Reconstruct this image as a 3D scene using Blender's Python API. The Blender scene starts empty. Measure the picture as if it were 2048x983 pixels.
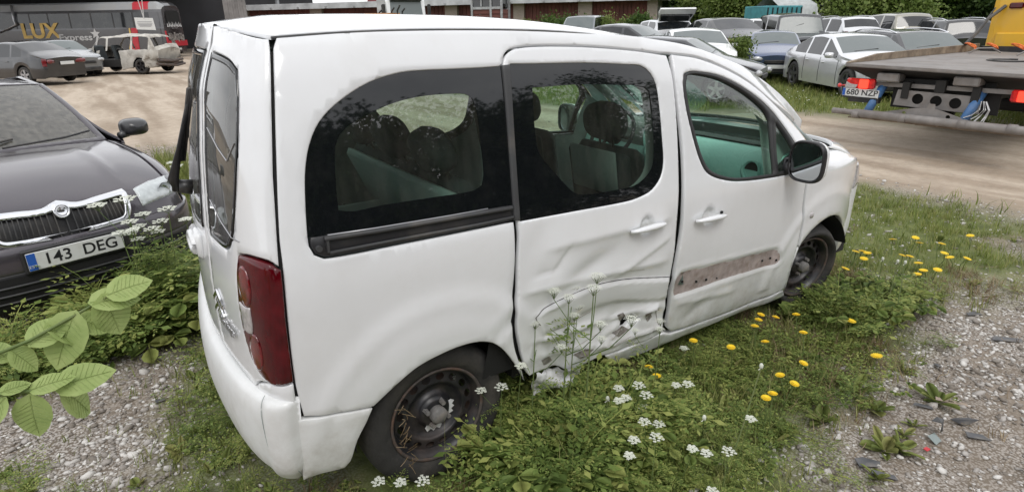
import bpy, math, random
import numpy as np
from mathutils import Matrix, Vector, geometry
rnd = random.Random(7); nr = np.random.default_rng(7)
scene = bpy.context.scene; COL = scene.collection
# ---------------------------------------------------------------- camera
FPX = 1190.0; POS = np.array([-0.19, -2.69, 1.80])
def basis(Y, P, Rl):
    Y, P, Rl = math.radians(Y), math.radians(P), math.radians(Rl)
    f = np.array([math.cos(Y)*math.cos(P), math.sin(Y)*math.cos(P), math.sin(P)])
    r = np.array([math.sin(Y), -math.cos(Y), 0]); u = np.cross(r, f)
    return np.array([r*math.cos(Rl)+u*math.sin(Rl), -r*math.sin(Rl)+u*math.cos(Rl), f])
BW = basis(55.4, -20.4, -.95)          # camera in the world
BV = basis(55.4, -20.25, -.15)         # the same camera in the van's own frame (the van stands slightly tilted)
cd = bpy.data.cameras.new('camera'); cam = bpy.data.objects.new('camera', cd); COL.objects.link(cam)
cd.sensor_width = 36; cd.lens = 36*FPX/2048; cd.clip_start = .05; cd.clip_end = 3000
m = Matrix.Identity(4)
for i in range(3):
    m[i][0], m[i][1], m[i][2], m[i][3] = BW[0][i], BW[1][i], -BW[2][i], POS[i]
cam.matrix_world = m; scene.camera = cam
# ---------------------------------------------------------------- sky, sun, exposure
SUN_EL, SUN_AZ = 52.0, 250.0     # azimuth of the sun, degrees counter-clockwise from +x
w = bpy.data.worlds.new('World'); scene.world = w; w.use_nodes = True
nt = w.node_tree; nt.nodes.clear()
def nd(t, ty, **k):
    n = t.nodes.new(ty)
    for a, b in k.items(): setattr(n, a, b)
    return n
out = nd(nt, 'ShaderNodeOutputWorld'); bg = nd(nt, 'ShaderNodeBackground'); sky = nd(nt, 'ShaderNodeTexSky', sky_type='NISHITA')
sky.sun_disc = False; sky.sun_elevation = math.radians(SUN_EL); sky.sun_rotation = math.radians(90-SUN_AZ)
sky.air_density = 1.0; sky.dust_density = 1.0; sky.ozone_density = 1.0
# overcast: the blue of the clear sky is covered by an even grey-white cloud layer
mixc = nd(nt, 'ShaderNodeMix', data_type='RGBA'); mixc.inputs[0].default_value = .94
tc = nd(nt, 'ShaderNodeTexCoord'); nz = nd(nt, 'ShaderNodeTexNoise'); nz.inputs['Scale'].default_value = 2.2; nz.inputs['Detail'].default_value = 4
mp = nd(nt, 'ShaderNodeMapping'); mp.inputs['Scale'].default_value = (1, 1, 2.5)
cr = nd(nt, 'ShaderNodeValToRGB'); cr.color_ramp.elements[0].color = (7.4, 7.5, 7.8, 1); cr.color_ramp.elements[1].color = (10.2, 10.2, 10.3, 1)
cr.color_ramp.elements[0].position = .35; cr.color_ramp.elements[1].position = .65
nt.links.new(tc.outputs['Generated'], mp.inputs[0]); nt.links.new(mp.outputs[0], nz.inputs['Vector']); nt.links.new(nz.outputs[0], cr.inputs[0])
nt.links.new(sky.outputs[0], mixc.inputs[6]); nt.links.new(cr.outputs[0], mixc.inputs[7])
nt.links.new(mixc.outputs[2], bg.inputs[0]); bg.inputs[1].default_value = .10; nt.links.new(bg.outputs[0], out.inputs[0])
sd = bpy.data.lights.new('sun', 'SUN'); sd.energy = 0.8; sd.angle = math.radians(25); sd.color = (1, .97, .92)
sun = bpy.data.objects.new('sun', sd); COL.objects.link(sun)
sv = Vector((math.cos(math.radians(SUN_EL))*math.cos(math.radians(SUN_AZ)), math.cos(math.radians(SUN_EL))*math.sin(math.radians(SUN_AZ)), math.sin(math.radians(SUN_EL))))
sun.rotation_euler = sv.to_track_quat('Z', 'Y').to_euler()
vs = scene.view_settings; vs.view_transform = 'Standard'; vs.look = 'None'; vs.gamma = 1; vs.exposure = 0.58; vs.use_curve_mapping = False
scene.cycles.max_bounces = 10; scene.cycles.transparent_max_bounces = 16; scene.cycles.caustics_reflective = False; scene.cycles.caustics_refractive = False
# ---------------------------------------------------------------- pixel / ray helpers (2048 x 983 frame)
def ray(U, V, B=None):
    B = BW if B is None else B
    return B[2]+B[0]*(U-1024)/FPX-B[1]*(V-491.5)/FPX
def gz(U, V, z=0.0):
    d = ray(U, V); return POS+d*(z-POS[2])/d[2]
def at(U, V, D, B=None):
    d = ray(U, V, B); return POS+d/np.linalg.norm(d[:2])*D
def onplane(U, V, ax, val, B=None):
    d = ray(U, V, B); return POS+d*(val-POS[ax])/d[ax]
def proj(X, B=None):
    B = BW if B is None else B
    c = (np.asarray(X)-POS)@B.T; return np.stack([1024+FPX*c[..., 0]/c[..., 2], 491.5-FPX*c[..., 1]/c[..., 2]], -1)
# ---------------------------------------------------------------- objects
def tag(o, label=None, cat=None, group=None, kind=None):
    if label: o['label'] = label
    if cat: o['category'] = cat
    if group: o['group'] = group
    if kind: o['kind'] = kind
    return o
def empty(name, loc=(0, 0, 0), rz=0, label=None, cat=None, group=None):
    o = bpy.data.objects.new(name, None); COL.objects.link(o); o.location = loc; o.rotation_euler = (0, 0, rz)
    o.empty_display_size = .1
    return tag(o, label, cat, group)
def mesh(name, V, F, mat, parent=None, smooth=False):
    me = bpy.data.meshes.new(name)
    V = np.asarray(V, dtype=np.float32).reshape(-1, 3)
    if isinstance(F, np.ndarray) and F.ndim == 2:
        k = F.shape[1]; me.vertices.add(len(V)); me.vertices.foreach_set('co', V.ravel())
        me.loops.add(F.size); me.loops.foreach_set('vertex_index', F.ravel().astype(np.int32))
        me.polygons.add(len(F)); me.polygons.foreach_set('loop_start', np.arange(0, F.size, k, dtype=np.int32))
        me.polygons.foreach_set('loop_total', np.full(len(F), k, dtype=np.int32)); me.update(calc_edges=True)
    else:
        me.from_pydata([tuple(map(float, v)) for v in V], [], [tuple(int(i) for i in f) for f in F]); me.update()
    me.validate()
    if smooth: me.shade_smooth()
    if mat is not None: me.materials.append(mat)
    o = bpy.data.objects.new(name, me); COL.objects.link(o)
    if parent is not None: o.parent = parent
    return o
def copy_tree(o, parent=None):
    c = o.copy(); COL.objects.link(c)
    if parent is not None: c.parent = parent
    for ch in list(o.children): copy_tree(ch, c)
    return c
def rotm(rx=0, ry=0, rz=0):
    return np.array(Matrix.Rotation(rz, 3, 'Z') @ Matrix.Rotation(ry, 3, 'Y') @ Matrix.Rotation(rx, 3, 'X'))
def frame(d, up=(0, 0, 1)):
    d = np.asarray(d, float); d = d/np.linalg.norm(d)
    up = np.asarray(up, float)
    if abs(d@up) > .98*np.linalg.norm(up): up = np.array([1., 0, 0])
    a = np.cross(up, d); a /= np.linalg.norm(a); b = np.cross(d, a); return a, b, d
class MB:
    def __init__(s): s.V = []; s.F = []; s.n = 0
    def add(s, V, F):
        V = np.asarray(V, float).reshape(-1, 3); s.V.append(V); s.F += [tuple(int(i)+s.n for i in f) for f in F]; s.n += len(V); return s
    def box(s, c, d, rz=0, R=None, taper=1.0):
        h = np.array(d)/2.; P = np.array([[x, y, z] for x in (-1, 1) for y in (-1, 1) for z in (-1, 1)], float)
        P[P[:, 2] > 0, :2] *= taper
        P = P*h
        if R is None and rz: R = rotm(rz=rz)
        if R is not None: P = P@np.asarray(R).T
        return s.add(P+np.array(c), [(0, 1, 3, 2), (4, 6, 7, 5), (0, 4, 5, 1), (2, 3, 7, 6), (0, 2, 6, 4), (1, 5, 7, 3)])
    def bbox(s, c, d, r=.01, rz=0, R=None):     # box with bevelled edges
        h = np.array(d)/2.; r = min(r, *(h*.98)); P = []; F = []
        for sx in (-1, 1):
            for sy in (-1, 1):
                for sz in (-1, 1):
                    q = h*np.array([sx, sy, sz]); S = np.array([sx, sy, sz])
                    P += [q-S*[0, r, r], q-S*[r, 0, r], q-S*[r, r, 0]]
        P = np.array(P); idx = lambda a, b, c: ((a*2+b)*2+c)*3
        for a in (0, 1):
            F.append([idx(a, 0, 0), idx(a, 1, 0), idx(a, 1, 1), idx(a, 0, 1)])
            F.append([idx(0, a, 0)+1, idx(1, a, 0)+1, idx(1, a, 1)+1, idx(0, a, 1)+1])
            F.append([idx(0, 0, a)+2, idx(1, 0, a)+2, idx(1, 1, a)+2, idx(0, 1, a)+2])
            for b in (0, 1):
                F.append([idx(a, b, 0), idx(a, b, 1), idx(a, b, 1)+1, idx(a, b, 0)+1])
                F.append([idx(a, 0, b), idx(a, 1, b), idx(a, 1, b)+2, idx(a, 0, b)+2])
                F.append([idx(0, a, b)+1, idx(1, a, b)+1, idx(1, a, b)+2, idx(0, a, b)+2])
                for c_ in (0, 1): F.append([idx(a, b, c_), idx(a, b, c_)+1, idx(a, b, c_)+2])
        G = []
        for f in F:                              # outward winding
            q = P[f]; n = np.cross(q[1]-q[0], q[2]-q[0]); G.append(f if n@q.mean(0) > 0 else f[::-1])
        if R is None and rz: R = rotm(rz=rz)
        if R is not None: P = P@np.asarray(R).T
        return s.add(P+np.array(c), G)
    def ring(s, rings, closed=True, cap=True):  # rings: list of (N,3) loops
        N = len(rings[0]); V = np.concatenate(rings); F = []
        for k in range(len(rings)-1):
            for i in range(N if closed else N-1):
                j = (i+1) % N; F.append((k*N+i, k*N+j, (k+1)*N+j, (k+1)*N+i))
        if cap and closed:
            F.append(tuple(range(N))[::-1]); F.append(tuple((len(rings)-1)*N+i for i in range(N)))
        return s.add(V, F)
    def tube(s, path, r, n=8, cap=True, sq=1.0):
        path = np.asarray(path, float); L = len(path); rr = np.full(L, r) if np.isscalar(r) else np.asarray(r); R = []
        up = (0, 0, 1)
        for i in range(L):
            d = path[min(i+1, L-1)]-path[max(i-1, 0)]; a, b, _ = frame(d, up)
            t = np.arange(n)*2*math.pi/n
            R.append(path[i]+rr[i]*(np.outer(np.cos(t), a)+np.outer(np.sin(t), b)*sq))
        return s.ring(R, cap=cap)
    def cyl(s, p0, p1, r0, r1=None, n=16):
        return s.tube([p0, p1], [r0, r0 if r1 is None else r1], n)
    def lathe(s, prof, c, axis=(0, 1, 0), n=32, cap=False):   # prof: (radius, along axis)
        a, b, d = frame(axis); t = np.arange(n)*2*math.pi/n
        R = [np.array(c)+d*h+r*(np.outer(np.cos(t), a)+np.outer(np.sin(t), b)) for r, h in prof]
        return s.ring(R, cap=cap)
    def sph(s, c, r, n=10, m=6):
        r = np.array([r]*3) if np.isscalar(r) else np.array(r); R = []
        for k in range(1, m):
            p = math.pi*k/m; t = np.arange(n)*2*math.pi/n
            R.append(np.array(c)+r*np.stack([np.sin(p)*np.cos(t), np.sin(p)*np.sin(t), np.full(n, -np.cos(p))], 1))
        return s.ring(R)
    def prism(s, poly, o, ax, ay, h):           # poly (N,2) laid on axes ax, ay from o, extruded by vector h
        poly = np.array(poly, float); A = np.array(o)+np.outer(poly[:, 0], ax)+np.outer(poly[:, 1], ay); B = A+np.array(h); N = len(A)
        V = np.concatenate([A, B]); tr = tess(poly)
        ar = 0.5*np.sum(poly[:, 0]*np.roll(poly[:, 1], -1)-np.roll(poly[:, 0], -1)*poly[:, 1])
        F = [(i, (i+1) % N, N+(i+1) % N, N+i) for i in range(N)]
        F += [tuple(t[::-1]) for t in tr]+[tuple(N+i for i in t) for t in tr]
        return s.add(V, F)
    def build(s, name, mat, parent=None, smooth=False):
        if not s.V: return None
        o = mesh(name, np.concatenate(s.V), s.F, mat, parent, smooth); return fix_normals(o)
def orient_out(o, c):
    me = o.data; s = sum((p.center-Vector(c)).dot(p.normal)*p.area for p in me.polygons)
    if s < 0: me.flip_normals()
    return o
def tess(poly):
    r = geometry.tessellate_polygon([[Vector((p[0], p[1], 0)) for p in poly]])
    return [tuple(t) for t in r]
def fix_normals(o):
    import bmesh
    b = bmesh.new(); b.from_mesh(o.data); bmesh.ops.recalc_face_normals(b, faces=b.faces); b.to_mesh(o.data); b.free(); return o
def text_mesh(name, body, size, mat, parent, M, depth=.002, font_shear=0, sx=1.0, bold=0.0):
    cu = bpy.data.curves.new(name, 'FONT'); cu.body = body; cu.size = size; cu.extrude = depth; cu.align_x = 'CENTER'; cu.align_y = 'CENTER'; cu.shear = font_shear; cu.offset = bold
    t = bpy.data.objects.new(name, cu); COL.objects.link(t); dg = bpy.context.evaluated_depsgraph_get(); dg.update()
    me = bpy.data.meshes.new_from_object(t.evaluated_get(dg)); bpy.data.objects.remove(t)
    me.name = name; me.materials.clear(); me.materials.append(mat)
    me.transform(Matrix(M) @ Matrix.Diagonal((sx, 1, 1, 1)))
    o = bpy.data.objects.new(name, me); COL.objects.link(o); o.parent = parent; return o
def mat4(o, ax, ay, az=None):
    ax = np.array(ax, float); ay = np.array(ay, float); ax /= np.linalg.norm(ax); ay = ay-ax*(ax@ay); ay /= np.linalg.norm(ay)
    az = np.cross(ax, ay); M = np.eye(4); M[:3, 0] = ax; M[:3, 1] = ay; M[:3, 2] = az; M[:3, 3] = o; return M
# ---------------------------------------------------------------- materials
def mat(name, col, rough=.5, metal=0.0, coat=0.0, spec=.5, var=0.0, vs_=4.0, dirt=None, dirt_s=3.0, dirt_a=.3, bump=0.0, bs=40.0, emit=None, alpha=None, flake=0):
    M = bpy.data.materials.new(name); M.use_nodes = True; t = M.node_tree; p = t.nodes['Principled BSDF']
    p.inputs['Roughness'].default_value = rough; p.inputs['Metallic'].default_value = metal; p.inputs['Coat Weight'].default_value = coat
    p.inputs['Coat Roughness'].default_value = .08; p.inputs['Specular IOR Level'].default_value = spec
    c = (*col, 1); p.inputs['Base Color'].default_value = c
    L = t.links.new
    if var or dirt or bump:
        tc = nd(t, 'ShaderNodeTexCoord')
        last = None
        if var:
            n = nd(t, 'ShaderNodeTexNoise'); n.inputs['Scale'].default_value = vs_; n.inputs['Detail'].default_value = 5; L(tc.outputs['Object'], n.inputs['Vector'])
            mr = nd(t, 'ShaderNodeMapRange'); mr.inputs[1].default_value = .3; mr.inputs[2].default_value = .7; mr.inputs[3].default_value = 1-var; mr.inputs[4].default_value = 1+var; L(n.outputs[0], mr.inputs[0])
            mx = nd(t, 'ShaderNodeMix', data_type='RGBA', blend_type='MULTIPLY'); mx.inputs[0].default_value = 1; mx.inputs[6].default_value = c; L(mr.outputs[0], mx.inputs[7]); last = mx.outputs[2]
        if dirt:
            n = nd(t, 'ShaderNodeTexNoise'); n.inputs['Scale'].default_value = dirt_s; n.inputs['Detail'].default_value = 8; n.inputs['Roughness'].default_value = .65; L(tc.outputs['Object'], n.inputs['Vector'])
            mr = nd(t, 'ShaderNodeMapRange'); mr.inputs[1].default_value = .48; mr.inputs[2].default_value = .72; mr.inputs[3].default_value = 0; mr.inputs[4].default_value = dirt_a; L(n.outputs[0], mr.inputs[0])
            mx = nd(t, 'ShaderNodeMix', data_type='RGBA'); L(mr.outputs[0], mx.inputs[0]); mx.inputs[7].default_value = (*dirt, 1)
            if last: L(last, mx.inputs[6])
            else: mx.inputs[6].default_value = c
            last = mx.outputs[2]
            m2 = nd(t, 'ShaderNodeMapRange'); m2.inputs[3].default_value = rough; m2.inputs[4].default_value = min(1, rough+.4); L(mr.outputs[0], m2.inputs[0]); L(m2.outputs[0], p.inputs['Roughness'])
        if last: L(last, p.inputs['Base Color'])
        if bump:
            n = nd(t, 'ShaderNodeTexNoise'); n.inputs['Scale'].default_value = bs; n.inputs['Detail'].default_value = 6; L(tc.outputs['Object'], n.inputs['Vector'])
            b = nd(t, 'ShaderNodeBump'); b.inputs['Strength'].default_value = bump; b.inputs['Distance'].default_value = .01; L(n.outputs[0], b.inputs['Height']); L(b.outputs[0], p.inputs['Normal'])
    if emit: p.inputs['Emission Color'].default_value = (*emit[0], 1); p.inputs['Emission Strength'].default_value = emit[1]
    return M
def glassmat(name, tint, refl=1.0, rough=.01, dust_sheen=0.0):
    M = bpy.data.materials.new(name); M.use_nodes = True; t = M.node_tree; t.nodes.clear(); L = t.links.new
    o = nd(t, 'ShaderNodeOutputMaterial'); mx = nd(t, 'ShaderNodeMixShader'); tr = nd(t, 'ShaderNodeBsdfTransparent'); gl = nd(t, 'ShaderNodeBsdfGlossy')
    lw = nd(t, 'ShaderNodeLayerWeight'); lw.inputs[0].default_value = .5; fr = nd(t, 'ShaderNodeMath', operation='POWER'); fr.inputs[1].default_value = 4.2; L(lw.outputs['Facing'], fr.inputs[0])
    tr.inputs[0].default_value = (*tint, 1); gl.inputs[0].default_value = (refl, refl, refl, 1); gl.inputs['Roughness'].default_value = rough
    mu = nd(t, 'ShaderNodeMath', operation='MULTIPLY_ADD'); mu.inputs[1].default_value = .92; mu.inputs[2].default_value = .075; mu.use_clamp = True
    L(fr.outputs[0], mu.inputs[0]); L(mu.outputs[0], mx.inputs[0]); L(tr.outputs[0], mx.inputs[1]); L(gl.outputs[0], mx.inputs[2]); last = mx.outputs[0]
    if dust_sheen:
        df = nd(t, 'ShaderNodeBsdfDiffuse'); df.inputs[0].default_value = (.45, .43, .38, 1); tc = nd(t, 'ShaderNodeTexCoord'); n = nd(t, 'ShaderNodeTexNoise'); n.inputs['Scale'].default_value = 9; n.inputs['Detail'].default_value = 8
        mpn = nd(t, 'ShaderNodeMapping'); mpn.inputs['Scale'].default_value = (3, 3, .5); L(tc.outputs['Object'], mpn.inputs[0]); L(mpn.outputs[0], n.inputs['Vector'])
        mr = nd(t, 'ShaderNodeMapRange'); mr.inputs[1].default_value = .35; mr.inputs[2].default_value = .8; mr.inputs[3].default_value = dust_sheen*.3; mr.inputs[4].default_value = dust_sheen; L(n.outputs[0], mr.inputs[0])
        m2 = nd(t, 'ShaderNodeMixShader'); L(mr.outputs[0], m2.inputs[0]); L(last, m2.inputs[1]); L(df.outputs[0], m2.inputs[2]); last = m2.outputs[0]
    L(last, o.inputs[0]); return M
DUST = (.30, .26, .20)
M_white = mat('white_paint', (.72, .73, .745), .30, coat=1.0, var=.015, dirt=(.42, .39, .33), dirt_s=5, dirt_a=.10)
M_whiteb = mat('white_bumper_plastic', (.70, .71, .71), .42, coat=.25, var=.02, dirt=(.35, .32, .26), dirt_s=6, dirt_a=.22)
M_frit = mat('black_glass_edge', (.006, .007, .008), .03, spec=.6, dirt=(.2, .2, .18), dirt_s=14, dirt_a=.025)
M_rub = mat('black_rubber', (.022, .022, .023), .6, var=.2)
M_blk = mat('black_plastic', (.018, .018, .02), .38, var=.15, dirt=DUST, dirt_a=.15)
M_blk2 = mat('grey_black_plastic', (.045, .046, .048), .55, var=.2, dirt=DUST, dirt_a=.3)
M_gap = mat('dark_recess', (.008, .008, .008), .9)
M_glass = glassmat('tinted_window_glass', (.66, .78, .71), dust_sheen=.05)
M_glassc = glassmat('green_window_glass', (.74, .92, .82), dust_sheen=.03)
M_glassr = glassmat('rear_window_glass', (.22, .27, .26), dust_sheen=.16)
M_ws = glassmat('windscreen_glass', (.80, .90, .84), dust_sheen=.03)
M_tyre = mat('tyre_rubber', (.028, .027, .026), .75, var=.25, vs_=12, dirt=(.13, .11, .09), dirt_s=6, dirt_a=.35, bump=.3, bs=90)
M_rim = mat('dark_steel_rim', (.022, .022, .025), .36, metal=.2, var=.2, vs_=10, dirt=(.16, .12, .10), dirt_s=9, dirt_a=.35)
M_rust = mat('rusty_rim_edge', (.085, .072, .066), .7, metal=.2, var=.35, vs_=30, dirt=(.16, .08, .045), dirt_s=14, dirt_a=.8)
M_chrome = mat('chrome', (.75, .76, .78), .12, metal=1)
M_silver = mat('silver_plastic', (.5, .5, .52), .3, metal=.8)
M_red = mat('red_lens', (.13, .003, .006), .10, coat=1, var=.5, vs_=40)
M_hub = mat('dusty_hub_metal', (.17, .165, .16), .6, var=.3, vs_=30, dirt=(.2, .15, .11), dirt_s=20, dirt_a=.5)
M_redd = mat('dark_red_lens', (.070, .001, .004), .08, coat=.35, spec=.3, var=.35, vs_=18)
M_clear = mat('clear_lamp_lens', (.42, .40, .40), .12, coat=1, var=.2, vs_=60)
M_orange = mat('orange_lens', (.6, .13, .01), .15, coat=1)
M_int = mat('interior_grey', (.26, .30, .29), .8, var=.1)
M_intd = mat('interior_dark_grey', (.035, .042, .045), .85, var=.15)
M_teal = mat('teal_grey_dashboard', (.36, .60, .57), .6, var=.06)
M_seat = mat('seat_cloth', (.045, .055, .058), .95, var=.2, vs_=25)
M_seatl = mat('light_seat_plastic', (.27, .34, .33), .6, var=.08)
M_primer = mat('bare_grey_pink_primer', (.37, .315, .30), .75, var=.22, vs_=22, dirt=(.19, .13, .10), dirt_s=18, dirt_a=.75)
M_under = mat('underbody', (.02, .019, .018), .85)
M_plate = mat('plate_white', (.62, .63, .62), .4, dirt=DUST, dirt_s=20, dirt_a=.2)
M_pblue = mat('plate_blue', (.02, .10, .42), .4)
M_pblk = mat('plate_lettering', (.01, .01, .012), .5)

# streaks of rain dirt and road splash on the white paint
def grime(M, base, splash=.45):
    t = M.node_tree; L = t.links.new; p = t.nodes['Principled BSDF']; src = p.inputs['Base Color'].links[0].from_socket; tc = nd(t, 'ShaderNodeTexCoord')
    mp = nd(t, 'ShaderNodeMapping'); mp.inputs['Scale'].default_value = (9, 9, .8); L(tc.outputs['Object'], mp.inputs[0]); n = nd(t, 'ShaderNodeTexNoise'); n.inputs['Scale'].default_value = 2.2; n.inputs['Detail'].default_value = 7; L(mp.outputs[0], n.inputs['Vector'])
    mr = nd(t, 'ShaderNodeMapRange'); mr.inputs[1].default_value = .52; mr.inputs[2].default_value = .78; mr.inputs[3].default_value = 0; mr.inputs[4].default_value = .045; L(n.outputs[0], mr.inputs[0])
    mx = nd(t, 'ShaderNodeMix', data_type='RGBA'); L(mr.outputs[0], mx.inputs[0]); L(src, mx.inputs[6]); mx.inputs[7].default_value = (.40, .38, .33, 1)
    sp = nd(t, 'ShaderNodeSeparateXYZ'); L(tc.outputs['Object'], sp.inputs[0]); m2 = nd(t, 'ShaderNodeMapRange'); m2.inputs[1].default_value = .62; m2.inputs[2].default_value = .22; m2.inputs[3].default_value = 0; m2.inputs[4].default_value = 1; L(sp.outputs[2], m2.inputs[0])
    n2 = nd(t, 'ShaderNodeTexNoise'); n2.inputs['Scale'].default_value = 11; n2.inputs['Detail'].default_value = 9; n2.inputs['Roughness'].default_value = .7; L(tc.outputs['Object'], n2.inputs['Vector']); m3 = nd(t, 'ShaderNodeMapRange'); m3.inputs[1].default_value = .42; m3.inputs[2].default_value = .68; m3.inputs[4].default_value = splash; L(n2.outputs[0], m3.inputs[0])
    mu = nd(t, 'ShaderNodeMath', operation='MULTIPLY'); L(m2.outputs[0], mu.inputs[0]); L(m3.outputs[0], mu.inputs[1]); m4 = nd(t, 'ShaderNodeMix', data_type='RGBA'); L(mu.outputs[0], m4.inputs[0]); L(mx.outputs[2], m4.inputs[6]); m4.inputs[7].default_value = (.30, .26, .21, 1); L(m4.outputs[2], p.inputs['Base Color'])
grime(M_white, None); grime(M_whiteb, None, .55)
# ================================================================ THE WHITE VAN
def smooth_table(xs, ys, lo, hi, sig, n=1200):
    g = np.linspace(lo, hi, n); v = np.interp(g, xs, ys); dx = g[1]-g[0]; k = int(3*sig/dx)+1
    ker = np.exp(-.5*(np.arange(-k, k+1)*dx/sig)**2); ker /= ker.sum()
    v = np.convolve(np.pad(v, k, mode='edge'), ker, 'valid'); return lambda x: np.interp(x, g, v)
def sstep(a, b, x):
    t = np.clip((x-a)/(b-a), 0, 1); return t*t*(3-2*t)
topz = smooth_table([.2, .29, .55, .82, 1.13, 1.37, 1.64, 1.97, 2.20, 2.50, 2.75, 2.94, 3.2, 3.48, 4.0], [1.765, 1.775, 1.79, 1.795, 1.793, 1.788, 1.770, 1.735, 1.695, 1.62, 1.54, 1.46, 1.31, 1.10, .80], -.2, 4.6, .09)
wz = smooth_table([.0, .15, .25, .4, .55, .75, .95, 1.03, 1.10, 1.2, 1.4, 1.55, 1.65, 1.72, 1.78, 2.0],
                  [.74, .80, .845, .875, .89, .90, .90, .897, .885, .862, .818, .780, .752, .725, .690, .55], -.1, 2.1, .045)
RA = (.727, .31); FA = (3.445, .31)
def flare(x, z):
    f = 0
    for c, r in ((RA, .40), (FA, .40)):
        d = np.hypot(x-c[0], z-c[1]); f = f+.016*(1-sstep(r, r+.19, d))+.008*np.exp(-((d-r-.13)/.035)**2)*(z > .3)
    return f
def side(x, z, sy=-1):
    x = np.asarray(x, float); z = np.asarray(z, float)
    zt = topz(x); zn = np.where(z > 1.0, 1.0+(z-1.0)*(.78)/np.maximum(zt-1.0, .12), z)
    y = wz(np.minimum(zn, 1.9)) - .35*np.maximum(.35-x, 0)**2 - .27*(np.maximum(x-3.25, 0)/.95)**2.4 + flare(x, z)
    y = y-.012*sstep(.62, .5, z)*sstep(1.2, 1.5, x)*sstep(3.1, 2.8, x)
    if sy > 0: x = x+.085*(1-sstep(.1, 1.0, x))
    return np.stack([x, sy*y, z], -1)
def nrm(surf, a, b, e=1e-3):
    A = surf(a+e, b)-surf(a-e, b); B_ = surf(a, b+e)-surf(a, b-e); n = np.cross(A, B_); return n/np.maximum(np.linalg.norm(n, axis=-1, keepdims=True), 1e-12)
def invert(surf, px, ar, br, B=None, n=160, yok=None):
    B = BV if B is None else B
    a, b = np.meshgrid(np.linspace(*ar, n), np.linspace(*br, n), indexing='ij'); a = a.ravel(); b = b.ravel()
    X = surf(a, b); P = proj(X, B); N = nrm(surf, a, b); face = np.einsum('ij,ij->i', N, POS-X)
    sgn = 1 if np.median(face) > 0 else -1
    dep = (X-POS)@B[2]; res = []
    for q in np.asarray(px, float):
        d = np.hypot(*(P-q).T)+np.where(face*sgn < 0, 200, 0)+dep*2
        if yok is not None: d = d+np.where(yok(X), 0, 1e4)
        i = int(np.argmin(d)); t = np.array([a[i], b[i]]); best = (1e9, t)
        for _ in range(12):
            p0 = proj(surf(t[0], t[1]), B); e = q-p0; ne = np.hypot(*e)
            if ne < best[0]: best = (ne, t.copy())
            J = np.stack([(proj(surf(t[0]+1e-4, t[1]), B)-p0)/1e-4, (proj(surf(t[0], t[1]+1e-4), B)-p0)/1e-4], 1)
            try: st = np.linalg.solve(J.T@J+1e-3*np.eye(2), J.T@e)
            except Exception: break
            st = np.clip(st, -.05, .05); t = t+st; t[0] = np.clip(t[0], *ar); t[1] = np.clip(t[1], *br)
        res.append(best[1])
    return np.array(res)
def spline(P, closed=True, step=.012, ang=38):
    P = np.asarray(P, float); n = len(P); out = []; 
    def corner(i):
        if not closed and i in (0, n-1): return True
        a = P[i]-P[(i-1) % n]; b = P[(i+1) % n]-P[i]; c = (a@b)/(np.linalg.norm(a)*np.linalg.norm(b)+1e-12); return math.degrees(math.acos(max(-1, min(1, c)))) > ang
    C = [corner(i) for i in range(n)]
    for i in range(n if closed else n-1):
        p0, p1, p2, p3 = P[(i-1) % n], P[i], P[(i+1) % n], P[(i+2) % n]; L = np.linalg.norm(p2-p1)
        m1 = (p2-p1) if C[i] else (p2-p0)/(np.linalg.norm(p2-p1)+np.linalg.norm(p1-p0))*L
        m2 = (p2-p1) if C[(i+1) % n] else (p3-p1)/(np.linalg.norm(p3-p2)+np.linalg.norm(p2-p1))*L
        k = max(1, int(L/step))
        for j in range(k):
            t = j/k; out.append((2*t**3-3*t*t+1)*p1+(t**3-2*t*t+t)*m1+(-2*t**3+3*t*t)*p2+(t**3-t*t)*m2)
    if not closed: out.append(P[-1])
    return np.array(out)
def parea(P): return .5*np.sum(P[:, 0]*np.roll(P[:, 1], -1)-np.roll(P[:, 0], -1)*P[:, 1])
def offset(P, d):       # inward for positive d
    if parea(P) < 0: P = P[::-1]
    a = P-np.roll(P, 1, 0); b = np.roll(P, -1, 0)-P
    na = np.stack([-a[:, 1], a[:, 0]], 1)/(np.linalg.norm(a, axis=1)[:, None]+1e-9); nb = np.stack([-b[:, 1], b[:, 0]], 1)/(np.linalg.norm(b, axis=1)[:, None]+1e-9)
    n_ = na+nb; n_ /= np.maximum(np.linalg.norm(n_, axis=1)[:, None], .3); return P+n_*d/np.maximum(np.sum(n_*nb, 1), .5)[:, None]
def inside(poly, X):
    x, y = X[:, 0], X[:, 1]; c = np.zeros(len(X), bool); P = poly; Q_ = np.roll(P, -1, 0)
    for (x1, y1), (x2, y2) in zip(P, Q_):
        if y1 == y2: continue
        c ^= ((y1 > y) != (y2 > y)) & (x < (x2-x1)*(y-y1)/(y2-y1)+x1)
    return c
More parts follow.
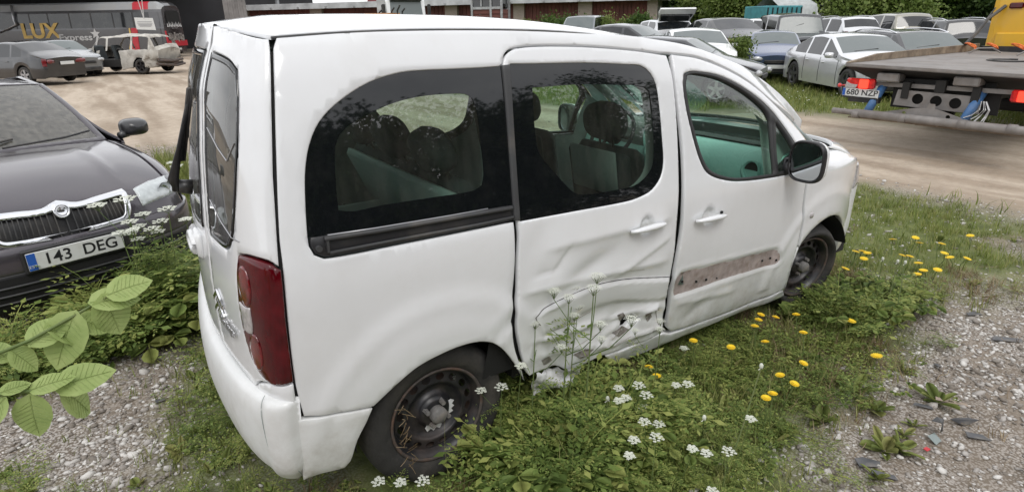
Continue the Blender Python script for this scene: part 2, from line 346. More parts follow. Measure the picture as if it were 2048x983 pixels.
def panel(name, surf, outline, mat_, parent, holes=(), step=.035, gap=.003, depth=.02, lift=0.0, smooth=True, rnd_=.004, disp=None, ctr=(2.0, 0, .8)):
    """sheet-metal panel: outline and holes in the surface's own coordinates, meshed, rounded and flanged at its edges"""
    loops = [offset(np.asarray(outline), gap)]+[offset(np.asarray(h), -gap)[::-1] for h in holes]
    pts = []; edges = []; lid = []; base = 0
    for L in loops:
        n = len(L); pts.append(L); edges += [(base+i, base+(i+1) % n) for i in range(n)]; base += n
    nb = base
    inner = [offset(loops[0], rnd_)]+[offset(l, -rnd_) for l in loops[1:]]
    if rnd_ > 0:
        for L in inner:
            ok = inside(loops[0], L)
            for h in loops[1:]: ok &= ~inside(h, L)
            pts.append(L[ok])
    lo = loops[0].min(0); hi = loops[0].max(0)
    gx, gy = np.meshgrid(np.arange(lo[0]+step/2, hi[0], step), np.arange(lo[1]+step/2, hi[1], step), indexing='ij'); gx = gx+(np.arange(gx.shape[1]) % 2)*step/2
    G = np.stack([gx.ravel(), gy.ravel()], 1); ok = inside(loops[0], G)
    for h in loops[1:]: ok &= ~inside(h, G)
    G = G[ok]
    if len(G):
        BD = np.concatenate([np.concatenate([l[::1] for l in loops])])
        dmin = np.full(len(G), 9.)
        for k in range(0, len(BD), 64): dmin = np.minimum(dmin, np.hypot(G[:, None, 0]-BD[None, k:k+64, 0], G[:, None, 1]-BD[None, k:k+64, 1]).min(1))
        G = G[dmin > max(step*.45, rnd_*1.6)]; pts.append(G)
    P = np.concatenate(pts)
    r = geometry.delaunay_2d_cdt([Vector(p) for p in P], edges, [], 0, 1e-6)
    V2 = np.array([tuple(v) for v in r[0]]); T = np.array([t for t in r[2] if len(t) == 3]); C = V2[T].mean(1); ok = inside(loops[0], C)
    for h in loops[1:]: ok &= ~inside(h, C)
    T = T[ok]; X = surf(V2[:, 0], V2[:, 1]); N = nrm(surf, V2[:, 0], V2[:, 1])
    ctr = np.array(ctr); s_ = 1 if np.mean(np.einsum('ij,ij->i', N, X-ctr)) > 0 else -1; N = N*s_
    X = X+N*lift
    if disp is not None: X = X+N*disp(V2[:, 0], V2[:, 1])[:, None]
    orig = r[3]; onb = np.array([any(i < nb for i in o) for o in orig])
    if rnd_ > 0: X[onb] -= N[onb]*rnd_*.6
    q = X[T]; fn = np.cross(q[:, 1]-q[:, 0], q[:, 2]-q[:, 0]); fl = np.einsum('ij,ij->i', fn, N[T[:, 0]]) < 0; T[fl] = T[fl][:, ::-1]
    F = [tuple(t) for t in T]
    if depth > 0:
        from collections import Counter
        E = Counter(); D = {}
        for t in F:
            for i in range(3):
                e = (t[i], t[(i+1) % 3]); E[frozenset(e)] += 1; D[frozenset(e)] = e
        be = [D[k] for k, c in E.items() if c == 1]; vid = {}; newv = []
        for e in be:
            for v in e:
                if v not in vid: vid[v] = len(X)+len(newv); newv.append(X[v]-N[v]*depth)
        X = np.concatenate([X, np.array(newv)]); F += [(a_, vid[a_], vid[b_], b_) for a_, b_ in [(e[1], e[0]) for e in be]]
        F = [f if len(f) == 3 else f[::-1] for f in F]
    return mesh(name, X, F, mat_, parent, smooth)

van = empty('white_van', label='white passenger van in the foreground with a crushed sliding door and bare steel wheels', cat='van')
Qm = BW.T@BV
mm = Matrix.Identity(4); off = POS-Qm@POS
for i in range(3):
    for j in range(3): mm[i][j] = Qm[i][j]
    mm[i][3] = off[i]
van.matrix_world = mm
sR = lambda a, b: side(a, b, -1)
sL = lambda a, b: side(a, b, 1)
def inv_side(px): return invert(sR, px, (.05, 4.3), (.15, 1.85))
# -- outlines picked on the van's flank
gut = [(552, 74), (700, 63), (850, 59), (1000, 59), (1100, 62), (1243, 69), (1300, 76), (1381, 91), (1454, 117), (1500, 140), (1560, 187), (1605, 240), (1643, 295)]
fd_top = [(1633, 302), (1600, 258), (1550, 206), (1500, 163), (1450, 134), (1395, 113), (1338, 106)]
sd_top = [(1320, 105), (1270, 99), (1200, 93), (1130, 90), (1060, 91), (1022, 97), (1009, 109), (1005, 128)]
qwin = [(1000, 133), (900, 139), (850, 141), (800, 146), (740, 165), (680, 203), (640, 244), (620, 290), (612, 340), (612, 400), (616, 470), (619, 492), (629, 509), (650, 517)]
body_px = gut+fd_top+sd_top+qwin+[(800, 489), (950, 459), (1028, 443), (1030, 460), (1030, 563), (1026, 644), (1030, 693), (1043, 734), (1050, 762),
  (1032, 731), (1008, 701), (987, 687), (959, 684), (924, 692), (889, 706), (837, 734), (795, 769), (748, 813), (700, 822), (650, 831), (607, 833),
  (590, 765), (575, 640), (563, 515), (558, 470), (553, 350), (549, 200), (546, 95)]
body_uv = inv_side(body_px)
def uvs(px, step=.02): return spline(inv_side(px), step=step)
body_ol = spline(body_uv, step=.02)
def qdisp(x, z):   # dents of the quarter panel just behind the sliding door
    d = np.zeros_like(x)
    for cx, cz, sx, sz, an, A in ((1.0, .72, .10, .02, .5, .006), (1.02, .66, .09, .012, .6, -.008), (1.0, .60, .07, .012, .7, .006), (1.07, .75, .03, .12, 0, -.012)):
        u_ = (x-cx)*math.cos(an)+(z-cz)*math.sin(an); v_ = -(x-cx)*math.sin(an)+(z-cz)*math.cos(an); d = d+A*np.exp(-(u_/sx)**2-(v_/sz)**2)
    return d
for sy, S_ in ((-1, sR), (1, sL)):
    panel('body_side', S_, body_ol, M_white, van, step=.03, gap=.002, disp=qdisp if sy < 0 else None)
qg = [(1001, 137), (900, 143), (850, 145), (800, 150), (743, 168), (683, 206), (644, 246), (624, 291), (616, 340), (616, 400), (619, 468), (700, 456), (850, 430), (1024, 404), (1018, 300), (1009, 200)]
qg_in = [(675, 424), (707, 426), (771, 413), (860, 399), (950, 384), (967, 372), (971, 350), (967, 300), (962, 250), (955, 210), (947, 191), (930, 184), (890, 184), (840, 189), (790, 201), (740, 222), (700, 244), (676, 268), (668, 290), (668, 350), (672, 400)]
qg = list(qwin)+[(800, 489-26), (1026, 409)]
qg = [q for q in qwin[:11]]+[(700, 460), (850, 434), (1027, 406), (1018, 300), (1009, 200)]
trk = [(620, 474), (700, 462), (850, 437), (1026, 409), (1029, 441), (950, 457), (800, 487), (650, 515), (631, 508), (621, 492)]
def window(sy, outer, inner, glass, S_, lift=-.006, inlift=-.004):
    o_ = uvs(outer); i_ = uvs(inner)
    fr = panel('window', S_, o_, M_frit, van, holes=[i_], step=.03, gap=-.006, depth=0, lift=lift, rnd_=.0)
    panel('pane', S_, offset(i_, -.01), glass, fr, step=.08, gap=0, depth=0, lift=inlift-.004, rnd_=0); return fr
for sy, S_ in ((-1, sR), (1, sL)):
    window(sy, qg, qg_in, M_glass, S_)
    b = panel('sliding_door_track', S_, uvs(trk), M_blk, van, step=.05, gap=.002, depth=.02, lift=-.004)
# rails along the track, right side
def on_side(px, lift=0.0):
    uv = inv_side(px); X = sR(uv[:, 0], uv[:, 1]); N = nrm(sR, uv[:, 0], uv[:, 1]); N = N*np.sign(-N[:, 1:2]); return X+N*lift
t_ = MB(); t_.tube(on_side([(648, 477), (750, 462), (900, 436), (1022, 415)], .004), .012, 8, sq=.8); t_.tube(on_side([(660, 505), (800, 478), (950, 450), (1026, 434)], .002), .006, 8)
t_.build('track_rail', M_blk2, van, True)
t_ = MB(); t_.tube(on_side([(655, 470), (750, 456), (900, 431), (975, 417)], .002), .0025, 6); t_.build('track_chrome_strip', M_silver, van, True)
t_ = MB(); p_ = on_side([(638, 497)])[0]; t_.cyl(p_+[0, .006, 0], p_-[0, .008, 0], .010, n=14); p_ = on_side([(655, 492)])[0]; t_.box(p_, (.008, .02, .04)); t_.build('track_end_stop', M_blk2, van)

# -- sliding door
sd = [(1333, 110), (1344, 145), (1350, 190), (1354, 240), (1357, 300), (1358, 400), (1354, 453), (1350, 506), (1342, 563), (1334, 603), (1327, 644), (1325, 664), (1290, 682), (1211, 711), (1203, 714), (1142, 742), (1110, 733), (1060, 753), (1053, 742), (1041, 685), (1036, 644), (1036, 583), (1037, 522), (1039, 473), (1036, 444), (1029, 400), (1020, 300), (1012, 200), (1006, 132), (1011, 111), (1024, 99), (1060, 93), (1130, 92), (1200, 95), (1270, 101)]
sdw = [(1021, 128), (1060, 128), (1173, 126), (1250, 129), (1284, 132), (1302, 146), (1313, 168), (1319, 205), (1325, 270), (1328, 324), (1322, 354), (1306, 378), (1290, 389), (1259, 401), (1138, 424), (1041, 442), (1037, 380), (1029, 260)]
sdw_in = [(1064, 172), (1163, 165), (1230, 166), (1290, 170), (1302, 180), (1307, 215), (1311, 311), (1306, 338), (1290, 360), (1270, 374), (1242, 381), (1173, 392), (1150, 388), (1130, 370), (1095, 331), (1078, 308), (1071, 276), (1066, 220)]
sd_uv = uvs(sd, .014); sdw_uv = uvs(sdw)
gx_ = lambda x, z, cx, cz, sx, sz, an, A: A*np.exp(-(((x-cx)*math.cos(an)+(z-cz)*math.sin(an))/sx)**2-((-(x-cx)*math.sin(an)+(z-cz)*math.cos(an))/sz)**2)
def ridge(x, z, p, q, w_, A, asym=2.5):    # a pressed fold from p to q, steeper on one side
    p = np.array(p); q = np.array(q); L = np.linalg.norm(q-p); d = (q-p)/L; u_ = (x-p[0])*d[0]+(z-p[1])*d[1]; v_ = -(x-p[0])*d[1]+(z-p[1])*d[0]
    f = sstep(-.02, .08, u_)*sstep(L+.02, L-.08, u_); return A*f*np.where(v_ > 0, np.exp(-np.abs(v_)/w_), np.exp(-np.abs(v_)/(w_/asym)))
mo_uv = uvs([(1075, 632), (1090, 618), (1130, 597), (1193, 573), (1260, 560), (1341, 555), (1335, 598), (1300, 604), (1240, 610), (1195, 622), (1160, 640), (1120, 660), (1090, 672), (1080, 655)])
def sdist(poly, X):
    d = np.full(len(X), 9.)
    for p, q in zip(poly, np.roll(poly, -1, 0)):
        e = q-p; t = np.clip(((X-p)@e)/(e@e+1e-12), 0, 1); d = np.minimum(d, np.hypot(*(X-p-t[:, None]*e).T))
    return np.where(inside(poly, X), d, -d)
def uvp(px): return inv_side([px])[0]
K = {k: uvp(p) for k, p in dict(f1a=(1090, 500), f1b=(1345, 435), f2a=(1040, 590), f2b=(1340, 520), hole=(1265, 643), l1a=(1090, 690), l1b=(1330, 610), l2a=(1150, 720), l2b=(1330, 650), c=(1180, 540), n1=(1060, 480), l3a=(1060, 640), l3b=(1140, 600)).items()}
from mathutils import noise as mnoise
def nz2(x, z, s, seed=0.):
    return np.array([mnoise.noise(Vector((float(a)*s, float(b)*s, seed))) for a, b in zip(np.ravel(x), np.ravel(z))]).reshape(np.shape(x))
def dish(x, z, p0, p1):
    c = (uvp(p0)+uvp(p1))/2; d = np.hypot(x-c[0], z-c[1]-.004); return -.019*sstep(.047, .036, d)+.0
def sddisp(x, z):
    low = sstep(1.0, .75, z); d = np.zeros_like(x)
    d = d+dish(x, z, (1258, 461), (1326, 443))
    d = d-.038*np.exp(-((x-1.55)/.38)**2-((z-.50)/.20)**2)             # the whole lower door is pushed in
    d = d+gx_(x, z, K['c'][0], K['c'][1], .16, .05, .35, -.016)+gx_(x, z, K['n1'][0]+.05, K['n1'][1], .10, .06, .9, -.007)
    d = d+ridge(x, z, K['f1a'], K['f1b'], .055, .012)+ridge(x, z, K['f2a'], K['f2b'], .04, .011)
    d = d+ridge(x, z, K['l1a'], K['l1b'], .030, .016)+ridge(x, z, K['l2a'], K['l2b'], .026, .014)+ridge(x, z, K['l3a'], K['l3b'], .02, .010)
    d = d+gx_(x, z, K['hole'][0], K['hole'][1], .05, .035, 0, -.020)+gx_(x, z, K['hole'][0]+.10, K['hole'][1]+.02, .05, .018, .5, .012)+gx_(x, z, K['hole'][0]-.12, K['hole'][1]-.02, .06, .018, .4, .013)
    for a_, b_, w_, A_ in (((1062, 690), (1200, 655), .016, .010), ((1080, 715), (1240, 690), .014, .010), ((1130, 735), (1160, 660), .014, -.009), ((1200, 700), (1255, 655), .012, .009), ((1215, 650), (1250, 625), .012, -.008), ((1290, 640), (1325, 600), .014, .010), ((1270, 670), (1330, 650), .012, .008), ((1060, 560), (1120, 540), .03, -.006), ((1225, 560), (1345, 470), .05, .007), ((1150, 480), (1100, 560), .04, -.006), ((1300, 655), (1312, 690), .010, -.008), ((1062, 720), (1082, 668), .012, .008)):
        d = d+ridge(x, z, uvp(a_), uvp(b_), w_*.85, A_*1.45, 4.5)
    d = d+low*sstep(.60, .40, z)*(.0065*(1-2*np.abs(nz2(x, z*1.5, 6.)))+.0015*nz2(x, z, 20., 3.))+low*.004*nz2(x, z, 4., 7.)
    d = d+.012*sstep(.0, .012, sdist(mo_uv, np.stack([x, z], 1)))*1.0
    return d
hole = spline(np.array([K['hole']+np.array(q)*[.062, .036] for q in ((-1, -.8), (-.95, .6), (-.5, .9), (-.35, .45), (.0, .75), (.5, .4), (.75, .1), (1.1, .05), (.85, -.5), (.3, -.45), (-.3, -.95))]), step=.01, ang=10)
for sy, S_ in ((-1, sR), (1, sL)):
    dr = panel('sliding_door', S_, sd_uv, M_white, van, holes=[sdw_uv]+([hole] if sy < 0 else []), step=.013 if sy < 0 else .04, gap=.002, disp=sddisp if sy < 0 else None)
    if sy < 0: tag(dr, 'crushed sliding door with creases and a torn hole near the bottom')
    fr = panel('window', S_, sdw_uv, M_frit, dr, holes=[uvs(sdw_in)], step=.03, gap=-.006, depth=0, lift=-.006, rnd_=0)
    panel('pane', S_, offset(uvs(sdw_in), -.01), M_glass, fr, step=.08, gap=0, depth=0, lift=-.01, rnd_=0)
    if sy < 0: sdoor = dr
strip = [(1004, 131), (1019, 129), (1028, 260), (1036, 380), (1040, 441), (1029, 441), (1021, 330), (1011, 200)]
panel('door_edge_seal', sR, uvs(strip), M_blk2, van, step=.05, gap=0, depth=.02, lift=.004)
hb = inv_side([(1265, 643)])[0]
ig = panel('door_inner_sheet', sR, spline(np.array([[1.25, .33], [2.0, .33], [2.0, .95], [1.25, .95]]), step=.05), M_primer, sdoor, step=.04, gap=0, depth=0, lift=-.15, rnd_=0)

# moulding edge line and scrapes on the sliding door
def on_door(px, lift, surf=None, dd=None):
    uv = inv_side(px); uv = spline(uv, closed=False, step=.012, ang=80); X = sR(uv[:, 0], uv[:, 1]); N = nrm(sR, uv[:, 0], uv[:, 1]); N = N*np.sign(-N[:, 1:2]); return X+N*((dd or sddisp)(uv[:, 0], uv[:, 1])+lift)[:, None]
t_ = MB(); t_.tube(on_door([(1082, 650), (1074, 636), (1088, 618), (1130, 597), (1193, 572), (1260, 559), (1341, 554)], .0016), .0020, 5); t_.build('moulding_edge', M_blk2, sdoor, True)
M_scr = mat('grey_scrape', (.30, .28, .26), .8)
for px_, r_ in (([(1262, 541), (1290, 539)], .0012), ([(1150, 700), (1185, 682), (1210, 668)], .0016), ([(1110, 690), (1130, 678)], .0014), ([(1215, 700), (1240, 685), (1262, 672)], .002), ([(1300, 668), (1318, 655)], .0018), ([(1140, 655), (1165, 640)], .0014), ([(1095, 668), (1140, 655), (1190, 630)], .0016), ([(1312, 615), (1316, 648)], .0022), ([(1243, 662), (1225, 680)], .002)):
    t_ = MB(); t_.tube(on_door(px_, .0006), r_, 4); t_.build('scrape', M_scr, sdoor)
for x0_, x1_ in ((.93, 1.27), (1.88, 2.26)):
    for S_ in (sR, sL): panel('door_pillar', S_, spline(np.array([(x0_, .40), (x1_, .40), (x1_-(.06 if x0_ > 1.5 else 0), 1.0), (x1_-.15, 1.66), (x0_+.03, 1.70), (x0_+.07, 1.0)]), step=.06), M_gap, van, step=.08, gap=0, depth=0, lift=-.045, rnd_=0)
M_bare = mat('bare_scraped_metal', (.33, .31, .30), .5, metal=.5, var=.35, vs_=40, dirt=(.16, .09, .06), dirt_s=30, dirt_a=.7)
for px_ in ([(1228, 668), (1250, 655), (1262, 661), (1240, 676)], [(1150, 712), (1176, 698), (1190, 700), (1162, 718)], [(1290, 628), (1300, 620), (1306, 634), (1296, 644)], [(1240, 634), (1252, 628), (1256, 636), (1246, 646)], [(1085, 722), (1102, 712), (1108, 722), (1090, 732)]):
    panel('scraped_patch', sR, spline(inv_side(px_), step=.01, ang=10), M_bare, sdoor, step=.012, gap=0, depth=0, lift=.0012, rnd_=0, disp=sddisp)
# -- front door
fdo = [(1343, 108), (1349, 145), (1355, 190), (1361, 240), (1364, 265), (1368, 315), (1369, 400), (1365, 461), (1355, 522), (1349, 563), (1341, 624), (1336, 655), (1344, 665), (1400, 645), (1480, 615), (1520, 598), (1567, 579), (1581, 535), (1593, 501), (1603, 452), (1612, 367), (1619, 340), (1631, 305), (1600, 262), (1550, 209), (1500, 166), (1450, 137), (1395, 116)]
fdw = [(1369, 148), (1380, 143), (1396, 143), (1440, 151), (1490, 176), (1540, 216), (1580, 268), (1600, 300), (1600, 322), (1590, 342), (1560, 352), (1480, 362), (1440, 357), (1414, 344), (1400, 318), (1385, 268), (1373, 215), (1367, 170)]
fdg = [(1375, 152), (1385, 148), (1397, 148), (1438, 157), (1486, 182), (1530, 219), (1541, 240), (1545, 290), (1550, 347), (1480, 355), (1443, 350), (1420, 338), (1406, 314), (1391, 265), (1379, 213), (1373, 172)]
fdq = [(1552, 244), (1575, 274), (1591, 303), (1588, 318), (1584, 335), (1558, 345), (1554, 300)]
rec = [(1350, 594), (1353, 560), (1362, 545), (1380, 540), (1470, 518), (1540, 500), (1556, 498), (1562, 508), (1562, 522), (1550, 530), (1470, 553), (1400, 577), (1360, 591)]
mo2 = uvs(rec)
def fddisp(x, z):
    X = np.stack([x, z], 1); sd_ = sdist(mo2, X)
    d = dish(x, z, (1388, 440), (1447, 427))-.007*sstep(-.004, .006, sd_)+.004*np.exp(-((sd_+.014)/.008)**2)
    a, b = uvp((1350, 610)), uvp((1470, 580))
    d = d+ridge(x, z, a, b, .03, .010)+gx_(x, z, uvp((1395, 618))[0], uvp((1395, 618))[1], .12, .05, .3, -.012)
    d = d+sstep(2.3, 2.05, x)*sstep(.75, .45, z)*(-.010+.006*nz2(x, z, 12., 5.))
    return d
fdo_uv = uvs(fdo, .014)
for sy, S_ in ((-1, sR), (1, sL)):
    fd = panel('front_door', S_, fdo_uv, M_white, van, holes=[uvs(fdw)], step=.016 if sy < 0 else .04, gap=.002, disp=fddisp if sy < 0 else None)
    fr = panel('window_seal', S_, uvs(fdw), M_rub, fd, holes=[uvs(fdg), uvs(fdq)], step=.04, gap=.001, depth=.02, lift=-.002, rnd_=0)
    panel('pane', S_, offset(uvs(fdg), -.008), M_glassc, fr, step=.08, gap=0, depth=0, lift=-.014, rnd_=0)
    panel('quarter_pane', S_, offset(uvs(fdq), -.008), M_glassc, fr, step=.08, gap=0, depth=0, lift=-.010, rnd_=0)
    if sy < 0: fdoor = fd
tag(panel('moulding_recess', sR, offset(mo2, .004), M_primer, fdoor, step=.02, gap=0, depth=0, lift=.0015, rnd_=0, disp=lambda x, z: fddisp(x, z)+.001*nz2(x, z, 30.)), 'bare primer strip where the side moulding is missing')
t_ = MB()
for p in ((1365, 563), (1393, 563), (1413, 559), (1434, 556), (1525, 521), (1541, 516), (1553, 520)):
    q = on_side([p])[0]; t_ = MB(); t_.cyl(q+[0, .004, 0], q-[0, .0015, 0], .0065 if p[0] % 2 else .004, n=10); t_.build('fixing_hole', M_gap, fdoor)

# -- door handles
def handle(px0, px1, parent):
    A, B_ = on_side([px0, px1], .0); L = np.linalg.norm(B_-A); d = (B_-A)/L; N = np.array([0, -1, 0.06]); path = []
    for k in range(13):
        t = k/12; s_ = math.sin(math.pi*t)**.5 if 0 < t < 1 else 0; path.append(A+d*L*t+N*(.012+.026*s_)+np.array([0, 0, -.004+.006*math.sin(math.pi*t)]))
    m_ = MB(); rr = [.010+.009*min(1, 3*min(k/12, 1-k/12)) for k in range(13)]; m_.tube(path, rr, 12, sq=.75); h = m_.build('door_handle', M_white, parent, True)
    m_ = MB(); m_.bbox(B_+[-.022, -.004, .012], (.016, .012, .014), .003); m_.build('lock', M_gap, h)
handle((1258, 461), (1326, 443), sdoor); handle((1388, 440), (1447, 427), fdoor)
# -- sill and front fender
sill = [(1213, 714), (1250, 700), (1326, 668), (1344, 668), (1400, 648), (1480, 618), (1568, 581), (1570, 592), (1480, 636), (1400, 668), (1330, 696), (1260, 723), (1225, 731)]
tag(panel('sill', sR, uvs(sill), M_white, van, step=.02, gap=.001, depth=.03, lift=-.004, disp=lambda x, z: .006*nz2(x, z*2, 8., 2.)*sstep(2.3, 1.7, x)), 'bent white sill ending in a torn rear edge')
panel('sill', sL, uvs(sill), M_white, van, step=.04, gap=.001, depth=.03, lift=-.004)
zt = lambda x: float(np.interp(x, [3.4, 3.5, 3.7, 3.9, 4.1], [1.12, 1.085, 1.035, .965, .88]))
dl = inv_side([(1569, 580), (1583, 536), (1596, 501), (1606, 452), (1615, 367), (1622, 340), (1634, 306)])
arcf = [(FA[0]+.375*math.cos(a), FA[1]+.02+.355*math.sin(a)) for a in np.linspace(math.radians(8), math.radians(176), 15)]
fen = [tuple(p) for p in dl]+[(3.52, 1.085), (3.7, 1.04), (3.9, .965), (3.98, .92), (3.97, .70), (3.93, .45), (3.88, .30)]+arcf+[(3.06, .27)]
FEN = spline(np.array(fen), step=.02)
fe_r = None
for S_ in (sR, sL):
    f_ = panel('front_fender', S_, FEN, M_white, van, step=.03, gap=.002, depth=.03)
    if fe_r is None: fe_r = f_
t_ = MB(); p_ = on_side([(1623, 430)])[0]; a_ = np.array([1, .0, 0]); t_.lathe([(.019, 0), (.017, .006), (.0, .009)], p_, (0, -1, 0), 20); o_ = t_.build('side_repeater', M_clear, fe_r, True)

# -- roof with windscreen (one profile), gutter channel
crown = lambda x: np.interp(x, [.2, .5, 2.4, 3.4], [.030, .055, .055, .03])
def roofs(x, v):
    x = np.asarray(x, float); v = np.asarray(v, float); e = side(x, topz(x)-.004, 1); W = e[..., 1]-.012
    rear_ = .085*sstep(-.3, .95, v)*(1-sstep(.25, 1.0, x)) if np.ndim(v) or True else 0
    z = topz(x)+.002+crown(x)*(1-np.abs(v)**2.2)*(1)
    xx = x+.30*(1-v*v)*sstep(2.2, 3.4, x)-(.088*(1-np.abs(v)**3.2))*(1-sstep(.3, .9, x))+rear_
    return np.stack([xx, v*W, z], -1)
rect = lambda x0, x1, v0, v1: spline(np.array([[x0, v0], [x1, v0], [x1, v1], [x0, v1]]), step=.04)
panel('roof', roofs, rect(.298, 2.52, -1, 1), M_white, van, step=.05, gap=.0, depth=.012)
wso = spline(np.array([[2.60, -.90], [2.58, 0], [2.60, .90], [3.44, .975], [3.47, 0], [3.44, -.975]]), step=.04, ang=30); wsi = offset(wso, .03)
wf = panel('windscreen_frame', roofs, wso, M_frit, van, holes=[wsi], step=.06, gap=0, depth=.01, rnd_=0)
panel('windscreen', roofs, offset(wsi, -.01), M_ws, van, step=.08, gap=0, depth=0, lift=-.006, rnd_=0)
panel('a_pillars', roofs, rect(2.52, 3.5, -1.0, 1.0), M_white, van, holes=[offset(wso, -.004)], step=.04, gap=0, depth=.01)
gl_ = [side(np.array([x]), np.array([topz(x)-.003]), -1)[0] for x in np.linspace(.30, 2.6, 40)]
for s_ in (1, -1):
    t_ = MB(); t_.tube([np.array([p[0], p[1]*s_*1., p[2]])+np.array([0, s_*.004, -.004]) for p in gl_], .0055, 6); t_.build('roof_gutter', M_blk2, van, True)
# -- rear end: rounded surface shared by the twin rear doors, tail lamps and lower corner
def rearp(a, h, ex=0.0, D0=.13, Wd=0.0):
    a = np.asarray(a, float); h = np.asarray(h, float); tt = sstep(1.58, 1.80, h)
    sx = np.interp(h, [.2, .54, .7, .93, 1.13, 1.38, 1.59, 1.74, 1.82], [.178, .178, .176, .180, .194, .225, .262, .291, .30])
    D = D0-.05*tt; xs = sx-D; W = side(np.maximum(sx, .1), np.minimum(h, 1.775), 1)[..., 1]+Wd
    th = a*math.pi/2; q = 2/2.6; s_ = np.sign(np.sin(th))*np.abs(np.sin(th))**q; c_ = np.abs(np.cos(th))**q
    # s_ near 1 at the flank, c_ 1 in the middle
    y = W*s_; x = xs+D*(1-c_)-.012*(1-s_*s_)-ex
    z = h+.05*(1-s_*s_)*tt; x = x+.085*sstep(-.3, .95, y/.88)
    return np.stack([x, y, z], -1)
rp = lambda a, h: rearp(a, h)
def irear(px, S=rp, ar=(-1., .3), br=(.2, 1.80)): return invert(S, px, ar, br)
mir = lambda P: [[-p[0], p[1]] for p in P[::-1]]
# -- twin rear doors
sp = lambda P, s=.025: spline(np.array(P, float), step=s)
TLb = [(-.585, 1.118), (-.546, 1.057), (-.532, .95), (-.542, .842), (-.572, .774), (-.634, .717), (-.749, .688)]
rw = [(-.265, 1.70), (-.481, 1.69), (-.600, 1.668), (-.650, 1.60), (-.632, 1.443), (-.570, 1.252), (-.515, 1.15), (-.46, 1.112), (-.36, 1.106), (-.265, 1.106)]
lw = [(-.180, 1.106)]+mir(rw)[1:-1]+[(-.180, 1.70)]
rdo = [(-.222, 1.77), (-.222, .655), (-.40, .648), (-.56, .625), (-.60, .66), (-.70, .682)]+TLb[::-1]+[(-.70, 1.128), (-.90, 1.122), (-.990, 1.10), (-.992, 1.40), (-.992, 1.768)]
ldo = [(-.222, .655), (-.222, 1.77), (.992, 1.768), (.992, 1.12)]+mir(TLb)+[(.60, .66), (.56, .625), (.40, .648)]
ldo = ldo[:4]+[(.90, 1.122), (.70, 1.128)]+[(-p[0], p[1]) for p in TLb]+[(.70, .682), (.60, .66), (.56, .625), (.40, .648)]
ddis = lambda a, h: .004*np.exp(-((np.abs(a)-.44)/.03)**2)*sstep(.7, .8, h)*sstep(1.1, 1.0, h)
for o_, w_, a_ in ((rdo, rw, 'right'), (ldo, lw, 'left')):
    d_ = panel('rear_door', rp, sp(o_), M_white, van, holes=[sp(w_)], step=.03, gap=.003)
    f_ = panel('window', rp, sp(w_), M_frit, d_, holes=[offset(sp(w_), .018)], step=.03, gap=.002, depth=.01, lift=.002, rnd_=0)
    panel('pane', rp, offset(sp(w_), .014), M_glassr, f_, step=.06, gap=0, depth=0, lift=.0, rnd_=0)
    if a_ == 'right':
        rdoor = d_; rwin = f_
        for k, zz in enumerate((1.18, 1.42)):      # pale heater leads and a round sticker on the glass
            t_ = MB(); P_ = rp(np.array([-.30, -.42, -.52, -.60]), np.array([zz+.06, zz+.01, zz-.02, zz-.02+.06*k])); t_.tube(P_-[.002, 0, 0], .0018, 5); t_.build('heater_lead', M_silver, f_)
    else: ldoor = d_
P_ = rp(np.full(20, -.222), np.linspace(.66, 1.77, 20)); t_ = MB(); t_.tube(P_+[.008, 0, 0], .006, 6); t_.build('door_split_seal', M_gap, van)
sq = lambda pts: sp(pts, .02)
P_ = on_side([(547, 100), (551, 200), (554, 350), (559, 470), (565, 515), (577, 640), (592, 765), (606, 828)], -.022); t_ = MB(); t_.tube(P_, .013, 6); t_.build('seam_seal', M_gap, van); t_ = MB(); t_.tube(P_*[1, -1, 1], .013, 6); t_.build('seam_seal', M_gap, van)
# badge and script on the right-hand rear door
def chev(c, s):
    return [(c[0]-s, c[1]-.5*s), (c[0], c[1]+.35*s), (c[0]+s, c[1]-.5*s), (c[0]+s, c[1]-.1*s), (c[0], c[1]+.80*s), (c[0]-s, c[1]-.1*s)]
bd = rdoor
for k in (0, .045): panel('badge_chevron', rp, spline(np.array(chev((-.28, .872-k), .050)), step=.01, ang=5), M_chrome, bd, step=.02, gap=0, depth=.006, lift=.008, rnd_=.002)
c_ = rp(np.array([-.36]), np.array([.80]))[0]; c2 = rp(np.array([-.30]), np.array([.80]))[0]; ax = c2-c_; ax = -ax/np.linalg.norm(ax)
n_ = np.cross(ax, [0, 0, 1]); text_mesh('badge_lettering', 'Berlingo', .050, M_silver, bd, mat4(c_+np.array([-.008, 0, 0]), ax, (0, 0, 1)), depth=.002, font_shear=.3, bold=.001)
# third brake lamp and left-door handle
P_ = invert(rp, [(399, 88), (409, 90), (413, 103), (401, 99)], (-.2, .9), (1.6, 1.8)); cc = P_.mean(0)
panel('brake_lamp', rp, sp([(cc[0]-.10, 1.735), (cc[0]+.10, 1.735), (cc[0]+.10, 1.712), (cc[0]-.10, 1.712)], .02), M_clear, ldoor, step=.03, gap=0, depth=.004, lift=.004, rnd_=.001)
h0 = rp(np.array([-.09]), np.array([1.02]))[0]; t_ = MB(); ang = np.linspace(0, 2*math.pi, 20)
t_.tube([h0+[-.022-.0*math.cos(q), .062*math.cos(q), .035*math.sin(q)] for q in ang], .014, 8, cap=False); t_.bbox(h0+[-.005, 0, 0], (.03, .17, .10), .012); t_.build('rear_handle', M_white, ldoor, True)
t_ = MB(); t_.bbox(h0+[-.021, 0, .004], (.006, .07, .03), .002); t_.build('handle_recess', M_gap, ldoor)
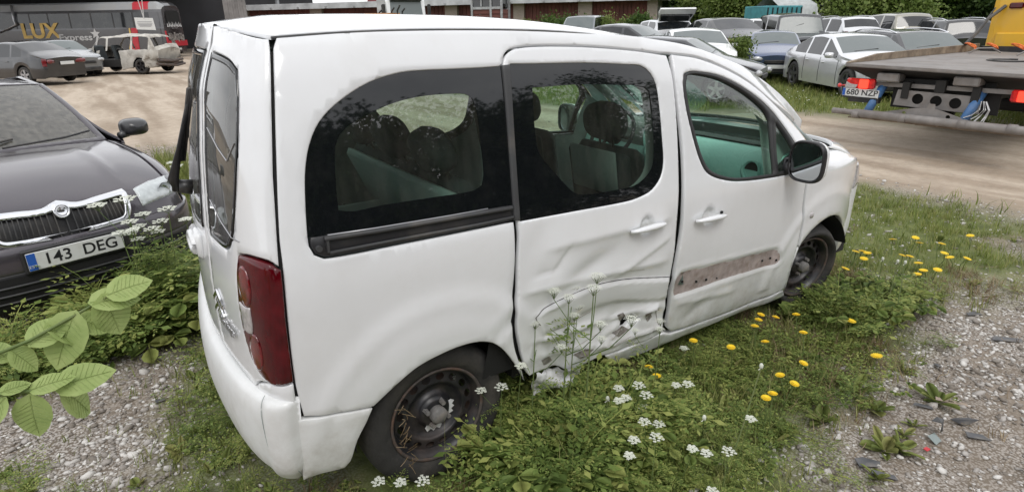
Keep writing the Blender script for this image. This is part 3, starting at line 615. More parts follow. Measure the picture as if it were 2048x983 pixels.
# wiper on the left-hand rear door
b0 = np.array([.035, -.12, 1.225]); tip = rp(np.array([-.17]), np.array([1.60]))[0]+[-.028, 0, 0]
wp = MB(); wp.tube([b0+[.03, 0, -.01], b0+[-.015, 0, 0]], [.03, .026], 12); wp.tube([b0+[-.02, 0, -.015], b0+[-.028, -.005, .03], b0*.6+tip*.4+[-.020, 0, 0], tip+[-.012, 0, -.05]], [.024, .022, .011, .008], 8, sq=.7)
wi = wp.build('rear_wiper', M_blk, ldoor, True)
t_ = MB(); t_.tube([b0+[.02, -.02, .10], tip+[.006, -.03, 0]], .006, 6); t_.tube([b0+[.012, -.02, .10], tip+[-.004, -.03, 0]], .009, 6, sq=.6); t_.build('wiper_blade', M_blk, wi, True)
# -- tail lamps
for s_, P0 in ((-1, TLb), (1, [(-p[0], p[1]) for p in TLb])):
    m_ = (lambda P: [(p[0]*(-s_), p[1]) for p in P])
    TLo = [(-.585, 1.118), (-.546, 1.057), (-.532, .95), (-.542, .842), (-.572, .774), (-.634, .717), (-.749, .688), (-.90, .692), (-.999, .70), (-.999, 1.095), (-.90, 1.116), (-.70, 1.124)]
    L_ = panel('tail_lamp', rp, sp(m_(TLo)), M_redd, van, step=.03, gap=.003, depth=.03, lift=.006, rnd_=.006)
    if s_ > 0: pass
    circ = lambda c, ra, rh, n=20: [(c[0]+ra*math.cos(q), c[1]+rh*math.sin(q)) for q in np.linspace(0, 2*math.pi, n, endpoint=False)]
    blo = lambda c, ra, rh: (lambda a, h: .003*np.sqrt(np.maximum(0, 1-((a-c[0])/ra)**2-((h-c[1])/rh)**2)))
    for c in ((-.625, 1.02), (-.665, .795)):
        c2 = (c[0]*(-s_), c[1]); panel('round_lens', rp, sp(m_(circ(c, .058, .068)), .01), M_red, L_, step=.012, gap=0, depth=.004, lift=.008, rnd_=0, disp=blo(c2, .06, .07))
    panel('reversing_lens', rp, sp(m_([(-.556, .955), (-.565, .86), (-.61, .855), (-.655, .862), (-.665, .90), (-.66, .955), (-.61, .948)]), .01), M_clear, L_, step=.02, gap=0, depth=.004, lift=.010, rnd_=.002)
    panel('lower_corner', rp, sp(m_([(-.60, .655), (-.70, .678), (-.749, .684), (-.90, .688), (-.998, .694), (-.998, .55), (-.80, .55), (-.62, .56), (-.57, .60)])), M_white, van, step=.03, gap=.002)
# -- rear bumper
bb = np.linspace(0, 1, 9); bx = np.array([.085, .05, .012, -.008, -.012, -.008, .008, .035, .10]); bz = np.array([.630, .634, .622, .575, .50, .41, .33, .275, .245])
def bum(a, b, D=.15):
    a = np.asarray(a, float); b = np.asarray(b, float); x0 = smbx(b); z0 = smbz(b); W = side(.17+0*a, np.maximum(z0, .3), 1)[..., 1]-.0-.6*np.maximum(x0-.0, 0)*0-.05*sstep(.7, 1, b)
    W = np.where(b < .25, W-.02*(1-b/.25), W)
    th = a*math.pi/2; q = 2/3.0; s1 = np.sign(np.sin(th))*np.abs(np.sin(th))**q; c1 = np.abs(np.cos(th))**q
    return np.stack([x0+(.155+.03-x0*.9)*(1-c1)+.085*sstep(-.3, .95, s1), W*s1, z0], -1)
smbx = smooth_table(bb, bx, 0, 1, .05); smbz = smooth_table(bb, bz, 0, 1, .03)
bu = panel('rear_bumper', bum, sp([(-1.0, .0), (1.0, 0), (1.0, 1), (-1, 1)], .03), M_whiteb, van, step=.03, gap=0, depth=.02, rnd_=.006, disp=lambda a, b: .014*sstep(.66, .78, np.abs(a))*sstep(.16, .30, b)*sstep(1.0, .9, b)*sstep(1.0, .93, np.abs(a)))
t_ = MB()
for s_ in (-1, 1): 
    q_ = np.array([(.70, .18), (.735, .45), (.76, .60), (.84, .68), (.93, .72), (.965, .80), (.975, .97)]); q_ = spline(q_, closed=False, step=.03, ang=80); X = bum(s_*q_[:, 0], q_[:, 1]); N = nrm(bum, s_*q_[:, 0], q_[:, 1]); N *= np.sign(np.einsum('ij,ij->i', N, X-[1, 0, .45]))[:, None]
    t_ = MB(); t_.tube(X+N*(.0105), .0013, 5); t_.build('bumper_seam', M_int, bu)
bs_px = [(609, 837), (650, 834), (700, 825), (746, 816), (735, 842), (716, 880), (702, 922), (690, 936), (640, 948), (609, 960)]
bsu = inv_side(bs_px); bsu[0][0] = .168; bsu[-1][0] = .168
for S_ in (sR, sL): panel('bumper_side', S_, spline(bsu, step=.02), M_whiteb, van, step=.03, gap=.001, depth=.02, lift=.0)
# -- nose, bonnet, headlamps
nxp = smooth_table([0, .12, .25, .4, .6, .8, 1], [4.03, 4.17, 4.27, 4.335, 4.36, 4.34, 4.22], 0, 1, .06); nzp = smooth_table([0, .12, .25, .4, .6, .8, 1], [.985, .95, .88, .76, .55, .36, .22], 0, 1, .04)
def nose(a, b):
    a = np.asarray(a, float); b = np.asarray(b, float); x0 = nxp(b); z0 = nzp(b)-.06*(1-b)*np.abs(a)**2; th = a*math.pi/2; q = 2/2.3; s1 = np.sign(np.sin(th))*np.abs(np.sin(th))**q; c1 = np.abs(np.cos(th))**q
    W = side(np.full_like(z0, 3.96), np.minimum(z0, .95), 1)[..., 1]; return np.stack([x0-(x0-3.955)*(1-c1), W*s1, z0], -1)
def hood(s, a):
    s = np.asarray(s, float); a = np.asarray(a, float); th = a*math.pi/2; q = 2/4.; s1 = np.sign(np.sin(th))*np.abs(np.sin(th))**q
    Wc = side(np.full_like(s, 3.44), np.full_like(s, 1.08), 1)[..., 1]; c = np.stack([3.47+0*s+.27*(1-a*a), Wc*s1, 1.095+.020*(1-a*a)], -1); n_ = nose(a, 0*s)
    o_ = c*(1-s)[..., None]+n_*s[..., None]; o_[..., 2] += .035*np.sin(np.pi*s)*(1-.45*a**4); return o_
panel('bonnet', hood, sp([(0, -.985), (1, -.985), (1, .985), (0, .985)], .04), M_white, van, step=.05, gap=.002)
fb = panel('front_bumper', nose, sp([(-1, 0), (1, 0), (1, 1), (-1, 1)], .04), M_whiteb, van, step=.05, gap=.001, depth=.02)
for s_ in (-1, 1):
    H = panel('headlamp', nose, sp([(s_*p[0], p[1]) for p in ((.99, .02), (.60, .03), (.48, .14), (.60, .27), (.80, .30), (.995, .36))], .03), M_clear, van, step=.03, gap=.003, depth=.02, lift=.006, rnd_=.004)
panel('grille', nose, sp([(-.40, .20), (.40, .20), (.42, .30), (-.42, .30)], .03), M_blk, van, step=.05, gap=0, depth=.005, lift=.005, rnd_=0)
panel('lower_grille', nose, sp([(-.5, .66), (.5, .66), (.45, .84), (-.45, .84)], .03), M_blk, van, step=.05, gap=0, depth=.005, lift=.005, rnd_=0)
# -- underbody, wheel wells
t_ = MB(); t_.box((2.1, 0, .36), (1.95, 1.56, .10)); t_.box((.40, 0, .42), (.35, 1.5, .12)); t_.box((2.1, 0, .30), (3.4, .9, .16)); t_.box((4.03, 0, .40), (.22, 1.4, .3)); t_.build('underbody', M_under, van)
for c in (RA, FA):
    for s_ in (-1, 1):
        t_ = MB(); R1 = []; rr_ = .365
        for y0 in (-.868, -.50): R1.append(np.array([[c[0]+rr_*math.cos(q), s_*-y0, c[1]+rr_*math.sin(q)] for q in np.linspace(.32, math.pi, 24)]))
        t_.ring(R1, closed=False); q_ = R1[1]; t_.add(q_, [tuple(range(len(q_)))]); t_.build('wheel_well', M_gap, van, True)
# -- wheels: steel rims with vent holes, no hub caps
def wheel(c, s_, yaw=0, camber=0, flat=.0, tyre_ok=True, big=True):
    root = bpy.data.objects.new('wheel', None); COL.objects.link(root); root.parent = van; root.location = c; root.rotation_euler = (camber, 0, yaw); root.empty_display_size = .05
    R0, Rr, wd = .318, .205, .098; o = (0, s_, 0); n = 56
    if tyre_ok: prof = [(Rr-.004, -.17), (Rr+.02, -.185), (Rr+.06, -.192), (.295, -.175), (R0-.004, -.15), (R0, -.12), (R0, -.05), (R0-.004, -.015), (.302, .004), (.285, .014), (.262, .018), (.240, .016), (.222, .006), (.210, -.004), (Rr-.003, -.010)]
    else: prof = [(Rr-.004, -.17), (Rr+.05, -.192), (.282, -.17), (.300, -.12), (.300, -.06), (.285, -.015), (.262, .022), (.250, .032), (.235, .022), (.222, .0), (.214, -.016), (Rr-.006, -.022)]
    t = MB(); t.lathe(prof, (0, 0, 0), o, n); V = np.concatenate(t.V)
    V[:, 2] = np.where(V[:, 2] < -R0+flat, -R0+flat, V[:, 2]); t.V = [V]; ty = t.build('tyre', M_tyre, root, True)
    t = MB()                                            # rim with real openings
    t.lathe([(Rr-.004, -.17), (.185, -.15), (.182, -.05), (.190, -.02), (.198, -.012), (Rr+.006, -.006), (Rr+.007, .003), (Rr+.001, .005), (.199, -.002)], (0, 0, 0), o, n); rim_edge = t.build('rim_edge', M_rust, root, True)
    t = MB(); nh = 16; t.lathe([(.199, -.004), (.187, -.018), (.181, -.040)], (0, 0, 0), o, n)
    prof2 = lambda r: np.interp(r, [.0, .052, .060, .082, .100, .118, .132, .181], [-.020, -.020, -.022, -.060, -.062, -.050, -.028, -.040])
    outer = [( .181*math.cos(q), .181*math.sin(q)) for q in np.linspace(0, 2*math.pi, 96, endpoint=False)]
    holes = []
    for k in range(nh):
        q = 2*math.pi*(k+.5)/nh; cr, ra, rb = .158, .0200, .0145
        holes.append([(cr*math.cos(q)+ra*math.cos(u)*-math.sin(q)+rb*math.sin(u)*math.cos(q), cr*math.sin(q)+ra*math.cos(u)*math.cos(q)+rb*math.sin(u)*math.sin(q)) for u in np.linspace(0, 2*math.pi, 12, endpoint=False)])
    pts = [np.array(outer)]+[np.array(h) for h in holes]; ed = []; b0_ = 0
    for L in pts: ed += [(b0_+i, b0_+(i+1) % len(L)) for i in range(len(L))]; b0_ += len(L)
    for r_ in (.03, .052, .060, .070, .082, .09, .10, .110, .118, .126, .132, .138): pts.append(np.array([(r_*math.cos(q), r_*math.sin(q)) for q in np.linspace(0, 2*math.pi, 48, endpoint=False)]))
    pts.append(np.array([(0, 0)])); P = np.concatenate(pts); rr_ = geometry.delaunay_2d_cdt([Vector(p) for p in P], ed, [], 0, 1e-6)
    V2 = np.array([tuple(v) for v in rr_[0]]); T = np.array([q for q in rr_[2]]); C = V2[T].mean(1); ok = inside(np.array(outer), C)
    for h in holes: ok &= ~inside(np.array(h), C)
    T = T[ok]; r_ = np.hypot(*V2.T); X = np.stack([V2[:, 0], s_*(prof2(r_)), V2[:, 1]], 1); t.add(X, T); rim = t.build('rim', M_rim, root, True)
    t = MB(); t.lathe([(.036, -.02), (.036, .008), (.030, .016), (0, .017)], (0, 0, 0), o, 24); t.build('hub_cap', M_hub, rim, True)
    t = MB()
    for k in range(4):
        q = math.pi/4+k*math.pi/2+.3; p = np.array([.053*math.cos(q), 0, .053*math.sin(q)]); t = MB(); t.tube([p+[0, s_*-.03, 0], p+[0, s_*.002, 0]], [.0125, .010], 6); t.build('wheel_bolt', M_hub, rim)
    t = MB(); t.lathe([(.155, -.10), (.155, -.085), (0, -.085)], (0, 0, 0), o, 30); t.build('brake_drum', M_rust, root, True)
    return root, rim
wr, rimr = wheel((RA[0], -.828, RA[1]-.005), -1, flat=.03)
for a0, a1, r0_ in ((-.55, .25, .084), (-2.1, -1.2, .088)):           # torn scraps of the wheel trim on the rim
    q_ = np.linspace(a0, a1, 7); po = [((r0_+.012*(k % 2))*math.cos(q), (r0_+.012*(k % 2))*math.sin(q)) for k, q in enumerate(q_)]+[(.066*math.cos(q), .066*math.sin(q)) for q in q_[::-1]]
    t_ = MB(); t_.prism(po, (0, .045, 0), (1, 0, 0), (0, 0, 1), (0, -.004, 0)); t_.build('trim_scrap', M_white, rimr)
wf_, _r = wheel((FA[0], -.80, FA[1]), -1, yaw=math.radians(-9), camber=math.radians(6), flat=.04, tyre_ok=False)
wheel((RA[0], .82, RA[1]), 1); wheel((FA[0], .82, FA[1]), 1)
# -- door mirrors
def mirror(s_):
    c = np.array([2.885, s_*1.0, 1.115]); t = MB(); R_ = []
    def sec(x, wy, hz, dy=0, dz=0, n=28):
        q = np.linspace(0, 2*math.pi, n, endpoint=False); e = .62; return np.stack([np.full(n, x), s_*(dy+wy*np.sign(np.cos(q))*np.abs(np.cos(q))**e), dz+hz*np.sign(np.sin(q))*np.abs(np.sin(q))**e], 1)
    for x, wy, hz in ((-.005, .088, .100), (-.012, .094, .106), (.0, .100, .112), (.02, .101, .113)): R_.append(c+sec(x, wy, hz))
    t.ring(R_, cap=False); root = t.build('door_mirror', M_blk, van, True)
    t = MB(); t.ring([c+sec(x, wy, hz, dy) for x, wy, hz, dy in ((.02, .101, .113, 0), (.05, .096, .108, 0), (.085, .075, .088, -.005), (.105, .04, .05, -.01), (.11, .01, .01, -.01))], cap=True); t.build('mirror_cap', M_white, root, True)
    t = MB(); q_ = sec(0, .085, .097); q_[:, 0] = .002+s_*0; t.add(np.concatenate([c+q_, [c+[.002, 0, 0]]]), [(i, (i+1) % 28, 28) for i in range(28)]); t.build('mirror_glass', mirror_mat, root)
    t = MB(); t.tube([c+[.02, -s_*.08, -.05], c+[.04, -s_*.14, -.055], [2.95, s_*.865, 1.055]], [.035, .036, .048], 12, sq=1.0); t.bbox((2.955, s_*.872, 1.06), (.13, .03, .11), .012); t.build('mirror_arm', M_blk, root, True)
mirror_mat = mat('mirror_glass', (.55, .58, .60), .03, metal=1)
mirror(-1); mirror(1)
# -- interior
lin = [(.30, .78), (.28, 1.0), (.33, 1.50), (.36, 1.70), (1.2, 1.73), (2.0, 1.65), (2.45, 1.52), (2.9, 1.33), (3.35, 1.06), (3.3, .78), (3.05, .76), (2.95, .42), (1.25, .42), (1.15, .76)]
lh = [offset(uvs(qg_in), -.03), offset(uvs(sdw_in), -.015), offset(uvs(fdg), -.012)]
for S_ in (sR, sL): panel('side_lining', S_, sp(lin, .06), M_int, van, holes=lh, step=.06, gap=0, depth=0, lift=-.075, rnd_=0)
panel('headlining', roofs, rect(.30, 2.5, -.93, .93), M_int, van, step=.08, gap=0, depth=0, lift=-.05, rnd_=0)
t_ = MB(); t_.box((2.08, 0, .43), (1.8, 1.60, .03)); t_.box((.72, 0, .43), (.9, .98, .03)); t_.build('floor', M_intd, van)
t_ = MB(); t_.bbox((.72, -.45, .62), (.75, .09, .50), .03); t_.build('wheel_box', M_int, van); t_ = MB(); t_.bbox((.72, .45, .62), (.75, .09, .50), .03); t_.build('wheel_box', M_int, van)
def lean(x): return rotm(ry=x)
def seat(loc, wd, tilt, back, hr=(0,), tray=False, hh=.60):
    root = bpy.data.objects.new('seat', None); COL.objects.link(root); root.parent = van; root.location = loc; root.empty_display_size = .05
    t = MB(); t.bbox((.27, 0, .40-.0), (.52, wd, .16), .06); t.build('seat_cushion', M_seat, root, True)
    R_ = lean(-tilt); t = MB(); t.bbox(R_@np.array([.03, 0, hh/2])+[0, 0, .42], (.12, wd, hh), .05, R=R_); t.build('backrest', M_seat, root, True)
    t = MB(); t.bbox(R_@np.array([-.045, 0, hh/2+.01])+[0, 0, .42], (.05, wd*.93, hh*.95), .022, R=R_); br = t.build('backrest_shell', back, root, True)
    if tray:
        t = MB(); Z = hh*.80
        t.bbox(R_@np.array([-.085, 0, Z])+[0, 0, .42], (.02, wd*.7, .24), .008, R=R_); t.build('folding_tray', M_int, root, True)
    for y_ in hr:
        t = MB(); c = R_@np.array([.02, y_, hh+.13])+[0, 0, .42]; t.ring([c+R_@np.array([x_, 0, 0])+np.stack([0*q, .135*k_*np.sign(np.cos(q))*np.abs(np.cos(q))**.75, .098*k_*np.sign(np.sin(q))*np.abs(np.sin(q))**.75], 1)@R_.T for x_, k_, q in [(x_, k_, np.linspace(0, 2*math.pi, 24, endpoint=False)) for x_, k_ in ((-.06, .55), (-.05, .85), (-.02, 1), (.03, 1), (.055, .85), (.062, .5))]]); t.build('headrest', M_seat, root, True)
        for d_ in (-.05, .05): t = MB(); t.cyl(R_@np.array([.02, y_+d_, hh-.03])+[0, 0, .42], R_@np.array([.02, y_+d_, hh+.06])+[0, 0, .42], .007, n=8); t.build('headrest_post', M_blk, root)
    return root
seat((1.20, .0, .30), 1.34, .42, M_seatl, hr=(-.42, 0, .42), hh=.50)
for y_ in (-.37, .37): seat((2.10, y_, .27), .50, .18, M_intd, tray=(y_ < 0), hh=.52)
# dashboard across the cabin, vents, steering wheel
def dsec(y, s=1.0): 
    P = np.array([(3.66, .99), (3.45, 1.06), (3.20, 1.10), (3.02, 1.095), (2.93, 1.02), (2.90, .92), (2.95, .78), (3.10, .66), (3.5, .62)]); return np.stack([P[:, 0], np.full(len(P), y), P[:, 1]], 1)
def csec(y):
    P = spline(dsec(y)[:, [0, 2]], closed=False, step=.04, ang=80); return np.stack([P[:, 0], np.full(len(P), y), P[:, 1]], 1)
t_ = MB(); t_.ring([csec(y) for y in np.linspace(-.80, .80, 9)], closed=False); da = t_.build('dashboard', M_teal, van, True); 
t_ = MB(); P_ = csec(0)[:14]; t_.ring([np.stack([P_[:, 0]-.0, np.full(len(P_), y), P_[:, 2]+.012], 1) for y in np.linspace(-.68, .1, 5)], closed=False); t_.build('dashboard_top_pad', M_intd, da, True)
for y_ in (-.66, -.12, .12, .66):
    t_ = MB(); t_.lathe([(.062, -.01), (.062, .016), (.050, .018), (.047, -.0)], (2.925, y_, 1.0), (-1, 0, .25), 24); t_.build('vent_ring', M_teal, da, True)
    t_ = MB(); t_.lathe([(.047, .004), (0, .004)], (2.925, y_, 1.0), (-1, 0, .25), 24); t_.build('vent', M_gap, da)
t_ = MB(); t_.ring([np.array([[2.93, y, .99+.0*y], [2.90, y, 1.14], [2.98, y, 1.20], [3.2, y, 1.15]]) for y in (.20, .37, .55)], closed=False); t_.build('instrument_hood', M_int, da, True)
t_ = MB(); c = np.array([2.78, .37, 1.08]); a_, b_, d_ = frame((-.85, 0, .5)); t_.tube([c+.185*(math.cos(q)*a_+math.sin(q)*b_) for q in np.linspace(0, 2*math.pi, 33)], .014, 8, cap=False); t_.sph(c+d_*-.02, (.06, .07, .06)); 
for q in (0, 2.2, 4.1): t_.tube([c, c+.18*(math.cos(q)*a_+math.sin(q)*b_)], .012, 6)
t_.build('steering_wheel', M_intd, van, True)
t_ = MB(); t_.tube([(2.03, -.775, 1.02), (2.02, -.74, 1.10), (2.01, -.72, 1.28), (2.00, -.72, 1.42), (2.00, -.745, 1.50)], [.02, .022, .022, .022, .02], 8, sq=.7); t_.build('grab_handle', M_seatl, van, True)
t_ = MB(); t_.tube([(2.12, -.79, .55), (2.06, -.76, 1.05), (2.0, -.72, 1.5)], [.10, .08, .05], 10, sq=.3); t_.build('pillar_trim', M_seatl, van, True)
for s_ in (1, -1):
    t_ = MB(); t_.tube([(2.7, s_*.60, 1.50), (3.1, s_*.70, 1.28), (3.45, s_*.76, 1.05)], [.05, .05, .06], 8, sq=.5); t_.build('pillar_trim', M_int, van, True)
# ================================================================ GROUND AND VEGETATION
def pin(poly, x, y): return inside(np.array(poly, float), np.stack([np.ravel(x), np.ravel(y)], 1)).reshape(np.shape(x))
def psd(poly, x, y): return sdist(np.array(poly, float), np.stack([np.ravel(x), np.ravel(y)], 1)).reshape(np.shape(x))
def vnoise(x, y, s, seed=0, octv=4):        # fast value noise
    x = np.asarray(x, float)*s+seed*17.3; y = np.asarray(y, float)*s+seed*9.1; o = np.zeros_like(x); a = 1; tot = 0
    for k in range(octv):
        xi = np.floor(x).astype(np.int64); yi = np.floor(y).astype(np.int64); fx = x-xi; fy = y-yi; fx = fx*fx*(3-2*fx); fy = fy*fy*(3-2*fy)
        h = lambda i, j: (((i*374761393+j*668265263) ^ ((i*374761393+j*668265263) >> 13))*1274126177 & 0xffffff)/16777215.
        o += a*((h(xi, yi)*(1-fx)+h(xi+1, yi)*fx)*(1-fy)+(h(xi, yi+1)*(1-fx)+h(xi+1, yi+1)*fx)*fy); tot += a; a *= .5; x = x*2.03+5; y = y*2.03+7
    return o/tot
WEED = [(.30, -.60), (.05, -.62), (.0, -1.2), (.6, -1.9), (1.9, -1.9), (1.95, -1.62), (2.4, -1.50), (2.9, -1.52), (3.38, -1.46), (4.1, -1.10), (4.6, -.9), (5.0, -.3), (5.0, 1.2), (.4, 1.3), (.3, .5)]
GRASSR = [(4.2, -1.05), (4.5, -1.35), (5.4, -1.75), (6.4, -1.7), (6.7, -1.1), (7.0, -.5), (7.0, .5), (6.6, 2.0), (5.5, 3.4), (3.5, 4.2), (3.0, 2.5), (4.0, 1.0), (4.0, -.8)]
FRONTW = [(-1.9, 1.0), (-1.2, 1.08), (-.6, 1.22), (-.1, 1.45), (.30, 1.55), (.62, 1.5), (.95, 2.6), (1.05, 4), (1.05, 6.3), (.5, 7.6), (.2, 6.2), (.40, 3.6), (.30, 2.2), (.1, 1.95), (-.6, 1.85), (-1.3, 1.6), (-2.4, 1.6)]
CORNW = [(-.35, -.25), (-.16, .45), (.06, .9), (.3, .5), (.3, -.75), (-.1, -.9), (-.9, -.15), (-1.2, .12), (-.9, .25)]
FAR = [(8.9, 8.6), (11.1, 5.6), (12.3, 3.6), (12.9, 1.8), (14.5, -6), (60, -60), (140, 20), (80, 90), (30, 60), (12, 40), (7.5, 16)]
ROADN = [(7.0, -30), (7.05, .2), (6.6, 2.3), (5.4, 4.4), (3.6, 5.6), (1.6, 8.0), (.4, 8.7), (-3, 9.3), (-60, 12), (-60, 90), (30, 75), (12, 40), (7.6, 15), (9.0, 8.5), (11.2, 5.5), (12.4, 3.5), (13.0, 1.6), (14.5, -8), (20, -30)]
def zones(x, y):
    n = vnoise(x, y, 1.3, 1)-.5; n2 = vnoise(x, y, 5, 2)-.5; nn = n*.9+n2*.35
    g = np.zeros_like(x)
    for P, wdt, amt in ((WEED, .22, 1), (GRASSR, .5, .95), (FRONTW, .25, 1), (CORNW, .2, .75), (FAR, .5, 1)): g = np.maximum(g, amt*sstep(-wdt, wdt, psd(P, x, y)+nn*wdt*1.3))
    gap_ = sstep(.62, .72, vnoise(x, y, 1.1, 5))*.8; g = g*(1-gap_*pin(GRASSR, x, y))
    r = sstep(-.6, .6, psd(ROADN, x, y)+nn*.9)*(1-g)
    return g, r
xs_ = np.unique(np.concatenate([-np.geomspace(3, 1500, 34), np.arange(-3, 9, .09), np.geomspace(9, 1500, 46)])); ys_ = np.unique(np.concatenate([-np.geomspace(3.6, 1500, 34), np.arange(-3.6, 9, .09), np.geomspace(9, 1500, 46)]))
GX, GY = np.meshgrid(xs_, ys_, indexing='ij'); sh = GX.shape
near = np.exp(-np.maximum(0, np.hypot(GX-2, GY+0)-5)/4)
def gh(x, y):
    x = np.asarray(x, float); y = np.asarray(y, float); nr_ = np.exp(-np.maximum(0, np.hypot(x-2, y)-5)/4)
    return (vnoise(x, y, 1.6, 3)-.5)*.05*nr_-.012+(vnoise(x, y, 9, 4, 2)-.5)*.012*nr_-.022*sstep(0, 4, x)*nr_
GZ = gh(GX, GY); V = np.stack([GX, GY, GZ], -1).reshape(-1, 3); nx_, ny_ = sh; I = np.arange(nx_*ny_).reshape(sh)
F = np.stack([I[:-1, :-1], I[1:, :-1], I[1:, 1:], I[:-1, 1:]], -1).reshape(-1, 4)
zg, zr = zones(GX, GY)
MG = bpy.data.materials.new('ground_soil_gravel_grass'); MG.use_nodes = True; t = MG.node_tree; L = t.links.new; pb = t.nodes['Principled BSDF']; pb.inputs['Roughness'].default_value = .95; pb.inputs['Specular IOR Level'].default_value = .15
tc = nd(t, 'ShaderNodeTexCoord'); at_ = nd(t, 'ShaderNodeAttribute', attribute_name='zone'); sep = nd(t, 'ShaderNodeSeparateColor'); L(at_.outputs['Color'], sep.inputs[0])
def noise_(sc, det=6, ro=.6):
    n = nd(t, 'ShaderNodeTexNoise'); n.inputs['Scale'].default_value = sc; n.inputs['Detail'].default_value = det; n.inputs['Roughness'].default_value = ro; L(tc.outputs['Object'], n.inputs['Vector']); return n
def ramp(fac, *st):
    c = nd(t, 'ShaderNodeValToRGB'); e = c.color_ramp.elements
    while len(e) < len(st): e.new(.5)
    for i, (p, col) in enumerate(st): e[i].position = p; e[i].color = (*col, 1)
    L(fac, c.inputs[0]); return c.outputs[0]
def mixn(f, a, b, bt='MIX'):
    m_ = nd(t, 'ShaderNodeMix', data_type='RGBA', blend_type=bt)
    if isinstance(f, float): m_.inputs[0].default_value = f
    else: L(f, m_.inputs[0])
    for i, v in ((6, a), (7, b)):
        if isinstance(v, tuple): m_.inputs[i].default_value = (*v, 1)
        else: L(v, m_.inputs[i])
    return m_.outputs[2]
soil = ramp(noise_(3).outputs[0], (.3, (.15, .12, .09)), (.7, (.28, .235, .19)))
vo = nd(t, 'ShaderNodeTexVoronoi'); vo.inputs['Scale'].default_value = 85; L(tc.outputs['Object'], vo.inputs['Vector'])
peb = ramp(vo.outputs['Distance'], (.0, (.50, .47, .44)), (.45, (.34, .31, .28)), (.62, (.15, .125, .10)))
grav = mixn(ramp(noise_(1.2).outputs[0], (.35, (0, 0, 0)), (.6, (1, 1, 1))), soil, peb)
sx_ = nd(t, 'ShaderNodeMapping'); sx_.inputs['Scale'].default_value = (1.0, .12, 1); sx_.inputs['Rotation'].default_value = (0, 0, .25); L(tc.outputs['Object'], sx_.inputs[0])
tr_ = nd(t, 'ShaderNodeTexNoise'); tr_.inputs['Scale'].default_value = 1.6; tr_.inputs['Detail'].default_value = 7; L(sx_.outputs[0], tr_.inputs['Vector'])
dirt_ = ramp(noise_(.35, 8).outputs[0], (.3, (.45, .375, .295)), (.7, (.59, .505, .41)))
dirt_ = mixn(ramp(tr_.outputs[0], (.42, (1, 1, 1)), (.58, (0, 0, 0))), dirt_, mixn(1.0, dirt_, (.70, .67, .64), 'MULTIPLY'))
sp_ = nd(t, 'ShaderNodeTexVoronoi'); sp_.inputs['Scale'].default_value = 22; L(tc.outputs['Object'], sp_.inputs['Vector'])
dirt_ = mixn(ramp(sp_.outputs['Distance'], (.10, (.55, .55, .55)), (.24, (0, 0, 0))), dirt_, (.43, .40, .37))
dirt_ = mixn(1.0, dirt_, ramp(noise_(5, 10, .8).outputs[0], (.35, (.72, .71, .70)), (.65, (1.0, 1.0, 1.0))), 'MULTIPLY')
gr_ = ramp(noise_(6, 8).outputs[0], (.3, (.075, .095, .032)), (.55, (.13, .155, .05)), (.8, (.21, .19, .09)))
c1 = mixn(sep.outputs[1], grav, dirt_); c2 = mixn(sep.outputs[0], c1, gr_); L(c2, pb.inputs['Base Color'])
bm = nd(t, 'ShaderNodeBump'); bm.inputs['Strength'].default_value = .5; bm.inputs['Distance'].default_value = .02; L(noise_(25, 8, .7).outputs[0], bm.inputs['Height']); L(bm.outputs[0], pb.inputs['Normal'])
g_ = mesh('ground', V, F, MG, smooth=True); tag(g_, kind='structure')
ca = g_.data.color_attributes.new('zone', 'FLOAT_COLOR', 'POINT'); cols = np.stack([zg, zr, 0*zg, 0*zg+1], -1).reshape(-1, 4); ca.data.foreach_set('color', cols.astype(np.float32).ravel())
def inview(x, y, z=0., mrg=60, dmax=1e9):
    X = np.stack([x, y, z+0*x], -1); P = proj(X); d = (X-POS)@BW[2]
    return (d > .3) & (P[:, 0] > -mrg) & (P[:, 0] < 2048+mrg) & (P[:, 1] < 983+mrg*2) & (np.hypot(x-POS[0], y-POS[1]) < dmax)
def scatter(name, tmpls, mats, pos, sc, rz, tilt, kind='stuff', parent=None, zs=1.0):
    """bake many transformed copies of small templates into one mesh per material"""
    n = len(pos); pick = nr.integers(0, len(tmpls), n); Vs = []; Fs = []; base = 0
    for k, (TV, TF) in enumerate(tmpls):
        ix = np.where(pick == k)[0]
        if not len(ix): continue
        TV = np.asarray(TV, float); TF = np.asarray(TF); a = rz[ix]; ta = nr.uniform(0, 2*math.pi, len(ix)); tl_ = tilt[ix]
        c, s = np.cos(a), np.sin(a); X = TV[None]*sc[ix][:, None, None]*np.array([1, 1, zs])
        x = X[..., 0]*c[:, None]-X[..., 1]*s[:, None]; y = X[..., 0]*s[:, None]+X[..., 1]*c[:, None]; z = X[..., 2]
        ct, st = np.cos(tl_)[:, None], np.sin(tl_)[:, None]; ux, uy = np.cos(ta)[:, None], np.sin(ta)[:, None]
        d = x*ux+y*uy; e = -x*uy+y*ux; d2 = d*ct+z*st; z2 = -d*st+z*ct; x = d2*ux-e*uy; y = d2*uy+e*ux
        W = np.stack([x, y, z2], -1)+pos[ix][:, None]; m_ = len(TV); Vs.append(W.reshape(-1, 3)); Fs.append((TF[None]+(np.arange(len(ix))*m_)[:, None, None]+base).reshape(-1, TF.shape[1])); base += m_*len(ix)
    o = mesh(name, np.concatenate(Vs), np.concatenate(Fs), mats, parent)
    if kind: tag(o, kind=kind)
    return o
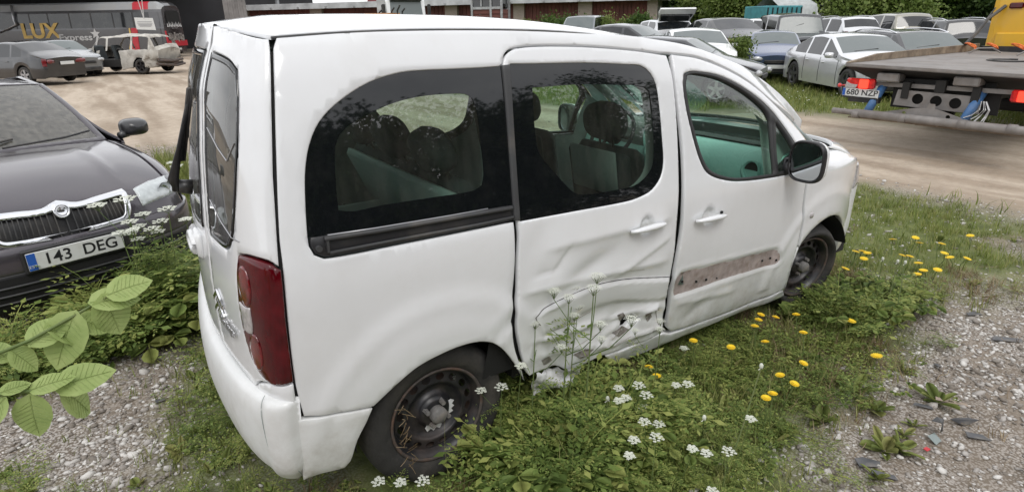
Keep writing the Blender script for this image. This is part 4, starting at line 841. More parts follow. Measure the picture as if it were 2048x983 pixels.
def leafmat(name, c1, c2, c3, trans=.3, rough=.55, sc=3.0):
    M = bpy.data.materials.new(name); M.use_nodes = True; t = M.node_tree; L = t.links.new; p = t.nodes['Principled BSDF']; p.inputs['Roughness'].default_value = rough; p.inputs['Specular IOR Level'].default_value = .22
    tc = nd(t, 'ShaderNodeTexCoord'); n = nd(t, 'ShaderNodeTexNoise'); n.inputs['Scale'].default_value = sc; n.inputs['Detail'].default_value = 6; n.inputs['Roughness'].default_value = .7; L(tc.outputs['Object'], n.inputs['Vector'])
    c = nd(t, 'ShaderNodeValToRGB'); e = c.color_ramp.elements; e.new(.5); e[0].position = .32; e[1].position = .5; e[2].position = .68
    for i, q in enumerate((c1, c2, c3)): e[i].color = (*q, 1)
    g = nd(t, 'ShaderNodeNewGeometry'); 
    ma = nd(t, 'ShaderNodeMath', operation='MULTIPLY_ADD'); ma.inputs[1].default_value = .42; ma.inputs[2].default_value = -.21
    ad = nd(t, 'ShaderNodeMath', operation='ADD'); L(g.outputs['Random Per Island'], ma.inputs[0]); L(ma.outputs[0], ad.inputs[0]); L(n.outputs[0], ad.inputs[1]); L(ad.outputs[0], c.inputs[0])
    L(c.outputs[0], p.inputs['Base Color']); tl_ = nd(t, 'ShaderNodeBsdfTranslucent'); L(c.outputs[0], tl_.inputs[0]); mx = nd(t, 'ShaderNodeMixShader'); mx.inputs[0].default_value = trans
    L(p.outputs[0], mx.inputs[1]); L(tl_.outputs[0], mx.inputs[2]); L(mx.outputs[0], t.nodes['Material Output'].inputs[0]); return M
M_grass = leafmat('grass_blade', (.11, .14, .035), (.21, .25, .06), (.34, .33, .14))
M_grassb = leafmat('bright_grass_blade', (.12, .16, .035), (.21, .26, .06), (.32, .32, .12))
M_weed = leafmat('weed_leaf', (.10, .15, .038), (.20, .275, .070), (.36, .39, .12), .38, sc=1.6)
M_weed2 = leafmat('light_weed_leaf', (.14, .18, .05), (.23, .27, .075), (.34, .33, .13))
M_dry = leafmat('dry_straw', (.16, .11, .06), (.26, .19, .11), (.36, .29, .19), .1)
M_stone = leafmat('limestone_chip', (.19, .165, .14), (.38, .355, .33), (.60, .58, .55), 0, .85, sc=2.2)
M_stem = leafmat('green_stem', (.09, .14, .04), (.13, .18, .06), (.2, .2, .1), .1)
M_fl = mat('white_flower', (.62, .64, .56), .8, var=.08)
M_yel = mat('yellow_flower', (.80, .55, .015), .7, var=.15, vs_=60)
# stones
def rock():
    import bmesh
    b = bmesh.new(); bmesh.ops.create_icosphere(b, subdivisions=1, radius=1); V = np.array([tuple(v.co) for v in b.verts]); F = np.array([[v.index for v in f.verts] for f in b.faces]); b.free()
    V = V*nr.uniform(.75, 1.2, (len(V), 1)); n_ = nr.normal(size=3); n_ /= np.linalg.norm(n_)
    for _ in range(3):
        n_ = nr.normal(size=3); n_ /= np.linalg.norm(n_); d = V@n_; V = V-np.outer(np.maximum(d-.55, 0), n_)
    return V*np.array([1, nr.uniform(.55, .9), nr.uniform(.28, .55)]), F
rocks = [rock() for _ in range(14)]
N = 330000; x = nr.uniform(-2.6, 7.5, N); y = nr.uniform(-3.2, 9, N); g0, r0 = zones(x, y); d = np.hypot(x-POS[0], y-POS[1])
dens = (1-g0*.93)*(1-r0*.88)*(.25+.75*sstep(.36, .52, vnoise(x, y, 1.5, 8)))*np.clip(2.6/d, 0.12, 1)
under = (x > .1) & (x < 4.2) & (y > -.7) & (y < .8); ok = (nr.random(N) < dens) & inview(x, y) & ~under
x, y = x[ok], y[ok]; n_ = len(x); sc_ = np.exp(nr.normal(math.log(.0105), .45, n_)); sc_ = np.minimum(sc_, .036)
scatter('gravel', rocks, M_stone, np.stack([x, y, gh(x, y)+sc_*.15], 1), sc_, nr.uniform(0, 6.3, n_), nr.uniform(0, .5, n_))
# grass blades
def blade(h, w_, bend, k=3):
    z = np.linspace(0, 1, k+1); V = []; 
    for q in z: V += [(-w_*(1-q**1.5)*.5-1e-4, bend*q*q*h, h*q*(1-.25*bend*q)), (w_*(1-q**1.5)*.5+1e-4, bend*q*q*h, h*q*(1-.25*bend*q))]
    return np.array(V), np.array([(2*i, 2*i+1, 2*i+3, 2*i+2) for i in range(k)])
def tuft(n, hh, spread):
    V = []; F = []; b = 0
    for i in range(n):
        v, f = blade(hh*rnd.uniform(.5, 1), rnd.uniform(.003, .006), rnd.uniform(.1, .9)); a = rnd.uniform(0, 6.3); R_ = rotm(rz=a); v = v@R_.T+[rnd.gauss(0, spread), rnd.gauss(0, spread), 0]; V.append(v); F.append(f+b); b += len(v)
    return np.concatenate(V), np.concatenate(F)
tufts = [tuft(9, .16, .02) for _ in range(8)]; tshort = [tuft(8, .075, .03) for _ in range(8)]
def spots(n, x0, x1, y0, y1, dfun, dmax=60):
    x = nr.uniform(x0, x1, n); y = nr.uniform(y0, y1, n); ok = (nr.random(n) < dfun(x, y)) & inview(x, y, dmax=dmax); return x[ok], y[ok]
notvan = lambda x, y: ~((x > .12) & (x < 4.15) & (y > -.58) & (y < .82))&~((abs(x-.72) < .34) & (y > -.90) & (y < -.5))&~((abs(x-3.44) < .30) & (y > -.86) & (y < -.5))
def tallness(x, y): return .68+(.15+.8*sstep(1.7, 1.3, x)+.3*sstep(3.0, 3.4, x))*np.exp(-((y+.98)/.27)**2)*sstep(.75, 1.1, x)*sstep(4.6, 3.6, x)*(.6+.8*vnoise(x, y, 3.1, 90))-.2*np.exp(-((y+.80)/.14)**2)*sstep(1.5, 1.8, x)+.9*pin(FRONTW, x, y)
def put(name, tm, M, x, y, s0, s1, tilt=.25, hm=False, **k):
    n_ = len(x); return scatter(name, tm, M, np.stack([x, y, gh(x, y)-.004], 1), nr.uniform(s0, s1, n_)*(tallness(x, y) if hm else 1), nr.uniform(0, 6.3, n_), nr.uniform(0, tilt, n_), **k)
x, y = spots(26000, -2.5, 8, -2.6, 5.5, lambda x, y: zones(x, y)[0]*pin(GRASSR, x, y)*notvan(x, y)*(.35+.65*(vnoise(x, y, 2.5, 11) > .45))); put('grass', tshort, M_grassb, x, y, .7, 1.5)
x, y = spots(27000, -2.5, 5, -2.6, 7.5, lambda x, y: zones(x, y)[0]*(1-pin(GRASSR, x, y))*notvan(x, y)*.8); put('tall_grass', tufts, M_grass, x, y, .55, 1.5, hm=True)
x, y = spots(14000, -2.5, 7, -3, 9, lambda x, y: (1-zones(x, y)[0])*(vnoise(x, y, 2.2, 14) > .52)*(1-.9*zones(x, y)[1])*notvan(x, y)*.5); put('sparse_grass', tshort, M_grass, x, y, .5, 1.2)
x, y = spots(9000, .2, 5, -2.0, -.5, lambda x, y: zones(x, y)[0]*(vnoise(x, y, 1.9, 77) > .55)*notvan(x, y)*.6); put('dead_grass', tufts, M_dry, x, y, .4, .9, tilt=1.2)
x, y = spots(5000, -2.4, 5.5, -2.6, 6, lambda x, y: zones(x, y)[0]*notvan(x, y)*.5); put('tall_straws', [(np.concatenate([blade(.34, .003, .25)[0]]), blade(.34, .003, .25)[1])], M_grass, x, y, .5, 1.15, tilt=.3)
x, y = spots(7000, -2.5, 7, -3, 9, lambda x, y: (vnoise(x, y, 2.2, 24) > .52)*notvan(x, y)*.4*(1-zones(x, y)[1])); put('dry_grass', tshort, M_dry, x, y, .4, 1.1, tilt=1.3)
x, y = spots(60000, 7, 45, -12, 40, lambda x, y: zones(x, y)[0]*np.clip(14/np.hypot(x, y), 0, 1)**1.2, 60); put('verge_grass', tshort, M_grassb, x, y, 1.6, 3.6)
# leafy weeds
def leaflet(L_, W_, fold=.25, teeth=3):
    n = teeth; V = [(0, 0, 0)]; F = []
    mid = [(L_*(i+1)/(n+1), 0, -.10*L_*((i+1)/(n+1))**2) for i in range(n)]+[(L_, 0, -.12*L_)]
    V += mid
    side_ = []
    for s in (-1, 1):
        b = len(V)
        for i in range(n):
            q = (i+.75)/(n+1); ww = W_*math.sin(math.pi*min(1, q*.95+.05))**.8; V.append((L_*q+.10*L_, s*ww, fold*ww-.1*L_*q*q))
        idx = [0]+[b+i for i in range(n)]+[n+1]; m_ = [0]+list(range(1, n+2))
        for i in range(n+1):
            F.append((m_[i], idx[i+1] if i < n else n+1, m_[i+1], m_[i]) if False else (m_[i], m_[i+1], idx[min(i+1, n)], idx[i]) if i > 0 else (0, m_[1], idx[1], 0))
    return np.array(V, float), [tuple(f) for f in F]
def tri(F):
    o = []
    for f in F:
        f = [v for i, v in enumerate(f) if v != f[i-1]]
        for i in range(1, len(f)-1): o.append((f[0], f[i], f[i+1]))
    return o
def compound(npair, L_, lw, ll, stem=.08, rise=.9, curl=.5):
    V = []; F = []; b = 0
    def addl(v, f):
        nonlocal b
        V.append(v); F.extend([tuple(i+b for i in q) for q in tri(f)]); b += len(v)
    pts = []; 
    for i in range(npair+1):
        q = (i+1)/(npair+1); s = stem+L_*q; ang = rise-curl*q; pts.append(np.array([s*math.cos(ang*.8), 0, s*math.sin(ang)*.9]))
    path = [np.zeros(3)]+pts
    for a, c in zip(path[:-1], path[1:]): v = np.array([a+[0, .0012, 0], a-[0, .0012, 0], c-[0, .001, 0], c+[0, .001, 0]]); addl(v, [(0, 1, 2, 3)])
    for i, p in enumerate(pts):
        sz = ll*(1-.55*i/max(1, npair)) if npair > 1 else ll
        for s in ((-1, 1) if i < npair else (0,)):
            v, f = leaflet(sz, sz*lw, teeth=3); a = s*rnd.uniform(.9, 1.25)+rnd.uniform(-.1, .1); R_ = rotm(ry=rnd.uniform(-.3, .25), rz=a); addl(v@R_.T+p, f)
    return np.concatenate(V), np.array(F)
def rosette(n, fn):
    V = []; F = []; b = 0
    for i in range(n):
        v, f = fn(); R_ = rotm(rz=2*math.pi*i/n+rnd.uniform(-.4, .4)); V.append(v@R_.T*rnd.uniform(.7, 1.1)); F.append(f+b); b += len(v)
    return np.concatenate(V), np.concatenate(F)
def frond(L_=.20, rise=.9):
    V = []; F = []; n = 0
    def leafl(p, d, l, w_):
        nonlocal n
        up = np.array([0, 0, 1.]); s = np.cross(up, d); s /= np.linalg.norm(s)+1e-9; V.extend([p, p+d*l*.45+s*w_, p+d*l, p+d*l*.45-s*w_]); F.append((n, n+1, n+2)); F.append((n, n+2, n+3)); n += 4
    stem = L_*.35; ang0 = rise
    def pt(q): a = ang0*(1-.55*q); r = (stem+L_*q); return np.array([r*math.cos(ang0*(1-.35*q)), 0, r*math.sin(ang0*(1-.35*q))-.10*L_*q*q])
    pth = [np.zeros(3)]+[pt(q) for q in (0, .25, .5, .75, 1.)]
    for a, b in zip(pth[:-1], pth[1:]): V.extend([a+[0, .0013, 0], a-[0, .0013, 0], b-[0, .001, 0], b+[0, .001, 0]]); F.append((n, n+1, n+2)); F.append((n, n+2, n+3)); n += 4
    for i, q in enumerate((0, .18, .36, .54, .72, .88)):
        p = pt(q); sl = L_*.50*(1-q*.75)
        for s_ in (-1, 1):
            d = np.array([math.cos(1.05), s_*math.sin(1.05), rnd.uniform(-.15, .25)]); d /= np.linalg.norm(d)
            for k in range(1, 5 if q < .6 else 3):
                pp = p+d*sl*k/4.5-np.array([0, 0, .02*sl*k*k]); ll = sl*.36*(1-.15*k)
                for e in (-.7, .7): dd = np.array([d[0]*math.cos(e)-d[1]*math.sin(e), d[0]*math.sin(e)+d[1]*math.cos(e), d[2]+rnd.uniform(-.2, .2)]); leafl(pp, dd, ll, ll*.22)
            leafl(p+d*sl*.85, d, sl*.4, sl*.09)
    leafl(pt(.95), np.array([.9, 0, 0]), L_*.2, L_*.045); return np.array(V), np.array(F)
fern = [rosette(5, lambda: frond(rnd.uniform(.14, .22), rnd.uniform(.6, 1.25))) for _ in range(6)]
elder = [rosette(5, lambda: compound(1, .04, .40, .042, stem=rnd.uniform(.04, .11), rise=rnd.uniform(.7, 1.4), curl=.2)) for _ in range(6)]
def broadl(L_=.13, W_=.035):
    v, f = leaflet(L_, W_, .3, 5); R_ = rotm(ry=-rnd.uniform(.3, 1.0)); return v@R_.T, np.array(tri(f))
broad = [rosette(8, lambda: broadl(rnd.uniform(.08, .15), rnd.uniform(.02, .035))) for _ in range(5)]
strip_ = lambda x, y: zones(x, y)[0]*notvan(x, y)*(1-pin(GRASSR, x, y))
dn_ = lambda x, y: np.clip(2.0/np.hypot(x-POS[0], y-POS[1]), 0, 1)
x, y = spots(7000, -2.2, 5, -2.4, 4, lambda x, y: strip_(x, y)*(.3+.7*(vnoise(x, y, 2.0, 21) > .5))*dn_(x, y)); put('cow_parsley_leaves', fern, M_weed, x, y, .5, 1.25, .4, hm=True)
x, y = spots(7500, -2.2, 5, -2.4, 4, lambda x, y: strip_(x, y)*(.12+.88*(vnoise(x, y, 1.7, 31) > .5))*dn_(x, y)); put('ground_elder_leaves', elder, M_weed, x, y, .5, 1.2, .4, hm=True)
x, y = spots(6500, -2.2, 6.8, -2.6, 7, lambda x, y: (strip_(x, y)*.5+.12*(1-zones(x, y)[0])*(vnoise(x, y, 3., 41) > .5))*notvan(x, y)*(1-zones(x, y)[1])*dn_(x, y)); put('broad_leaf_weeds', broad, M_weed2, x, y, .35, 1.0, .4)

for nm_, tm_, mt_, n_, s0, s1 in (('tall_parsley_leaves', fern, M_weed, 130, 1.3, 2.4), ('tall_elder_leaves', elder, M_weed, 260, 1.4, 2.9), ('rank_grass', tufts, M_grass, 90, 1.5, 2.4)):
    xs = [nr.uniform(-.42, .50, n_), nr.uniform(-1.25, -.40, n_//2), nr.uniform(.92, 1.65, n_//2), nr.uniform(3.3, 4.1, n_//3)]
    yz = [1.30+nr.uniform(0, .42, n_)+.15*sstep(.2, .5, xs[0]), 1.12+nr.uniform(0, .36, n_//2), -nr.uniform(.92, 1.28, n_//2), -nr.uniform(.98, 1.25, n_//3)]
    kk = np.concatenate([np.full(len(q), f) for q, f in zip(xs, (1., .62, .73, .6))]); x = np.concatenate(xs); y = np.concatenate(yz); n_ = len(x)
    scatter(nm_, tm_, mt_, np.stack([x, y, gh(x, y)-.004], 1), nr.uniform(s0, s1, n_)*kk, nr.uniform(0, 6.3, n_), nr.uniform(0, .38, n_))
# ================================================================ OTHER VEHICLES
def paint(name, c, metal=.0, rough=.22, dirt=.07): return mat(name, c, rough, metal=metal, coat=1.0, var=.04, dirt=DUST, dirt_s=2.5, dirt_a=dirt)
P_black = paint('black_paint', (.012, .013, .016)); P_char = paint('charcoal_paint', (.035, .038, .042), .3); P_dgrey = paint('dark_grey_paint', (.04, .04, .045), .3)
P_sil = paint('silver_paint', (.66, .67, .69), .35); P_grey = paint('grey_paint', (.20, .215, .23), .5); P_blue = paint('blue_paint', (.055, .085, .17), .4); P_wht = paint('car_white_paint', (.74, .75, .75))
P_tan = paint('tan_paint', (.30, .29, .25), .3); P_aub = mat('aubergine_black_paint', (.060, .053, .063), .22, metal=.35, coat=.8, var=.06, dirt=(.12, .11, .11), dirt_s=3, dirt_a=.10)
M_dkglass = mat('dark_car_glass', (.012, .014, .016), .04, spec=.8, dirt=(.25, .25, .23), dirt_s=3, dirt_a=.10)
M_wsglass = mat('reflective_windscreen', (.12, .14, .14), .10, spec=.5, coat=0, dirt=(.35, .35, .33), dirt_s=1.5, dirt_a=.14)  # pale base colour stands in for sky reflected in the windscreens
M_lamp = mat('headlamp_lens', (.40, .41, .42), .08, coat=1, var=.5, vs_=14); M_alloy = mat('alloy_wheel', (.42, .42, .44), .3, metal=.7, var=.1); M_dalloy = mat('dark_alloy_wheel', (.13, .13, .14), .35, metal=.6)
def ip(tab, x): a = np.array(tab, float); return np.interp(x, a[:, 0], a[:, 1])
def sm(tab, lo, hi, s=.06): a = np.array(tab, float); return smooth_table(a[:, 0], a[:, 1], lo, hi, s, 800)
def car(name, label, cat, pos, heading, paintm, L=4.6, W=1.78, H=1.45, kind='sedan', glass=None, wsg=None, group=None, wb=2.7, fo=.88, r=.31, alloy=None, det=1, hood=.92, belt=.90, rails=None, plate=None, seams=False, wheels=(1, 1, 1, 1), nolamps=False, zs=1.0, openings=False, sy_lamp=(M_red, M_lamp), lampr=None, grille=True, tum=.40, sub=None):
    root = empty(name, pos, heading, label, cat, group); glass = glass or M_dkglass; wsg = wsg or M_wsglass; alloy = alloy or M_alloy
    X = L  # nose at x = L, tail at 0 ; root at the middle on the ground
    K = {'sedan': dict(c=L-1.28, h=L-2.02, rh=1.42, rb=.62, dk=(.0, 1.0)), 'hatch': dict(c=L-1.02, h=L-1.72, rh=.62, rb=.16, dk=None), 'wagon': dict(c=L-1.25, h=L-2.0, rh=.55, rb=.14, dk=None),
         'suv': dict(c=L-1.2, h=L-1.8, rh=.45, rb=.12, dk=None), 'van': dict(c=L-.85, h=L-1.5, rh=.20, rb=.05, dk=None), 'jeep': dict(c=L-1.30, h=L-1.62, rh=.12, rb=.05, dk=None)}[kind]
    c_, h_, rh, rb = K['c'], K['h'], K['rh'], K['rb']
    if sub: c_, h_, rh, rb = sub
    top = [(0, hood-.10 if kind == 'sedan' else hood+.02), (rb, (hood+.10) if kind == 'sedan' else hood+.10), (rh, H-.035), ((rh+h_)/2, H), (h_, H-.05), (c_, hood+.06), (L-.35, hood-.09), (L-.08, hood-.15), (L, hood-.22)]
    if kind == 'jeep': top[-3:] = [(L-.15, hood+.0), (L-.04, hood-.03), (L, hood-.10)]
    topf = sm(top, -.05, L+.05, .045 if kind != 'jeep' else .025); bf = sm([(0, belt-.02), (.5, belt+.03), (L*.5, belt), (c_, belt-.04), (L-.3, hood-.14), (L, hood-.28)], -.05, L+.05, .08)
    if kind == 'jeep': bf = lambda x: np.full_like(np.asarray(x, float), belt-.03)
    hw = sm([(0, W/2-.20), (.12, W/2-.07), (.5, W/2-.015), (1.2, W/2), (L-1.3, W/2), (L-.5, W/2-.05), (L-.12, W/2-.16), (L, W/2-.30)], -.05, L+.05, .05)
    xr_ = L-fo-wb; xf_ = L-fo; Ra = r+.045; gc = .20*zs
    st = list(np.linspace(0, .3, 6))+list(np.linspace(L-.45, L, 8))
    for ax in (xr_, xf_): st += list(ax+Ra*np.cos(np.linspace(0, math.pi, 15)))
    wins = []                                      # side-window bays (x0, x1)
    fr0 = c_-.18; B1 = (fr0+h_)/2-.42
    if kind in ('sedan',): bays = [(rb+.42, rh+.10), (rh+.18, B1-.05), (B1+.03, fr0)]
    elif kind in ('hatch',): bays = [(rb+.32, rh+.45), (rh+.53, B1-.03), (B1+.05, fr0)]
    elif kind == 'jeep': bays = [(.35, 1.35), (1.47, h_-.02)]
    else: bays = [(rb+.30, rh+.75), (rh+.85, B1-.05), (B1+.03, fr0)]
    for a, b in bays: st += [a, b, a+.04, b-.04]
    st += [c_, h_, rh, rb, c_-.06, h_+.05, rh-.06, rb+.07]+list(np.arange(.4, L-.4, .16))
    st = np.array(sorted(st)); st = st[np.concatenate([[True], np.diff(st) > .012])]
    rows = []; NR = 17; half = []
    for x in st:
        w_ = float(hw(x)); b_ = float(bf(x)); t_ = float(topf(x)); b_ = min(b_, t_-.02); g = gc+.06*max(0, 1-(x/.25))+.02*max(0, 1-((L-x)/.3))
        for ax in (xr_, xf_):
            if abs(x-ax) < Ra: g = max(g, r+math.sqrt(max(0, Ra**2-(x-ax)**2)))
        endf = min(1, x/.06+.0, (L-x)/.06); gh_ = max(t_-b_, .02); ew = w_-.035-tum*max(gh_-.10, 0); P = []
        P.append((w_*.90, g)); P.append((w_-.015, g+.015)); hh = b_-g
        P.append((w_+.004, g+hh*.30)); P.append((w_+.008, g+hh*.52)); P.append((w_+.002, g+hh*.60)); P.append((w_, g+hh*.82)); P.append((w_-.022, b_-.0))
        lo = .12; P.append((w_-.035-tum*.25*lo*gh_, b_+min(.03, gh_*.2)))
        P.append((ew+tum*.0+.02*min(1, gh_/.3), t_-min(.055, gh_*.25))); P.append((ew-.015, t_-min(.025, gh_*.12))); P.append((ew-.06, t_+.0))
        for q, dz in ((.80, .012), (.55, .028), (.28, .038), (0, .042)): P.append(((ew-.06)*q, t_+dz))
        half.append(P)
    half = np.array(half); n = half.shape[1]
    full = np.zeros((len(st), 2*n-1, 3))
    for i, x in enumerate(st):
        P = half[i]; full[i, :n, 0] = x; full[i, :n, 1] = -P[:, 0]; full[i, :n, 2] = P[:, 1]; full[i, n:, 0] = x; full[i, n:, 1] = P[:-1][::-1][:, 0]; full[i, n:, 2] = P[:-1][::-1][:, 1]
    # rounded nose / tail in plan
    cx = L/2; full[..., 0] -= cx
    for i, x in enumerate(st):
        k = max(0, 1-x/.3); full[i, :, 0] += k*.12*(np.abs(full[i, :, 1])/(W/2))**2.2; k = max(0, 1-(L-x)/.35); full[i, :, 0] -= k*.16*(np.abs(full[i, :, 1])/(W/2))**2.2
    M_ = full.shape[1]; V = full.reshape(-1, 3); groups = {}
    def put(key, f): groups.setdefault(key, []).append(f)
    for i in range(len(st)-1):
        xm = (st[i]+st[i+1])/2
        for j in range(M_-1):
            jj = j if j < n-1 else M_-2-j; s_ = 'r' if j < n-1 else 'l'; f = (i*M_+j, i*M_+j+1, (i+1)*M_+j+1, (i+1)*M_+j); key = 'body'
            tall = half[i, n-1, 1]-half[i, 6, 1] > .11 and half[i+1, n-1, 1]-half[i+1, 6, 1] > .06
            if jj == 7 and tall:
                for q, (a, b) in enumerate(bays):
                    if a <= xm <= b: key = 'side'+str(q)+s_
            if jj >= 9 and h_+.05 <= xm <= c_-.06: key = 'ws' if jj >= 10 else 'body'
            if jj >= 10 and rb+.07 <= xm <= rh-.06: key = 'rw'
            if jj >= 11 and kind in ('jeep', 'van') and h_+.03 <= xm <= c_-.03: key = 'ws'
            if not nolamps:
                if jj in (4, 5) and xm > L-.30: key = 'hl'+s_
                if jj in ((4, 5) if kind in ('sedan', 'hatch') else (4, 5, 6)) and xm < .14: key = 'tl'+s_
            put(key, f)
    caps = {0: tuple(range(M_)), len(st)-1: tuple((len(st)-1)*M_+i for i in range(M_))[::-1]}
    for c__ in caps.values(): put('body', c__)
    def sub_mesh(nm, key, m_, par, off=0.0):
        fs = groups.get(key)
        if not fs: return None
        ids = sorted({i for f in fs for i in f}); mp_ = {v: k for k, v in enumerate(ids)}; o = mesh(nm, V[ids], [tuple(mp_[i] for i in f) for f in fs], m_, par, True); (fix_normals(o) if key == 'body' else orient_out(o, (0, 0, .7))); return o
    body = sub_mesh('body', 'body', paintm, root); body.data.set_sharp_from_angle(angle=math.radians(38))
    sub_mesh('windscreen', 'ws', wsg, root); sub_mesh('rear_window', 'rw', glass, root)
    for q in range(len(bays)):
        for s_ in 'rl': sub_mesh('window', 'side%d%s' % (q, s_), glass, root)
    if not nolamps:
        for s_ in 'rl': sub_mesh('headlight', 'hl'+s_, sy_lamp[1], root); sub_mesh('tail_light', 'tl'+s_, sy_lamp[0], root)
    if not nolamps:
        hz, tz_ = hood-.27, (hood-.20 if kind == 'sedan' else hood-.10)
        for s_ in (-1, 1):
            t = MB(); q_ = W/2-.36
            if kind == 'jeep': t.lathe([(.10, -.03), (.10, .01), (.05, .03), (0, .03)], (L-cx-.01, s_*(q_+.02), hood-.22), (1, 0, 0), 16)
            else: t.bbox((L-cx-.085, s_*(q_+.01), hz), (.13, .36, .13), .04, R=rotm(rz=-s_*.42, ry=-.2))
            t.build('headlamp_unit', sy_lamp[1], root, True)
            t = MB()
            if kind in ('sedan',): t.bbox((-cx+.055, s_*(W/2-.36), tz_), (.09, .40, .14), .03, R=rotm(rz=s_*.32))
            elif kind == 'jeep': t.bbox((-cx, s_*(W/2-.2), .75), (.05, .12, .25), .02)
            else: t.bbox((-cx+.09, s_*(W/2-.20), tz_), (.14, .17, .30), .04, R=rotm(rz=s_*.35))
            t.build('tail_lamp_unit', sy_lamp[0], root, True)
    # shell inside so that nothing shows through the arches
    t = MB(); t.box((0, 0, .42*zs), (L-.5, W-.5, .30)); t.box((0, 0, .45), (wb-2*Ra-.02, W-.12, .30)); t.build('underbody', M_under, root)
    for ax in (xr_, xf_):
        for s_ in (-1, 1):
            t = MB(); R1 = [np.array([[ax-cx+Ra*math.cos(q), s_*y0, r+Ra*math.sin(q)] for q in np.linspace(-.1, math.pi+.1, 18)]) for y0 in (W/2-.02, W/2-.28)]; t.ring(R1, closed=False); t.add(R1[1], [tuple(range(18))]); t.build('wheel_arch', M_gap, root, True)
    k = 0
    for ax in (xr_, xf_):
        for s_ in (-1, 1):
            if wheels[k]:
                o = (0, s_, 0); c = np.array([ax-cx, s_*(W/2-.02), r]); t = MB(); t.lathe([(r*.66, -.2), (r*.92, -.2), (r, -.17), (r, -.04), (r*.95, -.008), (r*.80, .0), (r*.68, -.012)], c, o, 28); ty = t.build('wheel', M_tyre, root, True)
                t = MB(); t.lathe([(r*.68, -.012), (r*.66, -.01), (r*.62, -.04), (r*.60, -.10)], c, o, 28); t.lathe([(r*.16, -.02), (0, -.015)], c, o, 12); rim = t.build('rim', alloy, ty, True)
                t = MB()
                for q in range(5 if det else 5):
                    a = q*2*math.pi/5+.3; d = np.array([math.cos(a), 0, math.sin(a)]); e = np.array([-d[2], 0, d[0]]); w0 = r*.13
                    t.prism([(0, -w0), (r*.64, -w0*.75), (r*.64, w0*.75), (0, w0)], c+[0, s_*-.045, 0], d, e, (0, s_*.03, 0))
                t.build('spokes', alloy, rim); t = MB(); t.lathe([(r*.60, -.11), (0, -.11)], c, o, 20); t.build('brake_disc', M_gap, rim)
            k += 1
    # mirrors, handles, trims
    for s_ in (-1, 1):
        xm = c_-.28-cx; b_ = float(bf(c_-.2)); w_ = float(hw(c_-.2))
        t = MB(); t.ring([np.array([xm+dx, s_*(w_+.10), b_+.09])+np.stack([0*q, .11*k_*np.sign(np.cos(q))*abs(np.cos(q))**.6, .072*k_*np.sign(np.sin(q))*np.abs(np.sin(q))**.7], 1) for dx, k_, q in [(dx, k_, np.linspace(0, 2*math.pi, 16, endpoint=False)) for dx, k_ in ((-.05, .85), (-.03, 1), (.03, .95), (.07, .6), (.085, .2))]]); t.tube([(xm, s_*(w_-.03), b_+.03), (xm, s_*(w_+.06), b_+.06)], .02, 6); t.build('door_mirror', paintm if kind != 'jeep' else M_blk, root, True)
        if det:
            for a, b in bays[-2:]:
                xh = a+.10; t = MB(); t.bbox((xh-cx+.05, s_*(float(hw(xh))+.012), float(bf(xh))-.12), (.17, .03, .028), .01); t.build('door_handle', paintm, root)
        if seams:
            for xs in ([bays[1][0]-.04, bays[2][0]-.04, c_-.02] if len(bays) > 2 else [c_-.1]):
                pts = [(xs-cx, s_*(ip(np.stack([half[i_, :, 1], half[i_, :, 0]], 1)[:9], z)+.003), z) for i_ in [int(np.argmin(abs(st-xs)))] for z in np.linspace(gc+.08, float(bf(xs))-.01, 10)]; t = MB(); t.tube(pts, .005, 4); t.build('door_seam', M_gap, root)
        if rails is not None:
            pts = [(x-cx, s_*(float(half[int(np.argmin(abs(st-x))), 9, 0])-.01), float(topf(x))+(.05 if 0 < q < 6 else -.01)) for q, x in enumerate(np.linspace(rh+.1, h_-.05, 7))]; t = MB(); t.tube(pts, .018, 6); t.build('roof_rail', rails, root, True)
    if grille:
        t = MB(); t.bbox((L-cx-.03, 0, hood-.36), (.05, W*.42, .11), .02); t.build('grille', M_blk, root); t = MB(); t.bbox((L-cx-.035, 0, .30*zs), (.05, W*.6, .12), .02); t.build('lower_grille', M_blk, root)
    if plate:
        ends = {'f': (L-cx+.005, 1, hood-.50), 'r': (-cx-.010, -1, (hood-.28 if kind != 'sedan' else hood-.26))}
        for e in plate[0]:
            xx, sg, zz = ends[e]; t = MB(); t.bbox((xx, 0, zz), (.015, .52, .11), .004); p_ = t.build('number_plate', M_plate, root)
            if plate[1]: text_mesh('plate_lettering', plate[1], .10, M_pblk, p_, mat4((xx+sg*.009, 0, zz), (0, sg, 0), (0, 0, 1)), .001)
    t = MB(); t.tube([(c_-.10-cx, -.5, float(topf(c_-.08))+.035), (c_-.16-cx, .1, float(topf(c_-.16))+.05)], .008, 5); t.build('wiper', M_blk, root)
    return root, dict(cx=cx, st=st, half=half, topf=topf, bf=bf, hw=hw, L=L, W=W, c=c_, h=h_, rh=rh, rb=rb)
def lot(U, V, depth, H):
    d = ray(U, V); a = POS+d*depth/(d@BW[2]); return a[0], a[1], a[2]-H
def az(U): return 55.4-math.degrees(math.atan2((U-1024)/FPX, math.cos(math.radians(20.4))))
def toward(U, turn=0): return math.radians(az(U)+180+turn)     # nose pointing back at the camera, turned left by turn degrees
def park(name, label, cat, U, V, depth, H, head, p, **k):
    x, y, z = lot(U, V, depth, H); return car(name, label, cat, (x, y, z), head, p, H=H, group='wrecked cars parked in the lot', **k)
lotcars = {}
hd = math.radians(234.4); H_ = np.array([math.cos(hd), math.sin(hd)]); Rt = np.array([H_[1], -H_[0]])
mid = (np.array([16.647, 7.254])+np.array([14.907, 4.809]))/2-Rt*.80; mid = mid+H_*(-(4.83/2-.83-2.85/2))*-1*0
